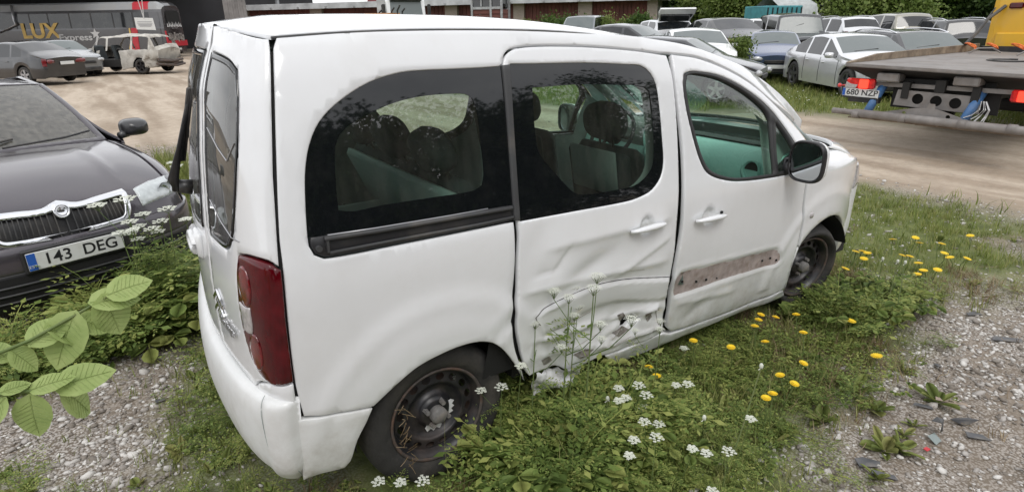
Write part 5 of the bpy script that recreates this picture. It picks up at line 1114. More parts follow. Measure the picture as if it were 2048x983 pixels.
car('silver_sedan', 'large silver sedan with dark spoked wheels on the grass beside the tow truck', 'car', (mid[0]-H_[0]*.0, mid[1]-H_[1]*.0, 0), hd, P_sil, L=4.83, W=1.82, H=1.43, wb=2.95, fo=.90, r=.345, alloy=M_dalloy, hood=.92, belt=.90, seams=True, sub=(3.48, 2.62, 1.50, .50), tum=.44, group='wrecked cars parked in the lot', wsg=M_wsglass)
m2 = mid-Rt*2.25-H_*1.3
car('dark_estate_car', 'dark grey estate car with chrome roof rails parked behind the silver sedan', 'car', (m2[0], m2[1], .0), hd, P_dgrey, L=4.85, W=1.85, H=1.47, kind='wagon', wb=2.9, rails=M_chrome, group='wrecked cars parked in the lot')
park('blue_hatchback', 'blue hatchback facing the camera behind a small shrub', 'car', 1548, 62, 19.5, 1.42, toward(1555, 8), P_blue, L=4.0, W=1.68, kind='hatch', wb=2.45, r=.29, plate=('f', None))
park('pale_coupe', 'pale silver car with a big windscreen and white mirror just behind the white van', 'car', 1392, 58, 17.0, 1.40, toward(1390, 12), P_wht, L=4.4, W=1.75, kind='sedan')
park('black_saloon', 'black saloon with a single bright red tail lamp cluster and chrome window frames', 'car', 1436, 37, 21.5, 1.43, toward(1440, 180+28), P_black, L=4.8, W=1.84, kind='sedan', plate=('r', None))
park('white_estate_car', 'white estate car with black rear window between the black saloon and the dark jeep', 'car', 1512, 38, 25, 1.45, toward(1512, 180+35), P_wht, L=4.6, kind='wagon')
park('dark_jeep', 'boxy dark green-grey off-road vehicle with round headlamps', 'car', 1592, 28, 22, 1.9, toward(1600, -0+22), P_char, L=4.2, W=1.78, kind='jeep', r=.36, zs=1.6, hood=1.12, belt=1.12, tum=.18, wb=2.4, fo=.7)
park('silver_estate_car', 'silver estate car seen from behind with roof rails and small dark red lamps', 'car', 1672, 35, 25, 1.49, toward(1680, 180+32), P_sil, L=4.5, kind='wagon', rails=M_silver, sy_lamp=(M_redd, M_lamp), plate=('r', None))
park('tan_estate_car', 'tall tan-grey estate car with split rear doors seen from behind', 'car', 1780, 28, 24.5, 1.64, toward(1785, 180+30), P_tan, L=4.45, W=1.74, kind='suv', plate=None, tum=.28)
park('black_suv', 'black sport utility car with red lamps and a white number plate seen from behind', 'car', 1888, 39, 22.5, 1.70, toward(1890, 180+26), P_black, L=4.75, W=1.88, kind='suv', r=.36, hood=1.02, belt=1.0, rails=M_chrome, plate=('r', None))
park('dark_grey_suv', 'dark grey sport utility car at the far right beside the tow truck cab', 'car', 1972, 42, 25, 1.62, toward(1980, 180+22), P_dgrey, L=4.6, W=1.85, kind='suv', r=.35, hood=1.0, belt=.98)
park('dark_saloon', 'dark grey saloon seen side-on beyond the van roof', 'car', 1262, 49, 20, 1.42, toward(1255, 62), P_char, L=4.6, kind='sedan')
park('dark_compact_car', 'small dark car whose arched side window shows just above the van bonnet', 'car', 1362, 74, 14.2, 1.40, toward(1362, 75), P_char, L=4.0, W=1.7, kind='hatch', wb=2.45, r=.29)
sw, si = park('silver_estate_car', 'silver estate car with its white tailgate raised', 'car', 1318, 40, 25, 1.48, toward(1320, 180+20), P_sil, L=4.5, kind='wagon')
t = MB(); c = np.array([-2.25+.55, 0, 1.46]); R_ = rotm(ry=math.radians(-8))
pts = [(-.78, -.60), (-.70, -.75), (.70, -.75), (.78, -.60), (.66, .0), (-.66, 0)]
t.prism([(y, z) for y, z in [(-.66, 0), (.66, 0), (.80, .0-.05), (.80, .10), (-.80, .10), (-.80, -.05)]], (-2.0, 0, 1.47), (0, 1, 0), (-.5, 0, .86), (-.04, 0, -.03)); 
t = MB(); up = np.array([-.62, 0, .62]); up = up/np.linalg.norm(up); t.prism([(-.62, 0), (.62, 0), (.72, .42), (.70, .62), (-.70, .62), (-.72, .42)], (-1.75, 0, 1.46), (0, 1, 0), up, (-.05, 0, -.05)); tg = t.build('tailgate', P_wht, sw)
t = MB(); t.prism([(-.56, .03), (.56, .03), (.64, .36), (-.64, .36)], (-1.80, 0, 1.41), (0, 1, 0), up, (-.015, 0, -.015)); t.build('rear_window', M_dkglass, tg)
park('grey_people_carrier', 'grey people carrier with a wide windscreen in front of the garages', 'van', 1170, 32, 31, 1.85, toward(1172, -14), P_grey, L=4.7, W=1.85, kind='van', r=.33, hood=1.10, belt=1.05, tum=.22)
# left side of the yard
x, y, z = lot(28, 78, 22, 1.44); car('black_saloon', 'black saloon with wide red tail lamps parked tail-on at the left edge of the yard', 'car', (x, y, 0.03), math.radians(128), P_black, L=4.66, W=1.76, kind='sedan', plate=('r', None), hood=.98, belt=.90)
x, y, z = lot(105, 74, 25.5, 1.48); car('grey_hatchback', 'silver-grey hatchback with round badge facing the open dirt yard', 'car', (x, y, 0.03), math.radians(-62), P_grey, L=4.25, W=1.78, kind='hatch', wsg=M_wsglass, group=None)
x, y, z = lot(0, 125, 12.0, .9); car('white_car', 'white car of which only a front corner shows at the left edge', 'car', (-4.55, 14.2, 0.0), math.radians(-20), P_wht, L=3.9, W=1.66, H=1.40, kind='hatch')
# ================================================================ DARK SALOON IN THE LEFT FOREGROUND
SX, SY, SH = -.449, 1.756, math.radians(-73.6)
sk = empty('dark_saloon', (SX, SY, 0), SH, 'aubergine-black saloon with chrome grille nosing into the weeds at the left edge', 'car')
Hs = np.array([math.cos(SH), math.sin(SH), 0]); Ls = np.array([-Hs[1], Hs[0], 0]); S0 = np.array([SX, SY, 0])
loc = lambda f: (lambda a, b: (lambda P: np.stack([-P[..., 0], P[..., 1], P[..., 2]], -1))(f(a, b)))     # (back, left, up) -> local
wld = lambda f: (lambda a, b: (lambda P: S0-P[..., 0:1]*Hs+P[..., 1:2]*Ls+P[..., 2:3]*np.array([0, 0, 1]))(f(a, b)))
fz = smooth_table([.15, .22, .34, .44, .58, .61, .70, .77, .83, .9], [.10, .035, .0, .0, .01, .035, .055, .085, .16, .28], .1, .95, .018)
def face(a, z, W=.872, D=.50):
    a = np.asarray(a, float); z = np.asarray(z, float); th = a*math.pi/2; q = 2/2.5; s1 = np.sign(np.sin(th))*np.abs(np.sin(th))**q; c1 = np.abs(np.cos(th))**q
    return np.stack([fz(z)+D*(1-c1), W*s1*(1-.05*sstep(.6, .85, z)), z-.03*s1*s1*sstep(.6, .8, z)], -1)
def lead(t): a = t*.62; return face(a, .775+.0*t+.02*np.abs(t)**2)
def hoods(s, t):
    s = np.asarray(s, float); t = np.asarray(t, float); A = lead(t); B_ = np.stack([1.13+.13*t*t, .705*t, 1.005-.035*t*t], -1); o = A*(1-s)[..., None]+B_*s[..., None]
    o[..., 2] += .075*np.sin(np.pi*s**.8)*(1-.25*t*t)+.012*np.exp(-((np.abs(t)-.42-.15*s)/.05)**2)*np.sin(np.pi*s); return o
def fend(d, q):
    d = np.asarray(d, float); q = np.asarray(q, float); e = hoods(np.clip((d-.28)/.92, 0, 1), np.ones_like(d)); hl = e[..., 1]; hz = e[..., 2]-.004
    W = .878-.20*np.maximum(0, (.75-d)/.75)**2.2; p0 = np.stack([hl, hz], -1); p1 = np.stack([W-.01, hz-.02], -1); p2 = np.stack([W, hz-.22], -1); u = np.clip(q, 0, 1)[..., None]
    P = (1-u)**2*p0+2*u*(1-u)*p1+u*u*p2; z = P[..., 1]-np.maximum(q-1, 0); l = P[..., 0]-.02*np.maximum(q-1, 0)+.012*np.exp(-((np.hypot(d-.92, z-.32)-.40)/.05)**2); return np.stack([d, l, z], -1)
ctr_fix = None
def spanel(name, f, ol, m_, parent, **k):
    return panel(name, loc(f), ol, m_, parent, ctr=(-2.2, 0, .45), **k)
sqr = lambda a0, a1, b0, b1, s=.04: spline(np.array([[a0, b0], [a1, b0], [a1, b1], [a0, b1]], float), step=s)
fix = []
bo = spanel('bonnet', hoods, sqr(0, 1, -.992, .992), P_aub, sk, step=.04, gap=.001, depth=.02); fix.append(bo)
for s_ in (1, -1):
    f_ = (lambda d, q: fend(d, q)*np.array([1, s_, 1]))
    arch = [(.92+.355*math.cos(a), .32+.355*math.sin(a)) for a in np.linspace(.0, math.pi, 13)]
    qz = lambda d, z: 1+max(0, (float(hoods(np.clip((d-.28)/.92, 0, 1), 1.)[2])-.004-.22)-z)
    ol = [(.30, 0.02), (1.32, .02), (1.34, qz(1.34, .22))]+[(d, qz(d, z)) for d, z in arch]+[(.50, qz(.5, .30)), (.42, qz(.42, .55)), (.34, .8)]
    fp = spanel('front_wing', f_, spline(np.array(ol), step=.04), P_aub, sk, step=.05, gap=.003, depth=.02); fix.append(fp)
inv_f = lambda px, ar=(-.2, 1.0), br=(.18, .88): invert(wld(face), px, ar, br, BW)
fix.append(spanel('lower_bumper', face, sqr(-1, 1, .20, .452), M_blk, sk, step=.05, gap=0, depth=.02))
bum_o = sqr(-1, 1, .452, .61); fix.append(spanel('front_bumper', face, bum_o, P_aub, sk, step=.05, gap=0, depth=.02))
gr_r = inv_f([(122, 399), (152, 404), (190, 393), (243, 377), (252, 384), (262, 428), (250, 441), (190, 460), (140, 473), (118, 479)])
gr_r[0][0] = 0; gr_r[-1][0] = 0
gr_o = [tuple(p) for p in gr_r]+[(-p[0], p[1]) for p in gr_r[-2:0:-1]]
GRO = spline(np.array(gr_o), step=.015, ang=45); GRI = offset(GRO, .030)
fp = spanel('nose_panel', face, sqr(-.66, .66, .60, .79), P_aub, sk, holes=[offset(GRO, .003)], step=.03, gap=0, depth=.02); fix.append(fp)
gs = spanel('grille_surround', face, GRO, M_chrome, sk, holes=[GRI], step=.02, gap=0, depth=.02, lift=.006, rnd_=.004); fix.append(gs)
gb = spanel('grille', face, offset(GRI, -.01), M_blk, sk, step=.04, gap=0, depth=0, lift=-.035, rnd_=0); fix.append(gb)
lo_, hi_ = GRI[:, 1].min(), GRI[:, 1].max()
t = MB()
for a in np.arange(-.40, .401, .0175):
    col = GRI[np.abs(GRI[:, 0]-a) < .03]
    if len(col) < 2: continue
    z0, z1 = col[:, 1].min()+.003, col[:, 1].max()-.003
    if z1-z0 < .02: continue
    P = face(np.full(6, a), np.linspace(z0, z1, 6)); P = np.stack([-P[:, 0]-.0, P[:, 1], P[:, 2]], -1); t.tube(P+[-.012, 0, 0], .0042, 5)
t.build('grille_slats', M_blk2, gb, True)
bc = face(np.array([0.]), np.array([.757]))[0]; o = np.array([-bc[0]+.006, 0, bc[2]]); ax_ = (1, 0, .35)
t = MB(); t.lathe([(.044, -.01), (.044, .004), (.040, .009), (.036, .006), (.0, .006)], o, ax_, 32); bd_ = t.build('badge', M_chrome, sk, True)
t = MB(); t.lathe([(.033, .0065), (.026, .0075)], o, ax_, 32); t.build('badge_ring', M_silver, bd_)
uu, vv, dd = frame(ax_); 
t = MB(); Mo = o+dd*.0075; t.prism([(-.018, -.003), (.006, -.008), (.019, .0), (.006, .008), (.004, .002), (-.012, .012), (-.008, .003), (-.018, .003)], Mo, uu*1, vv*1, dd*.002); t.build('badge_arrow', M_blk, bd_)
# plate
pc = face(np.array([0.]), np.array([.515]))[0]; t = MB(); t.bbox((.006, 0, .515), (.03, .56, .15), .01); t.build('plate_holder', M_blk, sk)
t = MB(); t.bbox((.024, 0, .515), (.008, .52, .11), .003); pl = t.build('number_plate', M_plate, sk)
t = MB(); t.box((.0285, -.237, .515), (.002, .044, .104)); t.build('plate_blue_band', M_pblue, pl)
Mp = lambda y, z: mat4((.0285, y, z), (0, 1, 0), (0, 0, 1))
text_mesh('plate_lettering', '143  DEG', .098, M_pblk, pl, Mp(.022, .513), .0008, sx=1.02, bold=.0012); text_mesh('country_code', 'EST', .026, M_plate, pl, mat4((.0300, -.237, .485), (0, 1, 0), (0, 0, 1)), .0004)
# lower grille, fog area
fix.append(spanel('lower_grille', face, spline(np.array([(-.60, .25), (.60, .25), (.62, .40), (.44, .43), (-.44, .43), (-.62, .40)]), step=.04), M_gap, sk, step=.05, gap=0, depth=0, lift=.004, rnd_=0))
t = MB()
for z in (.28, .33, .38): P = face(np.linspace(-.58, .58, 24), np.full(24, z)); t.tube(np.stack([-P[:, 0]+.008, P[:, 1], P[:, 2]], -1), .007, 5)
t.build('lower_grille_bars', M_blk2, sk, True)
# headlamps
hlr = invert(wld(face), [(266, 378), (300, 362), (338, 350), (352, 357), (356, 372), (344, 386), (310, 401), (277, 416), (270, 400)], (.3, 1.), (.5, .9), BW)
M_hlback = mat('headlight_reflector_grey', (.62, .64, .65), .35, var=.15, vs_=30)
M_lens = glassmat('clear_headlamp_glass', (.93, .95, .95), rough=.03)
for s_ in (1, -1):
    o_ = [(p[0]*s_, p[1]) for p in hlr]; O_ = spline(np.array(o_), step=.02, ang=50)
    hb_ = spanel('headlight', face, O_, M_hlback, sk, step=.03, gap=0, depth=.02, lift=.004, rnd_=0); fix.append(hb_)
    fix.append(spanel('headlight_lens', face, O_, M_lens, hb_, step=.03, gap=.001, depth=.006, lift=.016, rnd_=.003))
    c = O_.mean(0)
    for k, (da, r_) in enumerate(((-.045, .052), (.055, .045))):
        P = face(np.array([c[0]+da*s_]), np.array([c[1]-.005+.01*k]))[0]; t = MB(); t.lathe([(r_, .008), (r_*.9, -.01), (r_*.4, -.03), (0, -.03)], (-P[0]+.012, P[1], P[2]), (1, .35*s_, 0), 20); t.build('reflector', M_chrome, hb_, True)
# windscreen, roof, cabin
def wss(s, t):
    s = np.asarray(s, float); t = np.asarray(t, float); A = np.stack([1.15+.15*t*t, .715*t, 1.000-.03*t*t], -1); B_ = np.stack([1.93+.09*t*t, .565*t, 1.415-.02*t*t], -1); o = A*(1-s)[..., None]+B_*s[..., None]; o[..., 2] += .03*np.sin(np.pi*s); return o
def rfs(s, t):
    s = np.asarray(s, float); t = np.asarray(t, float); return np.stack([1.93+.09*t*t*(1-s)+1.5*s, (.565+.03*np.sin(np.pi*s)-.03*s)*t, 1.415-.02*t*t-.02*np.abs(t)**6+.035*np.sin(np.pi*np.minimum(s*1.1, 1))*(1-.3*t*t)-.03*s], -1)
M_skws = glassmat('sky_reflecting_windscreen', (.55, .60, .60), rough=.02, dust_sheen=.34)  # pale diffuse film paints in the brightness of reflected sky
fix.append(spanel('windscreen_frame', wss, sqr(0, 1, -1, 1), P_aub, sk, holes=[sqr(.045, .985, -.93, .93)], step=.05, gap=0, depth=.015)); wsn = spanel('windscreen', wss, sqr(.03, .99, -.95, .95), M_skws, sk, step=.06, gap=0, depth=0, lift=-.006, rnd_=0)
fix.append(spanel('roof', rfs, sqr(0, 1, -1, 1), P_aub, sk, step=.08, gap=.002, depth=.015))
def rws(s, t):
    s = np.asarray(s, float); t = np.asarray(t, float); A = rfs(np.ones_like(s), t); B_ = np.stack([4.10+0*t, .60*t, 1.05-.03*t*t], -1); return A*(1-s)[..., None]+B_*s[..., None]
spanel('rear_window', rws, sqr(0, 1, -1, 1), M_dkglass, sk, step=.1, gap=0, depth=0)
for s_ in (1, -1):
    def sid(u, q, s_=s_):                          # u: distance back, q: 0 sill .. 1 belt .. 2 roof
        u = np.asarray(u, float); q = np.asarray(q, float); z1 = .955; top = np.interp(u, [1.28, 2.0, 2.7, 3.45, 4.1, 4.5], [.99, 1.385, 1.44, 1.375, 1.05, 1.0]); lt = np.interp(u, [1.28, 2.0, 3.4, 4.1, 4.5], [.72, .57, .57, .62, .66]); W = .88-.10*np.maximum(0, (u-3.7)/.85)**2
        lo = np.clip(q, 0, 1); hi = np.clip(q-1, 0, 1); z = .22+(z1-.22)*lo+(np.maximum(top, z1+.01)-z1)*hi; l = W-.04*(2*lo-1.1)**2*(lo > .55)-.02*(1-lo)+(lt-(W-.032))*hi; return np.stack([u, s_*l, z], -1)
    ra = [(3.50+.36*math.cos(a), (.32+.355*math.sin(a)-.22)/.735) for a in np.linspace(math.pi, 0, 11)]
    spanel('body_side', sid, spline(np.array([(1.345, 0), (3.12, 0)]+ra+[(4.35, .1), (4.5, .5), (4.5, 1.0), (4.4, 1.04), (4.0, 1.98), (3.4, 1.98), (2.0, 1.98), (1.345, 1.15)]), step=.05), P_aub, sk, holes=[spline(np.array([(1.55, 1.10), (2.38, 1.10), (2.38, 1.86), (2.05, 1.86)]), step=.05), spline(np.array([(2.46, 1.10), (3.30, 1.10), (3.55, 1.5), (3.35, 1.84), (2.46, 1.86)]), step=.05)], step=.08, gap=.002, depth=.02)
    for k, w_ in enumerate(([(1.53, 1.09), (2.39, 1.09), (2.39, 1.87), (2.04, 1.87)], [(2.45, 1.09), (3.31, 1.09), (3.57, 1.5), (3.36, 1.85), (2.45, 1.87)])): spanel('window', sid, spline(np.array(w_), step=.05), M_dkglass, sk, step=.1, gap=0, depth=0, lift=-.006, rnd_=0)
    for d_ in (.92, 3.50):
        c = np.array([-d_, s_*.86, .315]); t = MB(); t.lathe([(.20, -.19), (.29, -.19), (.315, -.16), (.315, -.04), (.30, -.008), (.25, .0), (.21, -.012)], c, (0, s_, 0), 32); ty = t.build('wheel', M_tyre, sk, True); t = MB(); t.lathe([(.21, -.012), (.20, -.02), (.19, -.05), (.06, -.03), (0, -.03)], c, (0, s_, 0), 32); t.build('rim', M_alloy, ty, True)
    c = np.array([-1.36, s_*.955, 1.035]); t = MB(); t.ring([c+np.array([dx, 0, 0])+np.stack([0*q, s_*.105*k_*np.sign(np.cos(q))*np.abs(np.cos(q))**.6, .070*k_*np.sign(np.sin(q))*np.abs(np.sin(q))**.7], 1) for dx, k_, q in [(dx, k_, np.linspace(0, 2*math.pi, 24, endpoint=False)) for dx, k_ in ((-.06, .85), (-.045, 1), (.02, .97), (.07, .8), (.10, .45), (.11, .1))]]); t.tube([c+[0, -s_*.06, -.045], [-1.32, s_*.82, .985]], .03, 8); t.build('door_mirror', mat('satin_black_mirror', (.03, .03, .032), .3, coat=.3), sk, True)
fix.append(spanel('boot_lid', lambda s, t: np.stack([4.08+.42*s+0*t, .64*t, 1.055-.03*t*t-.02*s], -1), sqr(0, 1, -1, 1), P_aub, sk, step=.1, gap=0, depth=.02))
fix.append(spanel('rear_panel', lambda s, t: np.stack([4.5+.04*np.sin(np.pi*s)-.15*t*t, .80*t, 1.03-.75*s], -1), sqr(0, 1, -1, 1), P_aub, sk, step=.1, gap=0, depth=.02))
t = MB(); t.tube([(-1.10, -.62, 1.035), (-1.16, -.2, 1.045), (-1.25, .10, 1.07)], .008, 6); t.tube([(-1.10, .0, 1.035), (-1.18, .40, 1.045), (-1.28, .60, 1.06)], .008, 6); t.build('windscreen_wipers', M_blk, sk)
t = MB(); t.box((-2.0, 0, .50), (3.3, 1.4, .4)); t.box((-.5, 0, .5), (.7, 1.1, .3)); t.box((-2.2, 0, .8), (2.0, 1.5, .25)); t.build('underbody', M_under, sk)
def cowl(s, t): s = np.asarray(s, float); t = np.asarray(t, float); A = hoods(np.ones_like(s), t); B_ = wss(np.zeros_like(s)+.03, t); o = A*(1-s)[..., None]+B_*s[..., None]; o[..., 2] -= .02; return o
spanel('cowl_panel', cowl, sqr(-.1, 1.1, -1, 1), M_blk, sk, step=.1, gap=0, depth=0)
for k in (-.26, .30):
    t = MB(); R_ = rotm(ry=.35); t.bbox((-2.55, k*1.35, .95), (.12, .5, .6), .05, R=R_); t.bbox((-2.64, k*1.35, 1.28), (.10, .26, .18), .05, R=R_); t.build('front_seat', M_seat, sk, True)
# ================================================================ BUS, WRECK, BUILDINGS, TOW TRUCK
def local_frame(h): H = np.array([math.cos(h), math.sin(h), 0.]); return H, np.array([-H[1], H[0], 0.])
# ---- coach (local: x forward, y left; rear face at x=0)
P_bus = paint('bus_grey_paint', (.075, .075, .08), .3); P_busr = mat('bus_red', (.42, .02, .035), .4, dirt=DUST, dirt_a=.2); P_busl = mat('bus_light_band', (.30, .31, .32), .35, dirt=DUST); M_gold = mat('gold_lettering', (.62, .42, .12), .5, var=.25, vs_=2); M_wlet = mat('pale_lettering', (.50, .50, .50), .5)
bx_, by_, _z = lot(350, 60, 41.5, 0); BH = math.radians(143)
bus = empty('coach', (bx_, by_, 0), BH, 'dark grey and red coach with gold and white lettering standing under the shed roof', 'bus')
BL, BWd, BHt = 14.0, 2.5, 3.62
def bsec(x):      # closed section ring (y, z)
    k = max(0, 1-x/.5); tp = BHt-.28*k*k; y = BWd/2-.10*k*k
    P = [(-y, .35), (-y, 1.0), (-y-.0, 1.9), (-y+.02, 2.0), (-y+.06, 2.95), (-y+.10, 3.12), (-y+.22, tp-.10), (-y+.45, tp), (0, tp+.04), (y-.45, tp), (y-.22, tp-.10), (y-.10, 3.12), (y-.06, 2.95), (y-.02, 2.0), (y, 1.9), (y, 1.0), (y, .35)]
    return P
sts = [0, .06, .16, .32, .5, .9, 1.5, 2.0, 2.1, 3.4, 3.5, 4.9, 5.0, 6.4, 6.5, 7.9, 8.0, 9.2, 9.3, 10.2, 10.3, 11.5, 12.4, 13.2, 13.6, 13.9, 14.0]
V = np.array([[x+(.10*(abs(y)/1.25)**3 if x < .3 else 0)-(.12*(abs(y)/1.25)**3 if x > 13.5 else 0), y, z] for x in sts for y, z in bsec(x if x < 7 else 14-x)]); m_ = 17; gp = {}
for i in range(len(sts)-1):
    xm = (sts[i]+sts[i+1])/2
    for j in range(m_-1):
        k_ = 'body'
        if j in (3, 12) and .9 < xm < 13.2: k_ = 'window' if sts[i+1]-sts[i] > .2 else 'pillar'
        elif j in (5, 6, 9, 10): k_ = ('redl' if j > 8 else 'redr') if 2.0 > xm > .9 else 'band'
        gp.setdefault('%s%d_%d' % (k_, i, j) if k_ in ('window', 'pillar') else k_, []).append((i*m_+j, i*m_+j+1, (i+1)*m_+j+1, (i+1)*m_+j))
gp['body'] += [tuple(range(m_)), tuple((len(sts)-1)*m_+i for i in range(m_))[::-1]]
for k_, fs in gp.items():
    ids = sorted({i for f in fs for i in f}); mp_ = {v: q for q, v in enumerate(ids)}; nm = {'body': ('body', P_bus), 'band': ('roof_band', P_busl), 'redl': ('red_roof_band', P_busr), 'redr': ('red_roof_band', P_busr)}.get(k_, ('window_pillar', M_blk) if k_[0] == 'p' else ('window', None))
    orient_out(mesh(nm[0], V[ids], [tuple(mp_[i] for i in f) for f in fs], nm[1] or M_dkglass, bus), (7, 0, 1.9))
yl = BWd/2+.012     # the side that faces the yard is the coach's left
def bpoly(name, pts, m_, dy=0.0, th=.012, par=None):
    t = MB(); t.prism(pts, (0, yl+dy, 0), (1, 0, 0), (0, 0, 1), (0, th, 0)); return fix_normals(t.build(name, m_, par or bus))
bpoly('red_stripe', [(2.0, .5), (2.6, .5), (2.35, 1.2), (2.3, 1.96), (1.85, 1.96), (1.95, 1.2)], P_busr); bpoly('gold_stripe', [(2.66, .5), (2.78, .5), (2.50, 1.2), (2.45, 1.96), (2.36, 1.96), (2.41, 1.2)], M_gold)
def xfor(U, V): # where a pixel's ray meets the coach side
    Hh, Ll = local_frame(BH); o = np.array([bx_, by_, 0])+Ll*yl; d = ray(U, V); t_ = ((o-POS)@Ll)/(d@Ll); p = POS+d*t_; return float((p-o)@Hh), float(p[2])
for n_, (U0, V0, U1, V1), body, m_ in (('gold_lettering', (49, 46, 116, 78), 'LUX', M_gold), ('pale_lettering', (122, 68, 183, 86), 'Express', M_wlet)):
    x0, z0 = xfor(U0, V1); x1, z1 = xfor(U1, V0); zc = (z0+z1)/2; hh = abs(z1-z0); o_ = text_mesh(n_, body, 1.0, m_, bus, np.eye(4), .01, bold=.03 if body == 'LUX' else .02)
    b_ = np.array([v.co for v in o_.data.vertices]); w0 = b_[:, 0].max()-b_[:, 0].min(); h0_ = b_[:, 1].max()-b_[:, 1].min(); sx = abs(x1-x0)/w0; sz = hh/h0_
    o_.data.transform(Matrix(mat4(((x0+x1)/2, yl+.01, zc), (-1, 0, 0), (0, 0, 1))) @ Matrix.Diagonal((sx, sz, 1, 1)) @ Matrix.Translation((-(b_[:, 0].max()+b_[:, 0].min())/2, -(b_[:, 1].max()+b_[:, 1].min())/2, 0)))
xs2, zs2 = xfor(191, 68); star = [((.36 if k % 2 == 0 else .15)*math.sin(k*math.pi/5), (.36 if k % 2 == 0 else .15)*math.cos(k*math.pi/5)) for k in range(10)]
bpoly('star', [(xs2-a, zs2+b) for a, b in star], M_wlet, .003); bpoly('star_tail', [(xs2-.02, zs2-.2), (xs2-.14, zs2-.25), (xs2+.15, zs2-.9), (xs2+.55, zs2-1.15), (xs2+.2, zs2-.75)], M_wlet, .002)
xa, za = xfor(24, 12); xb, zb_ = xfor(33, 45); xc, zc_ = xfor(0, 66); t = MB(); t.tube([(xa, yl+.03, za), (xb+.1, yl+.03, zb_+.1), (xb, yl+.03, zb_-.15), (xc, yl+.03, zc_)], .13, 6, sq=.3); t.build('silver_trim', M_silver, bus, True)
# rear face
t = MB(); t.prism([(-.75, 2.2), (-.5, 2.12), (.0, 2.2), (.5, 2.12), (.75, 2.2), (.8, 2.85), (.65, 3.05), (-.65, 3.05), (-.8, 2.85)], (-.02, 0, 0), (0, 1, 0), (0, 0, 1), (.03, 0, 0)); rwf = t.build('broken_rear_window', M_gap, bus)
t = MB()
for q in range(9): y_ = -.8+q*.2; t.prism([(y_-.09, 2.0+.05*(q % 2)), (y_+.09, 2.0), (y_+.02*(q % 3), 2.25+.08*(q % 2))], (-.03, 0, 0), (0, 1, 0), (0, 0, 1), (.01, 0, 0))
t.build('glass_shards', M_wlet, rwf)
t = MB(); t.prism([(-1.2, .75), (1.2, .75), (1.2, 1.12), (.9, 1.12), (-.9, 1.12), (-1.2, 1.12)], (-.05, 0, 0), (0, 1, 0), (0, 0, 1), (.07, 0, 0)); t.prism([(1.02, 1.0), (1.22, 1.0), (1.22, 1.75), (1.12, 1.75)], (-.03, 0, 0), (0, 1, 0), (0, 0, 1), (.05, 0, 0)); t.build('red_rear_panel', P_busr, bus)
M_mess = mat('burnt_engine_parts', (.16, .14, .13), .8, var=.8, vs_=9, dirt=(.5, .48, .45), dirt_s=7, dirt_a=.9)
t = MB(); [t.bbox((-.02, -.8+q*.2, 1.28+.05*(q % 3)), (.10, .14, .42+.1*(q % 2)), .02) for q in range(9)]; t.build('engine_bay', M_mess, bus)
t = MB(); t.bbox((-.05, 0, .55), (.10, .5, .12), .01); t.build('number_plate', M_plate, bus)
for q in range(4): t = MB(); t.bbox((-.02, 0, 1.62+q*.07), (.03, 1.1, .02), .004); t.build('vent_slat', M_gap, bus)
text_mesh('rear_lettering', 'SETRA', .20, M_silver, bus, mat4((-.02, 0, 1.93), (0, -1, 0), (0, 0, 1)), .01, sx=1.3)
for x_ in (3.2, 11.2):
    for s_ in (1, -1): t = MB(); t.lathe([(.30, -.3), (.50, -.3), (.52, -.05), (.48, 0), (.30, 0), (.15, -.10), (0, -.10)], (x_, s_*(BWd/2-.01), .52), (0, s_, 0), 24); t.build('wheel', M_tyre, bus, True)
t = MB(); t.box((7, 0, .4), (13.2, 2.3, .4)); t.build('underbody', M_under, bus)
# ---- burnt-out estate car: open shell
M_burn = mat('burnt_sheet_metal', (.46, .44, .40), .8, var=.3, vs_=2, dirt=(.10, .08, .065), dirt_s=1.9, dirt_a=.95, bump=.4, bs=12)
wx, wy, wz_ = lot(243, 66, 26.5, 1.65)
wreck, wi_ = car('burnt_out_car', 'burnt-out car shell with missing doors and bare scorched metal in front of the coach', 'car', (wx, wy, .02), math.radians(136), M_burn, L=4.5, W=1.8, H=1.60, kind='suv', nolamps=True, grille=False, glass=M_gap, wsg=M_gap, det=0, alloy=M_rim, hood=.98, belt=.95, tum=.35)
for ch in list(wreck.children):
    if ch.name.split('.')[0] in ('door_mirror', 'wiper', 'window', 'windscreen', 'rear_window'): bpy.data.objects.remove(ch)
wb_ = [c for c in wreck.children if c.name.startswith('body')][0]
import bmesh
bm_ = bmesh.new(); bm_.from_mesh(wb_.data)
bmesh.ops.delete(bm_, geom=[f for f in bm_.faces if abs(f.calc_center_median().y) > .70 and (-.42 < f.calc_center_median().x < .62 or .74 < f.calc_center_median().x < 1.35) and .30 < f.calc_center_median().z < 1.0], context='FACES')
for v in bm_.verts:
    q = mnoise.noise_vector(v.co*1.7)*.075+mnoise.noise_vector(v.co*5)*.03; v.co += q
    if v.co.x < -1.6 and v.co.z < .62: v.co += Vector((.14, 0, .05))+mnoise.noise_vector(v.co*4)*.10
bm_.to_mesh(wb_.data); bm_.free()
t = MB(); t.lathe([(.05, -.02), (.20, -.02), (.27, 0), (.27, .12), (.20, .14)], (-.15, .45, .80), (.4, 1, .2), 20); t.build('loose_wheel', M_tyre, wreck, True)
t = MB(); t.bbox((-2.12, .1, .50), (.10, 1.3, .16), .03, R=rotm(rx=.10)); t.bbox((-2.20, -.2, .36), (.08, 1.1, .10), .03, R=rotm(rx=-.12)); t.build('crushed_rear_beam', M_rust, wreck)
t = MB(); t.tube([(-2.3, -.7, .35), (-2.42, 0, .30), (-2.35, .75, .38), (-2.2, .98, .42)], .05, 6); t.tube([(-2.3, -.6, .55), (-2.38, .2, .5), (-2.3, .8, .55)], .06, 6); t.build('bent_bumper_bar', M_rust, wreck, True)
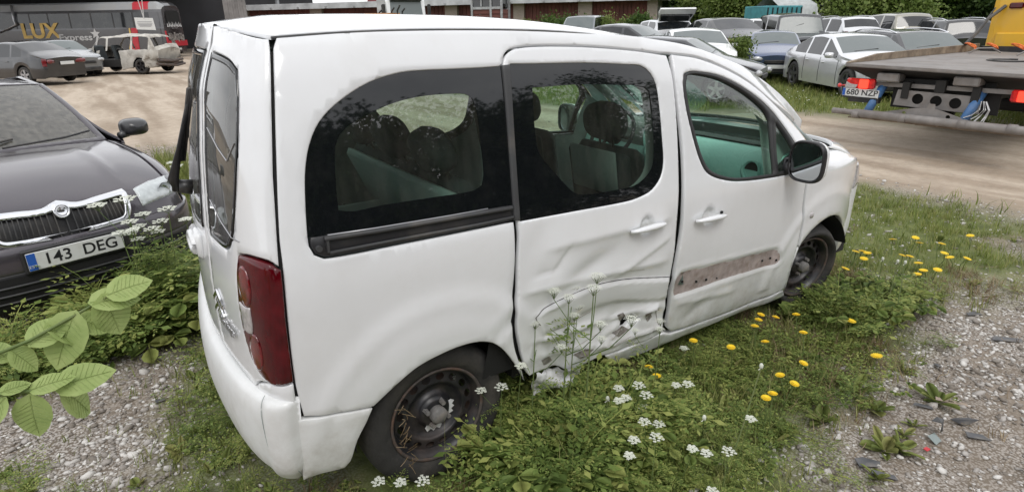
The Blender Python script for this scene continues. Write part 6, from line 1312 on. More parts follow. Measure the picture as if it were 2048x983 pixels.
t = MB(); R_ = rotm(ry=.2); t.bbox((.1, .35, .85), (.15, .5, .7), .06, R=R_); t.bbox((.95, .35, .85), (.15, .5, .7), .06, R=R_); t.build('burnt_seat', M_intd, wreck)
P = np.array([( -2.05+.0, y, 1.15+.42*(1-abs(y)/.9)) for y in (-.6, .6)]); t = MB(); t.prism([(-.58, 1.06), (.58, 1.06), (.50, 1.44), (-.50, 1.44)], (-2.19, 0, 0), (0, 1, 0), (.30, 0, 1), (.02, 0, 0))
# ---- hanging card in front of the coach
cp = at(290, 48, 24); a0, a1 = at(271, 38, 24), at(309, 38, 24); rgt = (a1-a0); wd_ = np.linalg.norm(rgt); rgt /= wd_
card = empty('hanging_sign', cp, 0, 'white printed card hanging on a string loop in front of the coach', 'sign'); tz = 6.1
t = MB(); t.prism([(-.50*wd_, -.26*wd_*1.2), (.52*wd_, -.30*wd_*1.2), (.47*wd_, .33*wd_), (-.50*wd_, .36*wd_)], (0, 0, 0), rgt, (0, 0, 1), (0, .01, 0)); t.build('card', M_plate, card)
for k, (zz, ww, th) in enumerate(((.12, .38, .012), (.02, .40, .008), (-.06, .36, .02), (-.14, .30, .012))): t = MB(); t.prism([(-ww*wd_, zz*wd_-th), (ww*wd_, zz*wd_-th), (ww*wd_, zz*wd_+th), (-ww*wd_, zz*wd_+th)], np.array([0, -.006, 0]), rgt, (0, 0, 1), (0, .004, 0)); t.build('text_line', mat('grey_print', (.35, .35, .36), .7) if k == 0 else bpy.data.materials['grey_print'], card)
t = MB()
for s_ in (-.06, .06): t.tube([(0, 0, .30*wd_), (rgt[0]*s_*1.2, rgt[1]*s_, .9), (rgt[0]*s_*2, rgt[1]*s_*2, tz-cp[2])], .012, 5)
t.build('string', M_wlet, card)
# ---- buildings.  facade line of the garages runs roughly parallel to the picture
M_brick = bpy.data.materials.new('pale_brick'); M_brick.use_nodes = True; t_ = M_brick.node_tree; p = t_.nodes['Principled BSDF']; p.inputs['Roughness'].default_value = .9; b = nd(t_, 'ShaderNodeTexBrick'); b.inputs['Scale'].default_value = 4.0; b.inputs['Color1'].default_value = (.42, .35, .30, 1); b.inputs['Color2'].default_value = (.36, .29, .25, 1); b.inputs['Mortar'].default_value = (.25, .23, .21, 1); b.inputs['Mortar Size'].default_value = .03
tcn = nd(t_, 'ShaderNodeTexCoord'); mpn = nd(t_, 'ShaderNodeMapping'); mpn.inputs['Rotation'].default_value = (math.radians(90), 0, 0); t_.links.new(tcn.outputs['Object'], mpn.inputs[0]); t_.links.new(mpn.outputs[0], b.inputs[0]); t_.links.new(b.outputs[0], p.inputs['Base Color'])
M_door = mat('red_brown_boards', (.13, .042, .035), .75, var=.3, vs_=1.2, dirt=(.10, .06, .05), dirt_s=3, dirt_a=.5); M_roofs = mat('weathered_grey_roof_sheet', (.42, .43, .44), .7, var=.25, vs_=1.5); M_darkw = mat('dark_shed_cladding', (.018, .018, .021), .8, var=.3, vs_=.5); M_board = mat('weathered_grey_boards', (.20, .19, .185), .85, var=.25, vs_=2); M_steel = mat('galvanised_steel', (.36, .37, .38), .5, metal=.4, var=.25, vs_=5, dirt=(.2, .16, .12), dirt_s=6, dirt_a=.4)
M_concrete = mat('pale_wall', (.34, .33, .32), .9, var=.12)
gA, gB = at(500, 30, 60), at(1312, 30, 47); gA[2] = gB[2] = 0; gd = gB-gA; gL = np.linalg.norm(gd); gd /= gL; gn = np.array([gd[1], -gd[0], 0]); 
if gn@(POS-gA) < 0: gn = -gn
gh_ang = math.atan2(gd[1], gd[0])
gar = empty('garage_row', gA, gh_ang, 'long low row of garages with pale brick pillars and red-brown doors', 'building')
def upos(U): # distance along the facade for a pixel column
    d = ray(U, 50); n2 = np.array([-gd[1], gd[0]]); s_ = ((gA-POS)[:2]@n2)/(d[:2]@n2); p = POS[:2]+d[:2]*s_; return float((p-gA[:2])@gd[:2])
ztop = [at(U, V, np.hypot(*((gA+gd*upos(U))-POS)[:2]))[2] for U, V in ((560, 15), (1240, 3))]; ZT = float(np.mean(ztop)); print('garage door top', ztop, gL)
sgn = 1 if (gn@np.array([-gd[1], gd[0], 0])) > 0 else -1
pil = [(490, 502), (627, 650), (762, 785), (894, 918), (1029, 1050), (1157, 1184), (1293, 1313)]
t = MB(); t.box((gL/2, -sgn*4, ZT/2), (gL, 7.6, ZT)); t.build('wall', M_concrete, gar)
for a, b_ in pil: x0, x1 = upos(a), upos(b_); t = MB(); t.box(((x0+x1)/2, sgn*.05, ZT/2), (x1-x0, .5, ZT+.0)); t.build('brick_pillar', M_brick, gar)
for (a, b_), (c_, d_) in zip(pil[:-1], pil[1:]):
    x0, x1 = upos(b_), upos(c_); t = MB(); nb_ = 14
    for q in range(nb_): w1 = (x1-x0)/nb_; t.box((x0+w1*(q+.5), -sgn*.10, ZT/2-.03), (w1-.03, .10+.02*(q % 2), ZT-.1))
    t.box(((x0+x1)/2, -sgn*.15, ZT/2), (x1-x0, .06, ZT-.05)); t.build('garage_door', M_door, gar)
t = MB(); t.box((gL/2, -sgn*3.2, ZT+.18), (gL+1.2, 8.4, .30)); t.box((gL/2, sgn*1.05, ZT+.10), (gL+1.2, .12, .42)); t.build('roof', M_roofs, gar)
t = MB(); [t.box((x, sgn*1.0, ZT-.02), (.10, .5, .14)) for x in np.arange(.5, gL, 2.6)]; t.build('gutter_brackets', M_steel, gar)
# building behind with a dull red wall and roof
rb_ = empty('red_walled_building', gA-gn*14+gd*(upos(700)), gh_ang, 'dull red-walled building showing above the garage roof', 'building'); t = MB(); t.box((0, 0, 2.6), (8.5, 6, 5.2)); t.build('wall', mat('dull_red_wall', (.23, .07, .07), .8, var=.2), rb_); t = MB(); t.prism([(-4.6, 5.1), (4.6, 5.1), (4.6, 5.35), (0, 5.6), (-4.6, 5.35)], (0, -3.2, 0), (1, 0, 0), (0, 0, 1), (0, 6.4, 0)); t.build('roof', M_roofs, rb_)
# shed over the coach
sA, sB = at(-260, 30, 52), at(500, 30, 66); sA[2] = sB[2] = 0; sdv = sB-sA; sL = np.linalg.norm(sdv); sdv /= sL; sgA = math.atan2(sdv[1], sdv[0]); sn = np.array([sdv[1], -sdv[0], 0]); sg2 = 1 if (sn@(POS-sA)) > 0 else -1; k2 = 1 if (np.array([-sdv[1], sdv[0], 0])@(POS-sA)) > 0 else -1
shed = empty('open_shed', sA, sgA, 'dark open-sided shed with steel trusses over the coach', 'building')
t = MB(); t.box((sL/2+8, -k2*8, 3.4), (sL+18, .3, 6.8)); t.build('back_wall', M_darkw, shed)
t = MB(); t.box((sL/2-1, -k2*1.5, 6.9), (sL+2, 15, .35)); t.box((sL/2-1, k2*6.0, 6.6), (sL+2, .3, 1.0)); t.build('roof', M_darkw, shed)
for x in np.linspace(2, sL-2.2, 6):
    t = MB(); t.tube([(x, k2*5.6, 6.3), (x, -k2*7.5, 6.3)], .07, 6); t.tube([(x, k2*5.6, 5.2), (x, -k2*7.5, 5.2)], .07, 6)
    yy = np.linspace(k2*5.6, -k2*7.5, 12); t.tube([(x, y_, 6.3 if q % 2 else 5.2) for q, y_ in enumerate(yy)], .04, 5); t.build('roof_truss', M_steel, shed)
    if x > sL-5 or x < 3: t = MB(); t.box((x+.6, k2*5.4, 3.3), (.22, .22, 6.6)); t.build('post', M_steel, shed)
ew0, ew1 = at(443, 30, 50), at(500, 30, 50); ew = empty('grey_boarded_gable', ((ew0[0]+ew1[0])/2, (ew0[1]+ew1[1])/2, 0), gh_ang, 'weathered grey boarded wall panel between the shed and the garages', 'wall'); ww = np.linalg.norm((ew1-ew0)[:2]); t = MB()
for q in range(9): t.box((-ww/2+ww*(q+.5)/9, 0, 3.2), (ww/9-.015, .12+.02*(q % 2), 6.4))
t.build('boards', M_board, ew)
# white lorry
tc_ = at(803, 40, 41); P_lor = paint('lorry_white', (.72, .73, .74)); lh = math.radians(az(803)+180+16)
lor = empty('white_lorry', (tc_[0], tc_[1], 0), lh, 'white lorry cab with a wide windscreen in front of the garages', 'lorry')
t = MB(); R_ = []
for x, y, z0, z1 in ((1.15, 1.05, .6, 2.35), (1.18, 1.20, .55, 2.40), (1.0, 1.24, .5, 3.3), (.9, 1.24, .5, 3.45), (-1.0, 1.24, .6, 3.75), (-1.1, 1.15, .7, 3.7)): R_.append(np.array([(x, -y, z0), (x, y, z0), (x, y, z1-.12), (x, y-.12, z1), (x, -y+.12, z1), (x, -y, z1-.12)]))
t.ring(R_); t.build('cab', P_lor, lor); fix_normals(lor.children[0])
t = MB(); t.prism([(-1.02, 0), (1.02, 0), (.98, .86), (-.98, .86)], (1.20, 0, 2.38), (0, 1, 0), (-.20, 0, 1), (.02, 0, 0)); t.build('windscreen', M_wsglass, lor)
t = MB(); t.bbox((1.12, 0, 3.32), (.25, 2.0, .16), .04); t.build('sun_visor', M_blk, lor)
for s_ in (-1, 1):
    t = MB(); t.prism([(.0, 2.3), (.9, 2.3), (.75, 3.0), (.0, 3.05)], (.05, s_*1.25, 0), (1, 0, 0), (0, 0, 1), (0, s_*.01, 0)); t.build('side_window', M_dkglass, lor); t = MB(); t.bbox((1.2, s_*1.45, 2.75), (.10, .22, .62), .04); t.build('door_mirror', M_blk, lor)
    for x_ in (.3, -3.8): t = MB(); t.lathe([(.3, -.3), (.50, -.3), (.52, -.03), (.3, 0), (0, -.1)], (x_, s_*1.2, .52), (0, s_, 0), 20); t.build('wheel', M_tyre, lor, True)
t = MB(); t.bbox((-3.3, 0, .95), (4.6, .9, .3), .03); t.bbox((1.15, 0, 1.0), (.15, 2.3, .9), .05); t.build('chassis', M_blk2, lor)
for s_ in (-.8, .8): t = MB(); t.bbox((1.24, s_, .9), (.06, .4, .22), .03); t.build('headlight', M_lamp, lor)
# orange crane body
oc = at(765, 32, 31); oc[2] = 0; P_org = mat('orange_steel', (.48, .20, .04), .6, var=.2, vs_=4, dirt=(.12, .07, .04), dirt_s=4, dirt_a=.5)
oz = [at(765, v, 31)[2] for v in (27, 37)]; ob = empty('orange_skip', oc, gh_ang, 'orange steel body with tools on top standing before the white lorry', 'container'); t = MB(); hh = oz[0]; t.box((0, 0, hh/2+.3), (1.0, .9, hh-.6)); t.box((0, 0, hh-.08), (1.30, 1.1, .16)); t.build('body', P_org, ob); t = MB(); t.box((0, 0, .2), (1.4, 1.2, .4)); t.build('base', M_blk2, ob)
for dx, k in ((.45, .25), (.75, .35), (1.0, .2), (-.2, .15)): t = MB(); t.tube([(dx, 0, hh-.5), (dx+.05, 0, hh+k*.3), (dx+.2, 0, hh+k)], .04, 6); t.build('crane_lever', M_blk, ob)
t = MB(); t.bbox((.85, 0, hh-.35), (.7, .4, .5), .04); t.build('crane_block', M_rust, ob)
# framed booth
bt = at(982, 40, 40); u0, u1 = at(951, 40, 40), at(1012, 40, 40); bw_ = np.linalg.norm((u1-u0)[:2]); booth = empty('framed_booth', (bt[0], bt[1], 0), gh_ang, 'tall booth of pale steel frames with glazed upper half and brown boards below', 'booth'); zt_ = [at(982, v, 40)[2] for v in (-12, 17, 40)]
t = MB(); ztb = zt_[0]+.4
for x in (-bw_/2, bw_*.14, bw_/2):
    for y in (-.8, .8): t.box((x, y, ztb/2), (.12, .12, ztb))
for z in (zt_[1], ztb, .1):
    for y in (-.8, .8): t.box((0, y, z), (bw_, .10, .14))
t.box((-bw_*.18, sgn*.8, zt_[1]+.55), (bw_*.6, .08, .08)); t.box((-bw_*.18, sgn*.8, zt_[1]+.35), (.08, .08, .5)); t.build('steel_frame', M_steel, booth)
t = MB(); t.box((0, 0, (zt_[1]+ztb)/2), (bw_-.15, 1.5, ztb-zt_[1]-.1)); t.build('glazing', M_dkglass, booth); t = MB(); [t.box((0, 0, .15+q*.30), (bw_-.12, 1.56, .26)) for q in range(int(zt_[1]/.30))]; t.build('boards', M_door, booth)
t = MB(); t.box((0, 0, ztb+.1), (bw_+.4, 2.0, .14)); t.build('roof', M_steel, booth)
# teal container and pale tarpaulin among the trees
c0 = at(1545, 30, 40); tcn_ = empty('teal_container', (c0[0], c0[1], .4), math.radians(-20), 'teal steel container standing among the trees', 'container'); t = MB(); t.bbox((0, 0, 1.1), (2.4, 2, 2.1), .04); t.build('body', mat('teal_steel', (.05, .22, .25), .6, var=.2), tcn_); t = MB(); [t.box((x, -1.02, 1.1), (.06, .05, 1.9)) for x in np.linspace(-1.1, 1.1, 8)]; [t.box((x, 1.02, 1.1), (.06, .05, 1.9)) for x in np.linspace(-1.1, 1.1, 8)]; t.build('ribs', M_pblk, tcn_)
c0 = at(1572, 22, 42); tp = empty('pale_tarpaulin_cover', (c0[0], c0[1], .4), math.radians(-20), 'pale grey tarpaulin cover showing between the trees behind the jeep', 'cover'); t = MB(); t.ring([np.array([(x, -1.1, 0), (x, -1.0, 2.2), (x, 0, 2.7+.1*math.sin(x*3)), (x, 1.0, 2.2), (x, 1.1, 0)]) for x in np.linspace(-1.4, 1.4, 6)], closed=False); t.build('sheet', mat('pale_tarpaulin', (.40, .42, .42), .7, var=.15), tp, True)
# ---- tow truck: flatbed recovery lorry, tail towards the camera
tow = empty('tow_truck', (9.2, .80, 0), math.radians(1.0), 'yellow flatbed tow truck with grey deck and number plate 680 NZP reversing towards the van', 'truck')
P_yel = mat('tow_yellow_paint', (.70, .40, .02), .35, coat=.4, var=.04, dirt=DUST, dirt_s=2, dirt_a=.25); M_deck = mat('worn_grey_deck', (.23, .215, .205), .75, var=.15, vs_=2, dirt=(.14, .11, .09), dirt_s=3, dirt_a=.5); M_railr = mat('rusty_side_rail', (.24, .19, .14), .8, var=.4, vs_=4, dirt=(.10, .06, .04), dirt_s=5, dirt_a=.8); M_zinc = mat('dusty_zinc_steel', (.22, .205, .195), .65, var=.22, vs_=6, dirt=(.17, .13, .10), dirt_s=5, dirt_a=.5); M_bluep = mat('blue_hydraulic_tube', (.07, .19, .42), .45, var=.2, dirt=DUST, dirt_a=.3)
dz = lambda y: 1.155+.024*y       # the deck sags slightly to the right
t = MB(); D_ = np.array([[x, y, dz(y)+z] for x in (0, 5.0) for y, z in ((-1.25, 0), (1.25, 0), (1.25, -.05), (-1.25, -.05))]); t.add(D_, [(0, 4, 5, 1), (1, 5, 6, 2), (2, 6, 7, 3), (3, 7, 4, 0), (0, 1, 2, 3), (4, 7, 6, 5)]); dk = t.build('deck', M_deck, tow)
t = MB(); t.add(np.array([[.0, y, dz(y)-.052] for y in (-1.25, 1.25)]+[[.55, y*.86, dz(y)-.26] for y in (-1.25, 1.25)]+[[.55, y*.86, dz(y)-.055] for y in (-1.25, 1.25)]), [(0, 1, 3, 2), (2, 3, 5, 4), (0, 2, 4), (1, 5, 3)]); t.build('deck_tail_ramp', M_under, dk)
t = MB(); t.box((0.0, 0, dz(0)-.02), (.03, 2.5, .035), R=rotm(rx=.024)); t.build('deck_edge', M_zinc, dk)
for s_ in (1, -1): t = MB(); t.add(np.array([[.0, s_*1.25, dz(s_*1.25)], [5, s_*1.25, dz(s_*1.25)], [5, s_*1.25, dz(s_*1.25)+.13], [.9, s_*1.25, dz(s_*1.25)+.10], [.0, s_*1.25, dz(s_*1.25)+.015]]+[[.0, s_*1.20, dz(s_*1.25)+.002], [5, s_*1.20, dz(s_*1.25)+.002], [5, s_*1.20, dz(s_*1.25)+.13], [.9, s_*1.20, dz(s_*1.25)+.10], [.0, s_*1.20, dz(s_*1.25)+.015]]), [(0, 1, 2, 3, 4), (9, 8, 7, 6, 5), (4, 3, 8, 9), (3, 2, 7, 8), (0, 4, 9, 5)]); t.build('side_rail', M_railr, dk)
t = MB(); t.tube([(2.3+.3*math.cos(q), -.1+.3*math.sin(q), dz(0)+.012) for q in np.linspace(0, 5.5, 16)], .012, 5); t.build('coiled_cable', M_blk, dk)
t = MB(); t.box((1.9, 0, .92), (3.6, .12, .16)); 
for s_ in (-.42, .42): t.box((4.4, s_, .84), (8.6, .09, .22))
t.box((.30, 0, .93), (.10, 1.15, .12)); t.build('chassis', M_under, tow)
for y_, w_ in ((.66, .30), (-.30, .30)): t = MB(); t.bbox((.16, y_, 1.005), (.22, w_, .115), .015); t.build('deck_support', M_zinc, tow)
t = MB(); t.box((.20, .02, .90), (.08, 1.75, .055)); t.build('cross_bar', M_zinc, tow)
hp = [(-.52, -.115), (.56, -.115), (.56, .115), (-.52, .115)]
def plate_holes(name, outline, holes, x, m_, par, th=.012):
    loops = [np.array(outline)]+[np.array(h) for h in holes]; ed = []; b0_ = 0
    for L in loops: ed += [(b0_+i, b0_+(i+1) % len(L)) for i in range(len(L))]; b0_ += len(L)
    P = np.concatenate(loops); r = geometry.delaunay_2d_cdt([Vector(q) for q in P], ed, [], 0, 1e-6); V2 = np.array([tuple(v) for v in r[0]]); T = [q for q in r[2]]; T = [q for q in T if inside(loops[0], V2[list(q)].mean(0)[None])[0] and not any(inside(h, V2[list(q)].mean(0)[None])[0] for h in loops[1:])]
    n_ = len(V2); VV = np.concatenate([np.stack([np.full(n_, x), V2[:, 0], V2[:, 1]], 1), np.stack([np.full(n_, x+th), V2[:, 0], V2[:, 1]], 1)]); F = [tuple(q) for q in T]+[tuple(n_+i for i in q[::-1]) for q in T]
    return mesh(name, VV, F+[(a, b, b+n_, a+n_) for a, b in ed], m_, par)
cir = lambda cy, cz, r_, n=18: [(cy+r_*math.cos(q), cz+r_*math.sin(q)) for q in np.linspace(0, 2*math.pi, n, endpoint=False)]
plate_holes('holed_cross_member', [(-.50, .60), (.55, .63), (.52, .845), (-.47, .82)], [cir(.25, .735, .072), cir(.02, .725, .072), cir(-.21, .715, .072)], .12, M_zinc, tow); t = MB(); t.box((.30, 0, .72), (.03, 1.3, .28)); t.build('cross_member_back', M_under, tow)
plate_holes('triangular_bracket', [(-.62, .46), (.72, .49), (.70, .515), (.20, .63), (.06, .64), (.05, .70), (-.03, .70), (-.04, .635), (-.12, .62), (-.60, .485)], [cir(.33, .55, .025, 10), cir(-.21, .545, .028, 10)], -.02, M_zinc, tow)
t = MB(); t.tube([(-.10, 1.28, .50), (-.10, .95, .497)], .042, 12); t.tube([(-.10, .95, .497), (-.10, -1.25, .475)], [.056, .056], 14); t.build('underrun_bar', M_zinc, tow, True)
for y_ in (.93, .30, -.42, -.95): t = MB(); t.tube([(-.10, y_-.045, .486), (-.10, y_+.045, .486)], .062, 14); t.build('bar_collar', M_zinc, tow, True)
t = MB(); t.bbox((-.02, .45, .425), (.14, 1.2, .02), .004); t.bbox((.0, -.5, .415), (.12, 1.3, .02), .004); t.build('bar_base_strip', M_railr, tow)
for y_ in (.78, -.44): t = MB(); t.tube([(.02, y_+.06, .50), (.22, y_-.02, .88)], .058, 12); t.build('hydraulic_arm', M_bluep, tow, True)
M_lit = mat('lit_red_lens', (.6, .03, .02), .2, emit=((1, .06, .03), 1.1))
M_tow_r = mat('tow_red_lens', (.62, .02, .02), .15, coat=1, var=.3, vs_=20); 
for s_ in (1, -1):
    yb = 1.03 if s_ > 0 else -1.00; t = MB(); t.bbox((.10, yb, .895-.03*(s_ < 0)), (.09, .40, .15), .02); lb = t.build('rear_light_cluster', M_tow_r, tow); t = MB(); t.bbox((.05, yb-s_*.06, .895-.03*(s_ < 0)), (.03, .13, .13), .01); t.build('lit_lens', M_lit, lb)
    t = MB(); t.prism([(-.20, -.055), (-.05, -.06), (-.02, -.01), (-.12, .0), (-.19, .03)], (.045, yb+s_*.0, .89-.03*(s_ < 0)), (0, -s_, 0), (0, 0, 1), (.02, 0, 0)); t.build('clear_lens', M_clear, lb)
    t = MB(); t.lathe([(.03, 0), (.025, .012), (0, .015)], (.02, 1.30 if s_ > 0 else -1.28, .86), (-1, 0, 0), 14); t.tube([(.04, 1.30 if s_ > 0 else -1.28, .86), (.10, 1.1*s_, .87)], .012, 6); t.build('marker_lamp', M_tow_r, tow, True)
t = MB(); t.bbox((.06, 1.0, .765), (.012, .52, .115), .003, R=rotm(rx=.03)); tp_ = t.build('number_plate', M_plate, tow); t = MB(); t.bbox((.053, 1.237, .772), (.004, .04, .105), .001); t.build('plate_blue_band', M_pblue, tp_)
text_mesh('plate_lettering', '680 NZP', .112, M_pblk, tp_, mat4((.052, .975, .768), (0, -1, 0), (0, 0, 1)), .001, bold=.001, sx=1.08)
t = MB(); t.bbox((.11, .95, .672), (.08, .44, .085), .006); t.build('plate_bracket', M_blk, tow); t = MB(); t.box((.055, 1.0, .700), (.012, .50, .018)); t.build('dealer_strip', M_blk, tow)
for k in range(7): a = rnd.uniform(-.03, .03); t = MB() if k == 0 else t; t.tube([(.0, -.56+a, .78), (-.04, -.60+a*2, .68), (-.02, -.55+a*3, .60), (-.05, -.50+a*4, .50+.01*k)], .006, 4)
t.build('frayed_strap', M_wlet, tow)
for x_ in (3.1, 6.3):
    for s_ in (1, -1): t = MB(); t.lathe([(.25, -.28), (.40, -.28), (.42, -.03), (.25, 0), (.12, -.08), (0, -.08)], (x_, s_*1.10, .42), (0, s_, 0), 24); t.build('wheel', M_tyre, tow, True)
    t = MB(); t.tube([(x_, -.9, .42), (x_, .9, .42)], .09, 8); t.build('axle', M_under, tow)
# cab
t = MB(); R_ = []
for x, w_, z0, z1 in ((5.05, 1.05, .75, 2.75), (5.12, 1.15, .7, 2.85), (6.2, 1.18, .6, 2.92), (6.9, 1.16, .55, 2.55), (7.3, 1.12, .55, 1.75), (7.35, 1.02, .6, 1.6)): R_.append(np.array([(x, -w_, z0), (x, w_, z0), (x, w_, z1-.5), (x, w_-.05, z1-.15), (x, w_-.18, z1), (x, -w_+.18, z1), (x, -w_+.05, z1-.15), (x, -w_, z1-.5)]))
t.ring(R_); cb = fix_normals(t.build('cab', P_yel, tow)); cb.data.set_sharp_from_angle(angle=.5)
t = MB(); t.prism([(-.5, 1.95), (.5, 1.95), (.5, 2.5), (-.5, 2.5)], (5.035, 0, 0), (0, 1, 0), (0, 0, 1), (.02, 0, 0)); t.build('rear_window', M_dkglass, cb); t = MB(); t.prism([(5.35, 1.75), (6.5, 1.75), (6.3, 2.45), (5.4, 2.45)], (0, 1.185, 0), (1, 0, 0), (0, 0, 1), (0, .01, 0)); t.build('side_window', M_dkglass, cb)
t = MB(); t.bbox((5.03, .62, 1.36), (.05, .75, .30), .02); t.build('pressed_panel', P_yel, cb)
t = MB(); t.bbox((5.02, .78, 1.98), (.06, .22, .10), .02); t.build('red_marker_lamp', M_redd, cb)
t = MB(); t.tube([(4.2, 1.18, 1.32), (4.5, 1.12, 1.55), (4.75, 1.10, 1.75), (5.02, .95, 1.98)], .03, 6); t.tube([(4.5, 1.12, 1.5), (4.7, 1.2, 1.55), (5.02, 1.1, 1.95)], .012, 6); t.build('lifting_arm', M_blk2, tow); t = MB(); t.box((4.97, .0, 1.22), (.10, 2.3, .10)); t.build('headboard', M_blk, tow)
M_strap = mat('orange_ratchet_strap', (.72, .16, .03), .6); 
for y_ in (1.05, .72, .35):
    t = MB(); P_ = [(4.15+.20*math.cos(q)*rnd.uniform(.7, 1.2), y_+.12*math.sin(q*1.3), dz(1)+.08+.09*abs(math.sin(q*.8))) for q in np.linspace(0, 5, 14)]; t.tube(P_, .020, 5, sq=.6); st_ = t.build('ratchet_strap', M_strap, None); tag(st_, 'orange ratchet strap bundled on the deck, %s' % {1.05: 'nearest the left side rail', .72: 'the middle one of three', .35: 'farthest from the left side rail'}[y_], 'strap'); st_.location = (9.2, .80, 0); st_.rotation_euler = (0, 0, math.radians(1))
for y_ in (.9, .2): t = MB(); t.tube([(3.6, y_, dz(y_)+.02), (3.7, y_-.1, dz(y_)+.10), (3.9, y_-.25, dz(y_)+.10), (4.0, y_-.35, dz(y_)+.02)], .014, 6); t.build('lashing_hoop', M_zinc, dk)
# ---- trees and shrubs
M_l1 = leafmat('dark_tree_leaf', (.022, .045, .014), (.040, .075, .020), (.07, .11, .03), .3, sc=.35); M_l2 = leafmat('mid_tree_leaf', (.045, .085, .020), (.075, .13, .030), (.12, .18, .045), .35, sc=.35); M_l3 = leafmat('bright_tree_leaf', (.10, .15, .035), (.15, .21, .05), (.21, .26, .08), .35, sc=.5); M_l4 = leafmat('grey_willow_leaf', (.15, .16, .12), (.22, .23, .18), (.30, .31, .26), .25, sc=.5)
M_bark = mat('bark', (.10, .08, .065), .9, var=.3, vs_=5)
def leafclump(n, s, ls):
    V = []; F = []
    for i in range(n):
        c = np.array([rnd.gauss(0, s*.5), rnd.gauss(0, s*.5), rnd.gauss(0, s*.4)]); R_ = rotm(rnd.uniform(-1.1, 1.1), rnd.uniform(-1.1, 1.1), rnd.uniform(0, 6.3)); l = ls*rnd.uniform(.7, 1.2)
        V.append(np.array([(-l/2, 0, 0), (0, -l*.28, l*.05), (l/2, 0, 0), (0, l*.28, l*.05)])@R_.T+c); F.append((4*i, 4*i+1, 4*i+2, 4*i+3))
    return np.concatenate(V), np.array(F)
clumps = {}
def tree(name, label, cat, base, h, w_, leaf, ls=.16, n=420, trunk=.3, cb_=.25, group='trees behind the parked cars', seed=0, lobes=9, sq=.0):
    root = empty(name, base, 0, label, cat, group); R = random.Random(seed+int(h*100)); key = round(ls, 3)
    if key not in clumps: clumps[key] = [leafclump(30, ls*3.2, ls) for _ in range(6)]
    lob = []
    t = MB(); hh = h*cb_; top = np.array([R.gauss(0, .1*w_), R.gauss(0, .1*w_), h*.8]); t.tube([(0, 0, -.2), (top[0]*.3, top[1]*.3, h*.3), (top[0]*.7, top[1]*.7, h*.55), top], [trunk*.5, trunk*.36, trunk*.22, trunk*.06], 8)
    for k in range(lobes):
        a = R.uniform(0, 6.28); rr = w_*.5*math.sqrt(R.random())*.75; z = h*(cb_+(1-cb_)*R.uniform(.12, .86)); sh = 1-.55*max(0, (z/h-.6)/.4); c = np.array([rr*math.cos(a)*sh, rr*math.sin(a)*sh, z]); s = w_*R.uniform(.20, .33)*sh; lob.append((c, s)); q = .35*c+np.array([0, 0, .0]); t.tube([(top[0]*.3, top[1]*.3, z*.45), (c[0]*.6, c[1]*.6, z*.8), c], [trunk*.16, trunk*.10, trunk*.03], 5)
    t.build('trunk', M_bark, root, True)
    pos = []; 
    for i in range(n):
        c, s = lob[R.randrange(len(lob))]; v = np.array([R.gauss(0, 1) for _ in range(3)]); v /= np.linalg.norm(v); rr = s*(R.random()**.35)*R.uniform(.75, 1.15); pos.append(c+v*rr*np.array([1, 1, .8]))
    pos = np.array(pos); pos[:, 2] = np.maximum(pos[:, 2], .15)
    scatter('crown', clumps[key], leaf, pos, nr.uniform(.7, 1.3, n), nr.uniform(0, 6.3, n), nr.uniform(0, .6, n), kind=None, parent=root); return root
desc = ['dense dark tree', 'broad mid-green tree', 'bright yellow-green tree', 'thin dark tree']
for i, (U, D, h, w_, lf, lb, nn) in enumerate([(1345, 58, 9, 7, M_l1, 'dark dense tree directly right of the last garage pillar', 520), (1400, 50, 3.4, 2.6, M_l3, 'small bright green tree before the dark trees, above the black saloon', 260), (1440, 66, 11, 8, M_l1, 'tall dark tree behind the small bright one', 560), (1492, 46, 6.5, 5.2, M_l3, 'broad bright green tree left of the teal container', 520),
   (1560, 62, 10, 8, M_l2, 'mid-green tree behind the teal container', 520), (1618, 50, 7.5, 5.5, M_l2, 'mid-green tree rising behind the dark jeep', 480), (1660, 60, 10, 7, M_l1, 'dark tree behind the silver estate car', 480), (1716, 45, 5.0, 2.4, M_l4, 'grey-leaved willow left of the tan estate car', 300), (1757, 44, 4.6, 4.2, M_l3, 'bright green bushy tree over the tan estate car', 420),
   (1835, 50, 6.0, 5.0, M_l2, 'mid-green tree right of the tan estate car', 460), (1870, 68, 11, 8, M_l1, 'tall dark tree behind the black sport utility car', 520), (1935, 52, 9, 7.5, M_l1, 'dark spreading tree left of the yellow cab', 560), (1995, 58, 10, 7, M_l2, 'mid-green tree partly behind the yellow cab', 480), (2080, 60, 10, 8, M_l1, 'dark tree at the right edge behind the yellow cab', 400), (1790, 72, 12, 9, M_l1, 'tallest dark tree in the far row', 520)]):
    p_ = at(U, 30, D); tree('tree', lb, 'tree', (p_[0], p_[1], .3), h, w_*1.25, lf, ls=.25, n=int(nn*2.0), seed=i, cb_=.10, lobes=15)
for i, (U, D, h, w_, lb) in enumerate([(1043, 38, 2.6, 2.3, 'leafy shrub before the garages, left of the three'), (1127, 36, 2.9, 3.2, 'widest leafy shrub of three before the garages'), (1232, 34, 2.5, 2.8, 'leafy shrub right of the grey people carrier'), (1280, 34, 2.6, 1.9, 'narrow shrub beside the last garage pillar')]):
    p_ = at(U, 40, D); tree('shrub', lb, 'shrub', (p_[0], p_[1], .2), h*.70, w_*.9, M_l2 if i % 2 else M_l3, ls=.12, n=330, trunk=.08, cb_=.05, group='shrubs in front of the garages', seed=20+i)
p_ = gz(1478, 168); tree('shrub', 'small flowering shrub beside the blue hatchback', 'shrub', (p_[0]*.93, p_[1]*.93, .0), 1.45, .75, M_l3, ls=.07, n=420, trunk=.04, cb_=.05, group=None, seed=31, lobes=12)
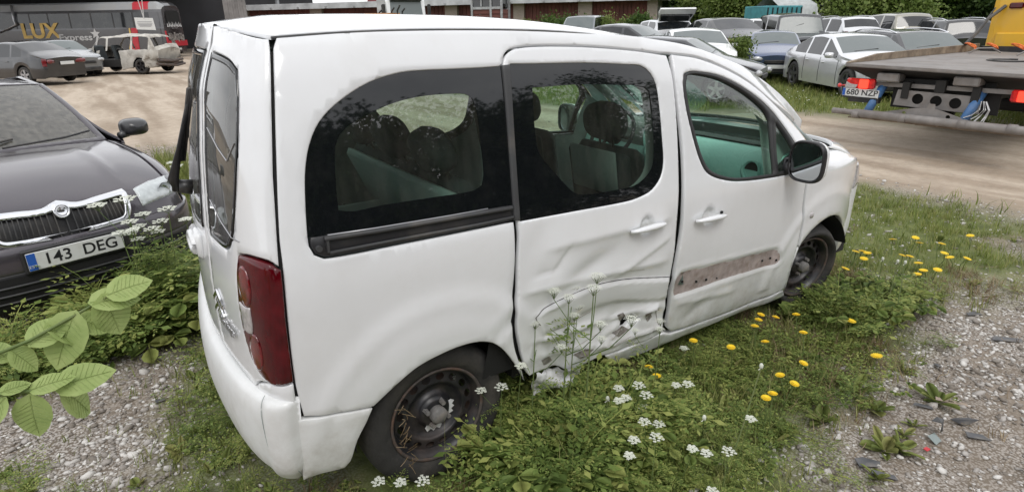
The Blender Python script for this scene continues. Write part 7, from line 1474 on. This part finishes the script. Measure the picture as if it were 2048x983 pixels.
# trees across the lane behind the camera: they show as the dark reflection in the van's windows
for i, (x_, y_, h, w_) in enumerate([(-14, -17, 7.5, 8), (-7, -19, 8.5, 9), (0, -18, 7.5, 8.5), (6.5, -19, 9, 9), (13, -18, 8, 9), (20, -19, 10.5, 10), (28, -18, 11, 9), (37, -20, 13, 11), (48, -22, 13, 12), (-22, -18, 9, 9), (3, -25, 8, 9), (-4, -25, 8, 9), (10, -25, 9, 9), (17, -26, 10, 10), (24, -26, 11, 10), (-11, -25, 8, 9)]):
    tree('tree', ['broad tree across the lane behind the camera', 'tall tree across the lane behind the camera'][i % 2], 'tree', (x_, y_, 0), h, w_, M_l1, ls=.26, n=640, seed=50+i, cb_=.08, lobes=18, group='tall trees across the lane' if i % 2 else 'broad trees across the lane')
# ================================================================ FLOWERS, BRANCH, LITTER
M_leafb = leafmat('elm_leaf', (.27, .36, .12), (.33, .42, .15), (.40, .48, .19), .35, rough=.5, sc=12)
def umbel_plant(name, h, heads, label, group, lean_=(0, 0), leaves=True, fine=1.0):
    root = empty(name, (0, 0, 0), 0, label, 'wildflower', group)
    t = MB(); top = np.array([lean_[0], lean_[1], h]); P = [np.zeros(3), top*.4+[0, 0, h*.05], top*.75, top]; t.tube(P, [.0035, .003, .0022, .0015], 5); tips = []
    for i in range(heads):
        a = i*2.4+rnd.uniform(-.3, .3); z0 = P[2] if i % 2 else P[1]*.3+P[2]*.7; ln = rnd.uniform(.10, .2)*h/.6; e = top*1.0+np.array([math.cos(a)*ln*.8, math.sin(a)*ln*.8, -.05*h*(i % 3)]) if i else top; t.tube([z0, z0*.5+e*.5+[0, 0, -.02], e], [.002, .0015, .0012], 4); tips.append(e)
    t.build('stem', M_stem, root)
    for e in tips:
        t = MB(); R_ = rnd.uniform(.030, .048)*fine; n_ = 13; s2 = MB()
        for k in range(n_):
            a = k*2.399; rr = R_*math.sqrt((k+.5)/n_); c = e+np.array([rr*math.cos(a), rr*math.sin(a), .030-rr*.25]); s2.tube([e, c], .0006, 3, cap=False)
            for q in range(11):
                b = q*2.399; r2 = .0085*math.sqrt((q+.5)/11); f = c+np.array([r2*math.cos(b), r2*math.sin(b), .002+rnd.uniform(0, .003)]); s = rnd.uniform(.0024, .0040)*fine; t.add([f+[s, 0, 0], f+[0, s, 0], f-[s, 0, 0], f-[0, s, 0], f+[0, 0, s*.8]], [(0, 1, 4), (1, 2, 4), (2, 3, 4), (3, 0, 4), (3, 2, 1, 0)])
        u = t.build('flower_head', M_fl, root); s2.build('rays', M_stem, u)
    if leaves:
        for k in range(5):
            V, F = frond(rnd.uniform(.09, .16), rnd.uniform(.3, .9)); R_ = rotm(rz=k*1.7+rnd.uniform(0, 1)); mesh('leaf', V@R_.T+[0, 0, h*(.05+.16*k)], F, M_weed, root)
    return root
protos = [umbel_plant('cow_parsley', .55, 2, 'white-flowered cow parsley among the weeds beside the van', 'cow parsley beside the van', (.04, .02)), umbel_plant('cow_parsley', .55, 1, 'white-flowered cow parsley among the weeds beside the van', 'cow parsley beside the van', (-.05, .03)), umbel_plant('cow_parsley', .55, 1, 'white-flowered cow parsley among the weeds beside the van', 'cow parsley beside the van', (.02, -.05)), umbel_plant('cow_parsley', .55, 4, 'x', 'x', (.04, .02), fine=.5)]
def ray_hz(U, V, z): return gz(U, V, z)
# flower-head pixel, height of the head above the ground, optional label
CP = [(955, 742, .42), (990, 712, .45), (1025, 718, .45), (1000, 772, .38), (1385, 765, .30), (1480, 825, .30), (1310, 875, .28), (1300, 840, .26), (1240, 898, .24), (1290, 790, .30), (1300, 812, .2), (1335, 760, .28), (840, 975, .16), (1330, 845, .2), (1220, 790, .3), (1275, 770, .32), (1440, 980, .2), (1365, 885, .22), (1455, 905, .2), (775, 980, .14)]
CPL = [(245, 395, .86), (270, 440, .72), (285, 345, .70), (300, 455, .66), (325, 460, .62), (340, 320, .78), (350, 330, .73), (250, 462, .67), (365, 430, .70), (330, 415, .76), (285, 475, .6), (262, 450, .69), (318, 440, .68)]
CPD = [(1182, 575, .80, 'tallest cow parsley standing against the crushed sliding door'), (1105, 603, .72, 'cow parsley with two open heads in front of the sliding door moulding'), (1060, 648, .62, 'cow parsley nearest the rear edge of the sliding door'), (1145, 630, .62, 'slender cow parsley in the middle of the door, between two taller ones'), (1300, 665, .52, 'cow parsley at the bent end of the sill'), (1490, 498+20, .30, 'wispy cow parsley stalk before the front door')]
def place_proto(k, U, V, h, label=None, group=None, pk=None):
    p = gz(U, V, h); z0 = float(gh(p[0], p[1])); o = copy_tree(protos[k % 3 if pk is None else pk]); s = max(.2, (h-z0))/.58; o.scale = (s if s > .7 else .7, s if s > .7 else .7, s); o.location = (p[0]-.03*s*[1, -1, .5][k % 3], p[1]-.02*s, z0); o.rotation_euler = (0, 0, 0)
    if label: o['label'] = label; o['group'] = group or ''
    if label and not group: del o['group']
    elif group: o['group'] = group
    return o
def cplabel(U, V):
    if V > 960: return 'short white-flowered cow parsley at the bottom edge of the picture'
    if U < 1100: return 'white-flowered cow parsley standing before the rear wheel'
    if U < 1340: return 'white-flowered cow parsley in the clump below the torn sill'
    return 'white-flowered cow parsley right of the clump, below the front door'
for k, (U, V, h) in enumerate(CP): place_proto(k, U, V, h, cplabel(U, V), 'cow parsley beside the van')
for k, (U, V, h) in enumerate(CPL): place_proto(k, U, V, h, 'white-flowered cow parsley between the dark saloon and the van tail', 'cow parsley by the dark saloon')
for k, (U, V, h, lb) in enumerate(CPD): place_proto(k, U, V, h, lb, pk=3)
for p_ in protos: 
    for c in list(p_.children_recursive): bpy.data.objects.remove(c)
    bpy.data.objects.remove(p_)
# dandelions
def dandelion(h):
    root = empty('dandelion', (0, 0, 0), 0, 'yellow dandelion flower in the grass beside the van', 'wildflower', 'dandelions in the grass'); t = MB(); t.tube([(0, 0, 0), (.01, .005, h*.5), (.0, 0, h)], [.0022, .002, .002], 5); t.build('stem', M_stem, root)
    t = MB()
    for ring_, (r_, n_, z_) in enumerate(((.019, 16, 0.0), (.014, 14, .003), (.008, 10, .006))):
        for k in range(n_): a = 2*math.pi*k/n_+ring_*.2; d = np.array([math.cos(a), math.sin(a), 0]); e = np.array([-d[1], d[0], 0]); c = np.array([0, 0, h+z_]); t.add([c-e*.0015, c+e*.0015, c+d*r_+e*.0028+[0, 0, .003], c+d*r_-e*.0028+[0, 0, .003]], [(0, 1, 2, 3)])
    t.sph((0, 0, h+.003), (.009, .009, .006), 8, 5); t.build('flower_head', M_yel, root); return root
dp = dandelion(.22)
DD = [(1510, 627), (1510, 640), (1540, 637), (1602, 633), (1697, 640), (1610, 667), (1545, 690), (1465, 685), (1386, 678), (1587, 718), (1580, 750), (1572, 757), (1533, 790), (1550, 792), (1764, 712), (1727, 514), (1725, 503), (1707, 503), (1790, 480), (1829, 472), (1840, 487), (1880, 487), (1798, 510), (1815, 512), (1843, 527), (1874, 536), (1884, 504), (1909, 514), (1925, 514), (1946, 470), (1682, 535), (1294, 740), (1317, 752), (1512, 655), (1839, 548), (1738, 505), (1850, 540)]
for k, (U, V) in enumerate(DD):
    h = .20 if U < 1650 else .10; p = gz(U, V, h); dlab = 'yellow dandelion below the torn end of the sill' if U < 1350 else 'yellow dandelion in the weeds below the front door' if U < 1660 else 'yellow dandelion in the grass in front of the front wheel' if U < 1860 else 'yellow dandelion in the far grass towards the road'; z0 = float(gh(p[0], p[1])); o = dp if k == 0 else copy_tree(dp); o['label'] = dlab; s = (h-z0)/.22; f_ = 1.15 if U < 1650 else 1.5; o.scale = (f_, f_, s); o.location = (p[0], p[1], z0); o.rotation_euler = (rnd.uniform(-.22, .22), rnd.uniform(-.22, .22), rnd.uniform(0, 6))
# seed stalks
def stalk(U0, V0, h, label, U1=None, V1=None):
    top = gz(U0, V0, h); b = gz(U1, V1, 0) if U1 else np.array([top[0], top[1], 0]); b[2] = float(gh(b[0], b[1])); root = empty('seed_stalk', b, 0, label, 'wildflower'); d = top-b
    t = MB(); t.tube([(0, 0, 0), d*.5+[.008, 0, 0], d], [.0035, .003, .0025], 6); t.build('stem', M_stem, root); t = MB(); t.sph(d+[0, 0, .010], (.009, .009, .013), 8, 5); t.tube([d, d+[.012, 0, -.008]], .002, 4); t.tube([d, d+[-.012, .004, -.008]], .002, 4); t.build('seed_head', M_fl, root)
for a in ((1522, 735, .42, 'tall thick seed stalk of a dandelion leaning right beside the front door weeds', 1450, 950), (1215, 800, .22, 'short seed stalk with a tiny white head among the cow parsley', 1207, 910), (1408, 838, .20, 'short white-tipped seed stalk at the bottom centre', 1400, 880), (1765, 520, .35, 'leftmost of three pale seed stalks near the front wheel', 1745, 620), (1795, 525, .35, 'middle one of three pale seed stalks near the front wheel', 1765, 640), (1810, 527, .36, 'rightmost of three pale seed stalks near the front wheel with a bigger head', 1785, 660)): stalk(*a)
for k in range(46):   # daisies far off in the verge read as white dots
    pass
# leafy elm twigs at the lower left
def elm_leaf(L_, W_):
    n = 9; V = []; F = []
    for i in range(n+1):
        q = i/n; x = L_*q; w0 = W_*(math.sin(math.pi*q**.8)**.75 if 0 < q < 1 else 0); cz = -.18*L_*q*q
        for s, kk in ((-1, 1), (-1, .5), (0, 0), (1, .5), (1, 1)): tooth = (.012*L_ if i % 2 else 0); V.append((x-abs(kk)*.10*L_*(.5-q)-.0, s*(w0*kk+(tooth if kk == 1 and w0 > 0 else 0)), cz+.10*w0*kk+.012*math.sin(i*2.1)*kk*L_*.4))
    for i in range(n):
        for j in range(4): F.append((i*5+j, i*5+j+1, (i+1)*5+j+1, (i+1)*5+j))
    return np.array(V), np.array(F)
def elm_twig(name, px, label, D, size):
    """px: twig path pixels; leaves: (pixel, pixel of the tip)"""
    path, leaves = px; A = [at(U, V, D) for U, V in path]; root = empty(name, A[0], 0, label, 'branch'); A = [a-np.array(A[0]) for a in A]
    t = MB(); t.tube(A, [.004]*(len(A)-1)+[.002], 6); t.build('twig', M_stem, root, True); o0 = at(*path[0], D)
    for (u0, v0), (u1, v1), wd in leaves:
        u1, v1 = u0+(u1-u0)*1.18, v0+(v1-v0)*1.18; a = at(u0, v0, D); b = at(u1, v1, D+rnd.uniform(-.02, .03)); d = b-a; L_ = np.linalg.norm(d); d /= L_; toC = POS-a; toC /= np.linalg.norm(toC); up = toC*.55+np.array([0, 0, 1])*.75+np.array([rnd.uniform(-.2, .2), rnd.uniform(-.2, .2), 0]); y = np.cross(up, d); y /= np.linalg.norm(y); z = np.cross(d, y); V, F = elm_leaf(L_, L_*wd); R_ = np.stack([d, y, z], 1); lf = mesh('leaf', V@R_.T+(a-o0), F, M_leafb, root, True)
        t = MB(); t.tube([(q*L_, 0, -.18*L_*q*q+.0015) for q in np.linspace(0, .95, 6)], .0009, 4)
        for q in np.linspace(.12, .8, 8):
            for s in (-1, 1): w0 = L_*wd*math.sin(math.pi*q**.8)**.75; t.tube([(q*L_, 0, -.18*L_*q*q+.001), ((q+.14)*L_, s*w0*.85, -.18*L_*(q+.14)**2+.09*w0+.001)], .0006, 3)
        v_ = t.build('veins', M_leafb, lf); v_.data.transform(Matrix([[*R_[i], (a-o0)[i]] for i in range(3)]+[[0, 0, 0, 1]]))
elm_twig('leafy_twig', ([(-60, 730), (60, 680), (150, 630), (220, 590)], [((215, 590), (284, 560), .42), ((180, 605), (262, 590), .42), ((150, 640), (215, 650), .40), ((95, 660), (160, 672), .42), ((60, 690), (120, 640), .40), ((20, 700), (70, 730), .42), ((150, 625), (110, 720), .36), ((205, 590), (240, 655), .40), ((20, 720), (-20, 690), .4)]), 'upper leafy elm twig reaching in from the left below the dark saloon', 1.75, .1)
elm_twig('leafy_twig', ([(-60, 800), (20, 785), (80, 780), (130, 775)], [((110, 775), (205, 740), .36), ((60, 780), (130, 752), .32), ((0, 785), (50, 765), .34), ((60, 790), (70, 862), .38), ((120, 780), (182, 812), .40), ((10, 795), (-40, 850), .4)]), 'lower leafy elm twig at the left edge over the gravel', 1.6, .1)
# broad dock-like leaves before the front wheel
for k, (U, V, lb) in enumerate(((1640, 600, 'large rosette of broad dock leaves before the front wheel'), (1590, 620, 'smaller rosette of broad leaves left of the large one'))):
    p = gz(U, V, .05); r = empty('dock_plant', (p[0], p[1], float(gh(p[0], p[1]))), 0, lb, 'plant')
    for q in range(9):
        V_, F_ = elm_leaf(.20 if k == 0 else .14, .06); R_ = rotm(ry=-rnd.uniform(.4, 1.0), rz=q*.7+rnd.uniform(-.2, .2)); mesh('leaf', V_@R_.T, F_, M_weed, r, True)
# white daisies and fluff: uncountable specks in the verge
x, y = spots(900, 3.8, 14, -2.5, 7, lambda x, y: zones(x, y)[0]*np.where(x < 7, .35, 1.0), 20)
sp_t = (np.array([(1, 0, 0), (0, 1, 0), (-1, 0, 0), (0, -1, 0), (0, 0, .6)], float), np.array([(0, 1, 4), (1, 2, 4), (2, 3, 4), (3, 0, 4)])); n_ = len(x)
scatter('daisies', [sp_t], M_fl, np.stack([x, y, gh(x, y)+nr.uniform(.06, .16, n_)*np.where(x > 9, 1.6, 1)], 1), np.where(x > 8, .014, .006)*nr.uniform(.7, 1.2, n_), nr.uniform(0, 6, n_), nr.uniform(0, .4, n_))
# fine twigs and straw
x, y = spots(2600, -2.5, 6.5, -3, 5, lambda x, y: np.where(vnoise(x, y, 1.5, 51) > .5, .35, .06)*notvan(x, y)*(1-zones(x, y)[1])); n_ = len(x)
tw = []
for _ in range(5):
    t = MB(); L_ = .09; P = [(L_*q, rnd.uniform(-.008, .008), rnd.uniform(0, .006)) for q in (-.5, -.15, .2, .5)]; t.tube(P, .0011, 3, cap=False); tw.append((np.concatenate(t.V), np.array(t.F)))
scatter('dry_twigs', tw, M_dry, np.stack([x, y, gh(x, y)+.012], 1), nr.uniform(.5, 1.8, n_), nr.uniform(0, 6.3, n_), nr.uniform(0, .35, n_))
# broken black plastic on the gravel
M_shard = mat('weathered_black_plastic', (.07, .072, .078), .45, var=.3, vs_=12, dirt=DUST, dirt_s=8, dirt_a=.5)
def shard(name, U, V, pts, label, cat, m_=None, h=.012, tilt=(.1, .1), rz=0, zz=.012, curl=.0):
    p = gz(U, V, .01); P = np.array(pts, float); n = 7; o = empty(name, (p[0], p[1], float(gh(p[0], p[1]))+zz), rz, label, cat) if False else None
    P = P*.72; t = MB(); t.prism(P, (0, 0, 0), (1, 0, 0), (0, 1, 0), (0, 0, .003)); V_ = np.concatenate(t.V); V_[:, 2] += curl*((V_[:, 0]/np.abs(P).max())**2)*.06+curl*.02*np.sin(V_[:, 1]*40); t.V = [V_]; o = t.build(name, m_ or M_shard); o.location = (p[0], p[1], float(gh(p[0], p[1]))+zz); o.rotation_euler = (tilt[0], tilt[1], rz); return tag(o, label, cat)
shard('plastic_shard', 1870, 850, [(-.06, -.03), (.03, -.045), (.07, -.01), (.05, .03), (-.02, .045), (-.07, .01)], 'curled black plastic shard propped up on the gravel', 'plastic shard', tilt=(.5, .2), rz=.3, zz=.03, curl=.8)
shard('plastic_shard', 1925, 830, [(-.10, -.01), (.0, -.035), (.11, -.02), (.06, .015), (-.03, .02)], 'long pointed black plastic shard right of the curled one', 'plastic shard', rz=-.5, curl=.4)
shard('plastic_shard', 1955, 860, [(-.06, -.02), (.08, -.03), (.05, .02), (-.05, .03)], 'flat dark plastic shard, the rightmost of the cluster', 'plastic shard', rz=-.7)
shard('plastic_shard', 1850, 800, [(-.07, -.01), (.06, -.015), (.05, .012), (-.05, .02)], 'narrow black plastic strip at the top of the cluster of shards', 'plastic shard', rz=-.9, tilt=(.2, .1))
shard('plastic_shard', 1735, 915, [(-.07, -.035), (.06, -.04), (.09, .0), (.0, .04), (-.06, .03)], 'bluish grey plastic sheet scrap lying left of the black shards', 'plastic shard', rz=-.5)
shard('plastic_shard', 1770, 940, [(-.07, -.015), (.07, -.02), (.06, .015), (-.06, .02)], 'thin grey plastic strip beside the bluish scrap', 'plastic shard', rz=-.9)
shard('plastic_shard', 1878, 718, [(-.05, -.02), (.04, -.025), (.05, .015), (-.03, .025)], 'small black plastic chip higher up on the gravel', 'plastic shard', rz=.1, tilt=(.15, .3))
shard('plastic_shard', 2015, 665, [(-.14, -.03), (.12, -.035), (.15, .02), (-.08, .035)], 'dark flat plastic strip at the right edge of the gravel', 'plastic shard', rz=-.6)
shard('plastic_shard', 1950, 615, [(-.09, -.02), (.08, -.03), (.06, .03), (-.07, .02)], 'dark plastic piece near the edge of the grass', 'plastic shard', rz=-.3)
shard('plastic_shard', 318, 797, [(-.035, -.02), (.03, -.02), (.045, .01), (-.02, .02)], 'small dark plastic piece left of the van bumper', 'plastic shard', rz=.4, tilt=(.1, .2))
shard('red_scrap', 1856, 888, [(-.022, -.012), (.02, -.015), (.022, .012), (-.018, .014)], 'small bright red plastic fragment by the curled shard', 'plastic scrap', mat('bright_red_scrap', (.5, .03, .04), .5), zz=.02)
shard('mirror_fragment', 1870, 868, [(-.03, -.03), (.03, -.035), (.04, .02), (-.02, .035)], 'grey-green glassy fragment under the curled black shard', 'fragment', mat('greenish_glass_fragment', (.18, .22, .21), .2, coat=1), tilt=(.5, -.2), zz=.02)
shard('bark_strip', 1905, 790, [(-.10, -.018), (.12, -.02), (.10, .014), (-.09, .022)], 'pale brown strip of board above the shards', 'wood strip', mat('pale_brown_board', (.30, .24, .19), .8, var=.2), rz=-.9)
# straw caught in the rear rim
t = MB()
for k in range(26):
    a = rnd.uniform(0, 1); p0 = np.array([-.06-.03*a+rnd.uniform(-.006, .006)+.727-.10, -.862, .44-.30*(k/26)]); d = np.array([rnd.uniform(-.05, .05), rnd.uniform(-.02, .0), rnd.uniform(-.06, .04)]); t.tube([p0, p0+d*.5+[0, -.006, .004], p0+d], .0012, 3, cap=False)
st = t.build('straw_wisp', M_dry); tag(st, 'wisp of dry straw caught in the rear wheel rim', 'straw')
# crumpled foil-like body scrap behind the rear wheel under the door
t = MB(); nu, nv = 16, 10; Vv = []; 
for i in range(nu):
    for j in range(nv): a = i/(nu-1); b = j/(nv-1); Vv.append((.26*a, -.05+.02*math.sin(7*a+5*b)+rnd.uniform(-.008, .008), -.02+.13*b*(1-.5*a)+rnd.uniform(-.012, .012)))
t.add(Vv, [(i*nv+j, (i+1)*nv+j, (i+1)*nv+j+1, i*nv+j+1) for i in range(nu-1) for j in range(nv-1)]); cs = t.build('torn_sill_skin', M_white, van, True); cs.location = (1.20, -.80, .24)
tag(cs, 'torn crumpled white end of the sill behind the rear wheel')
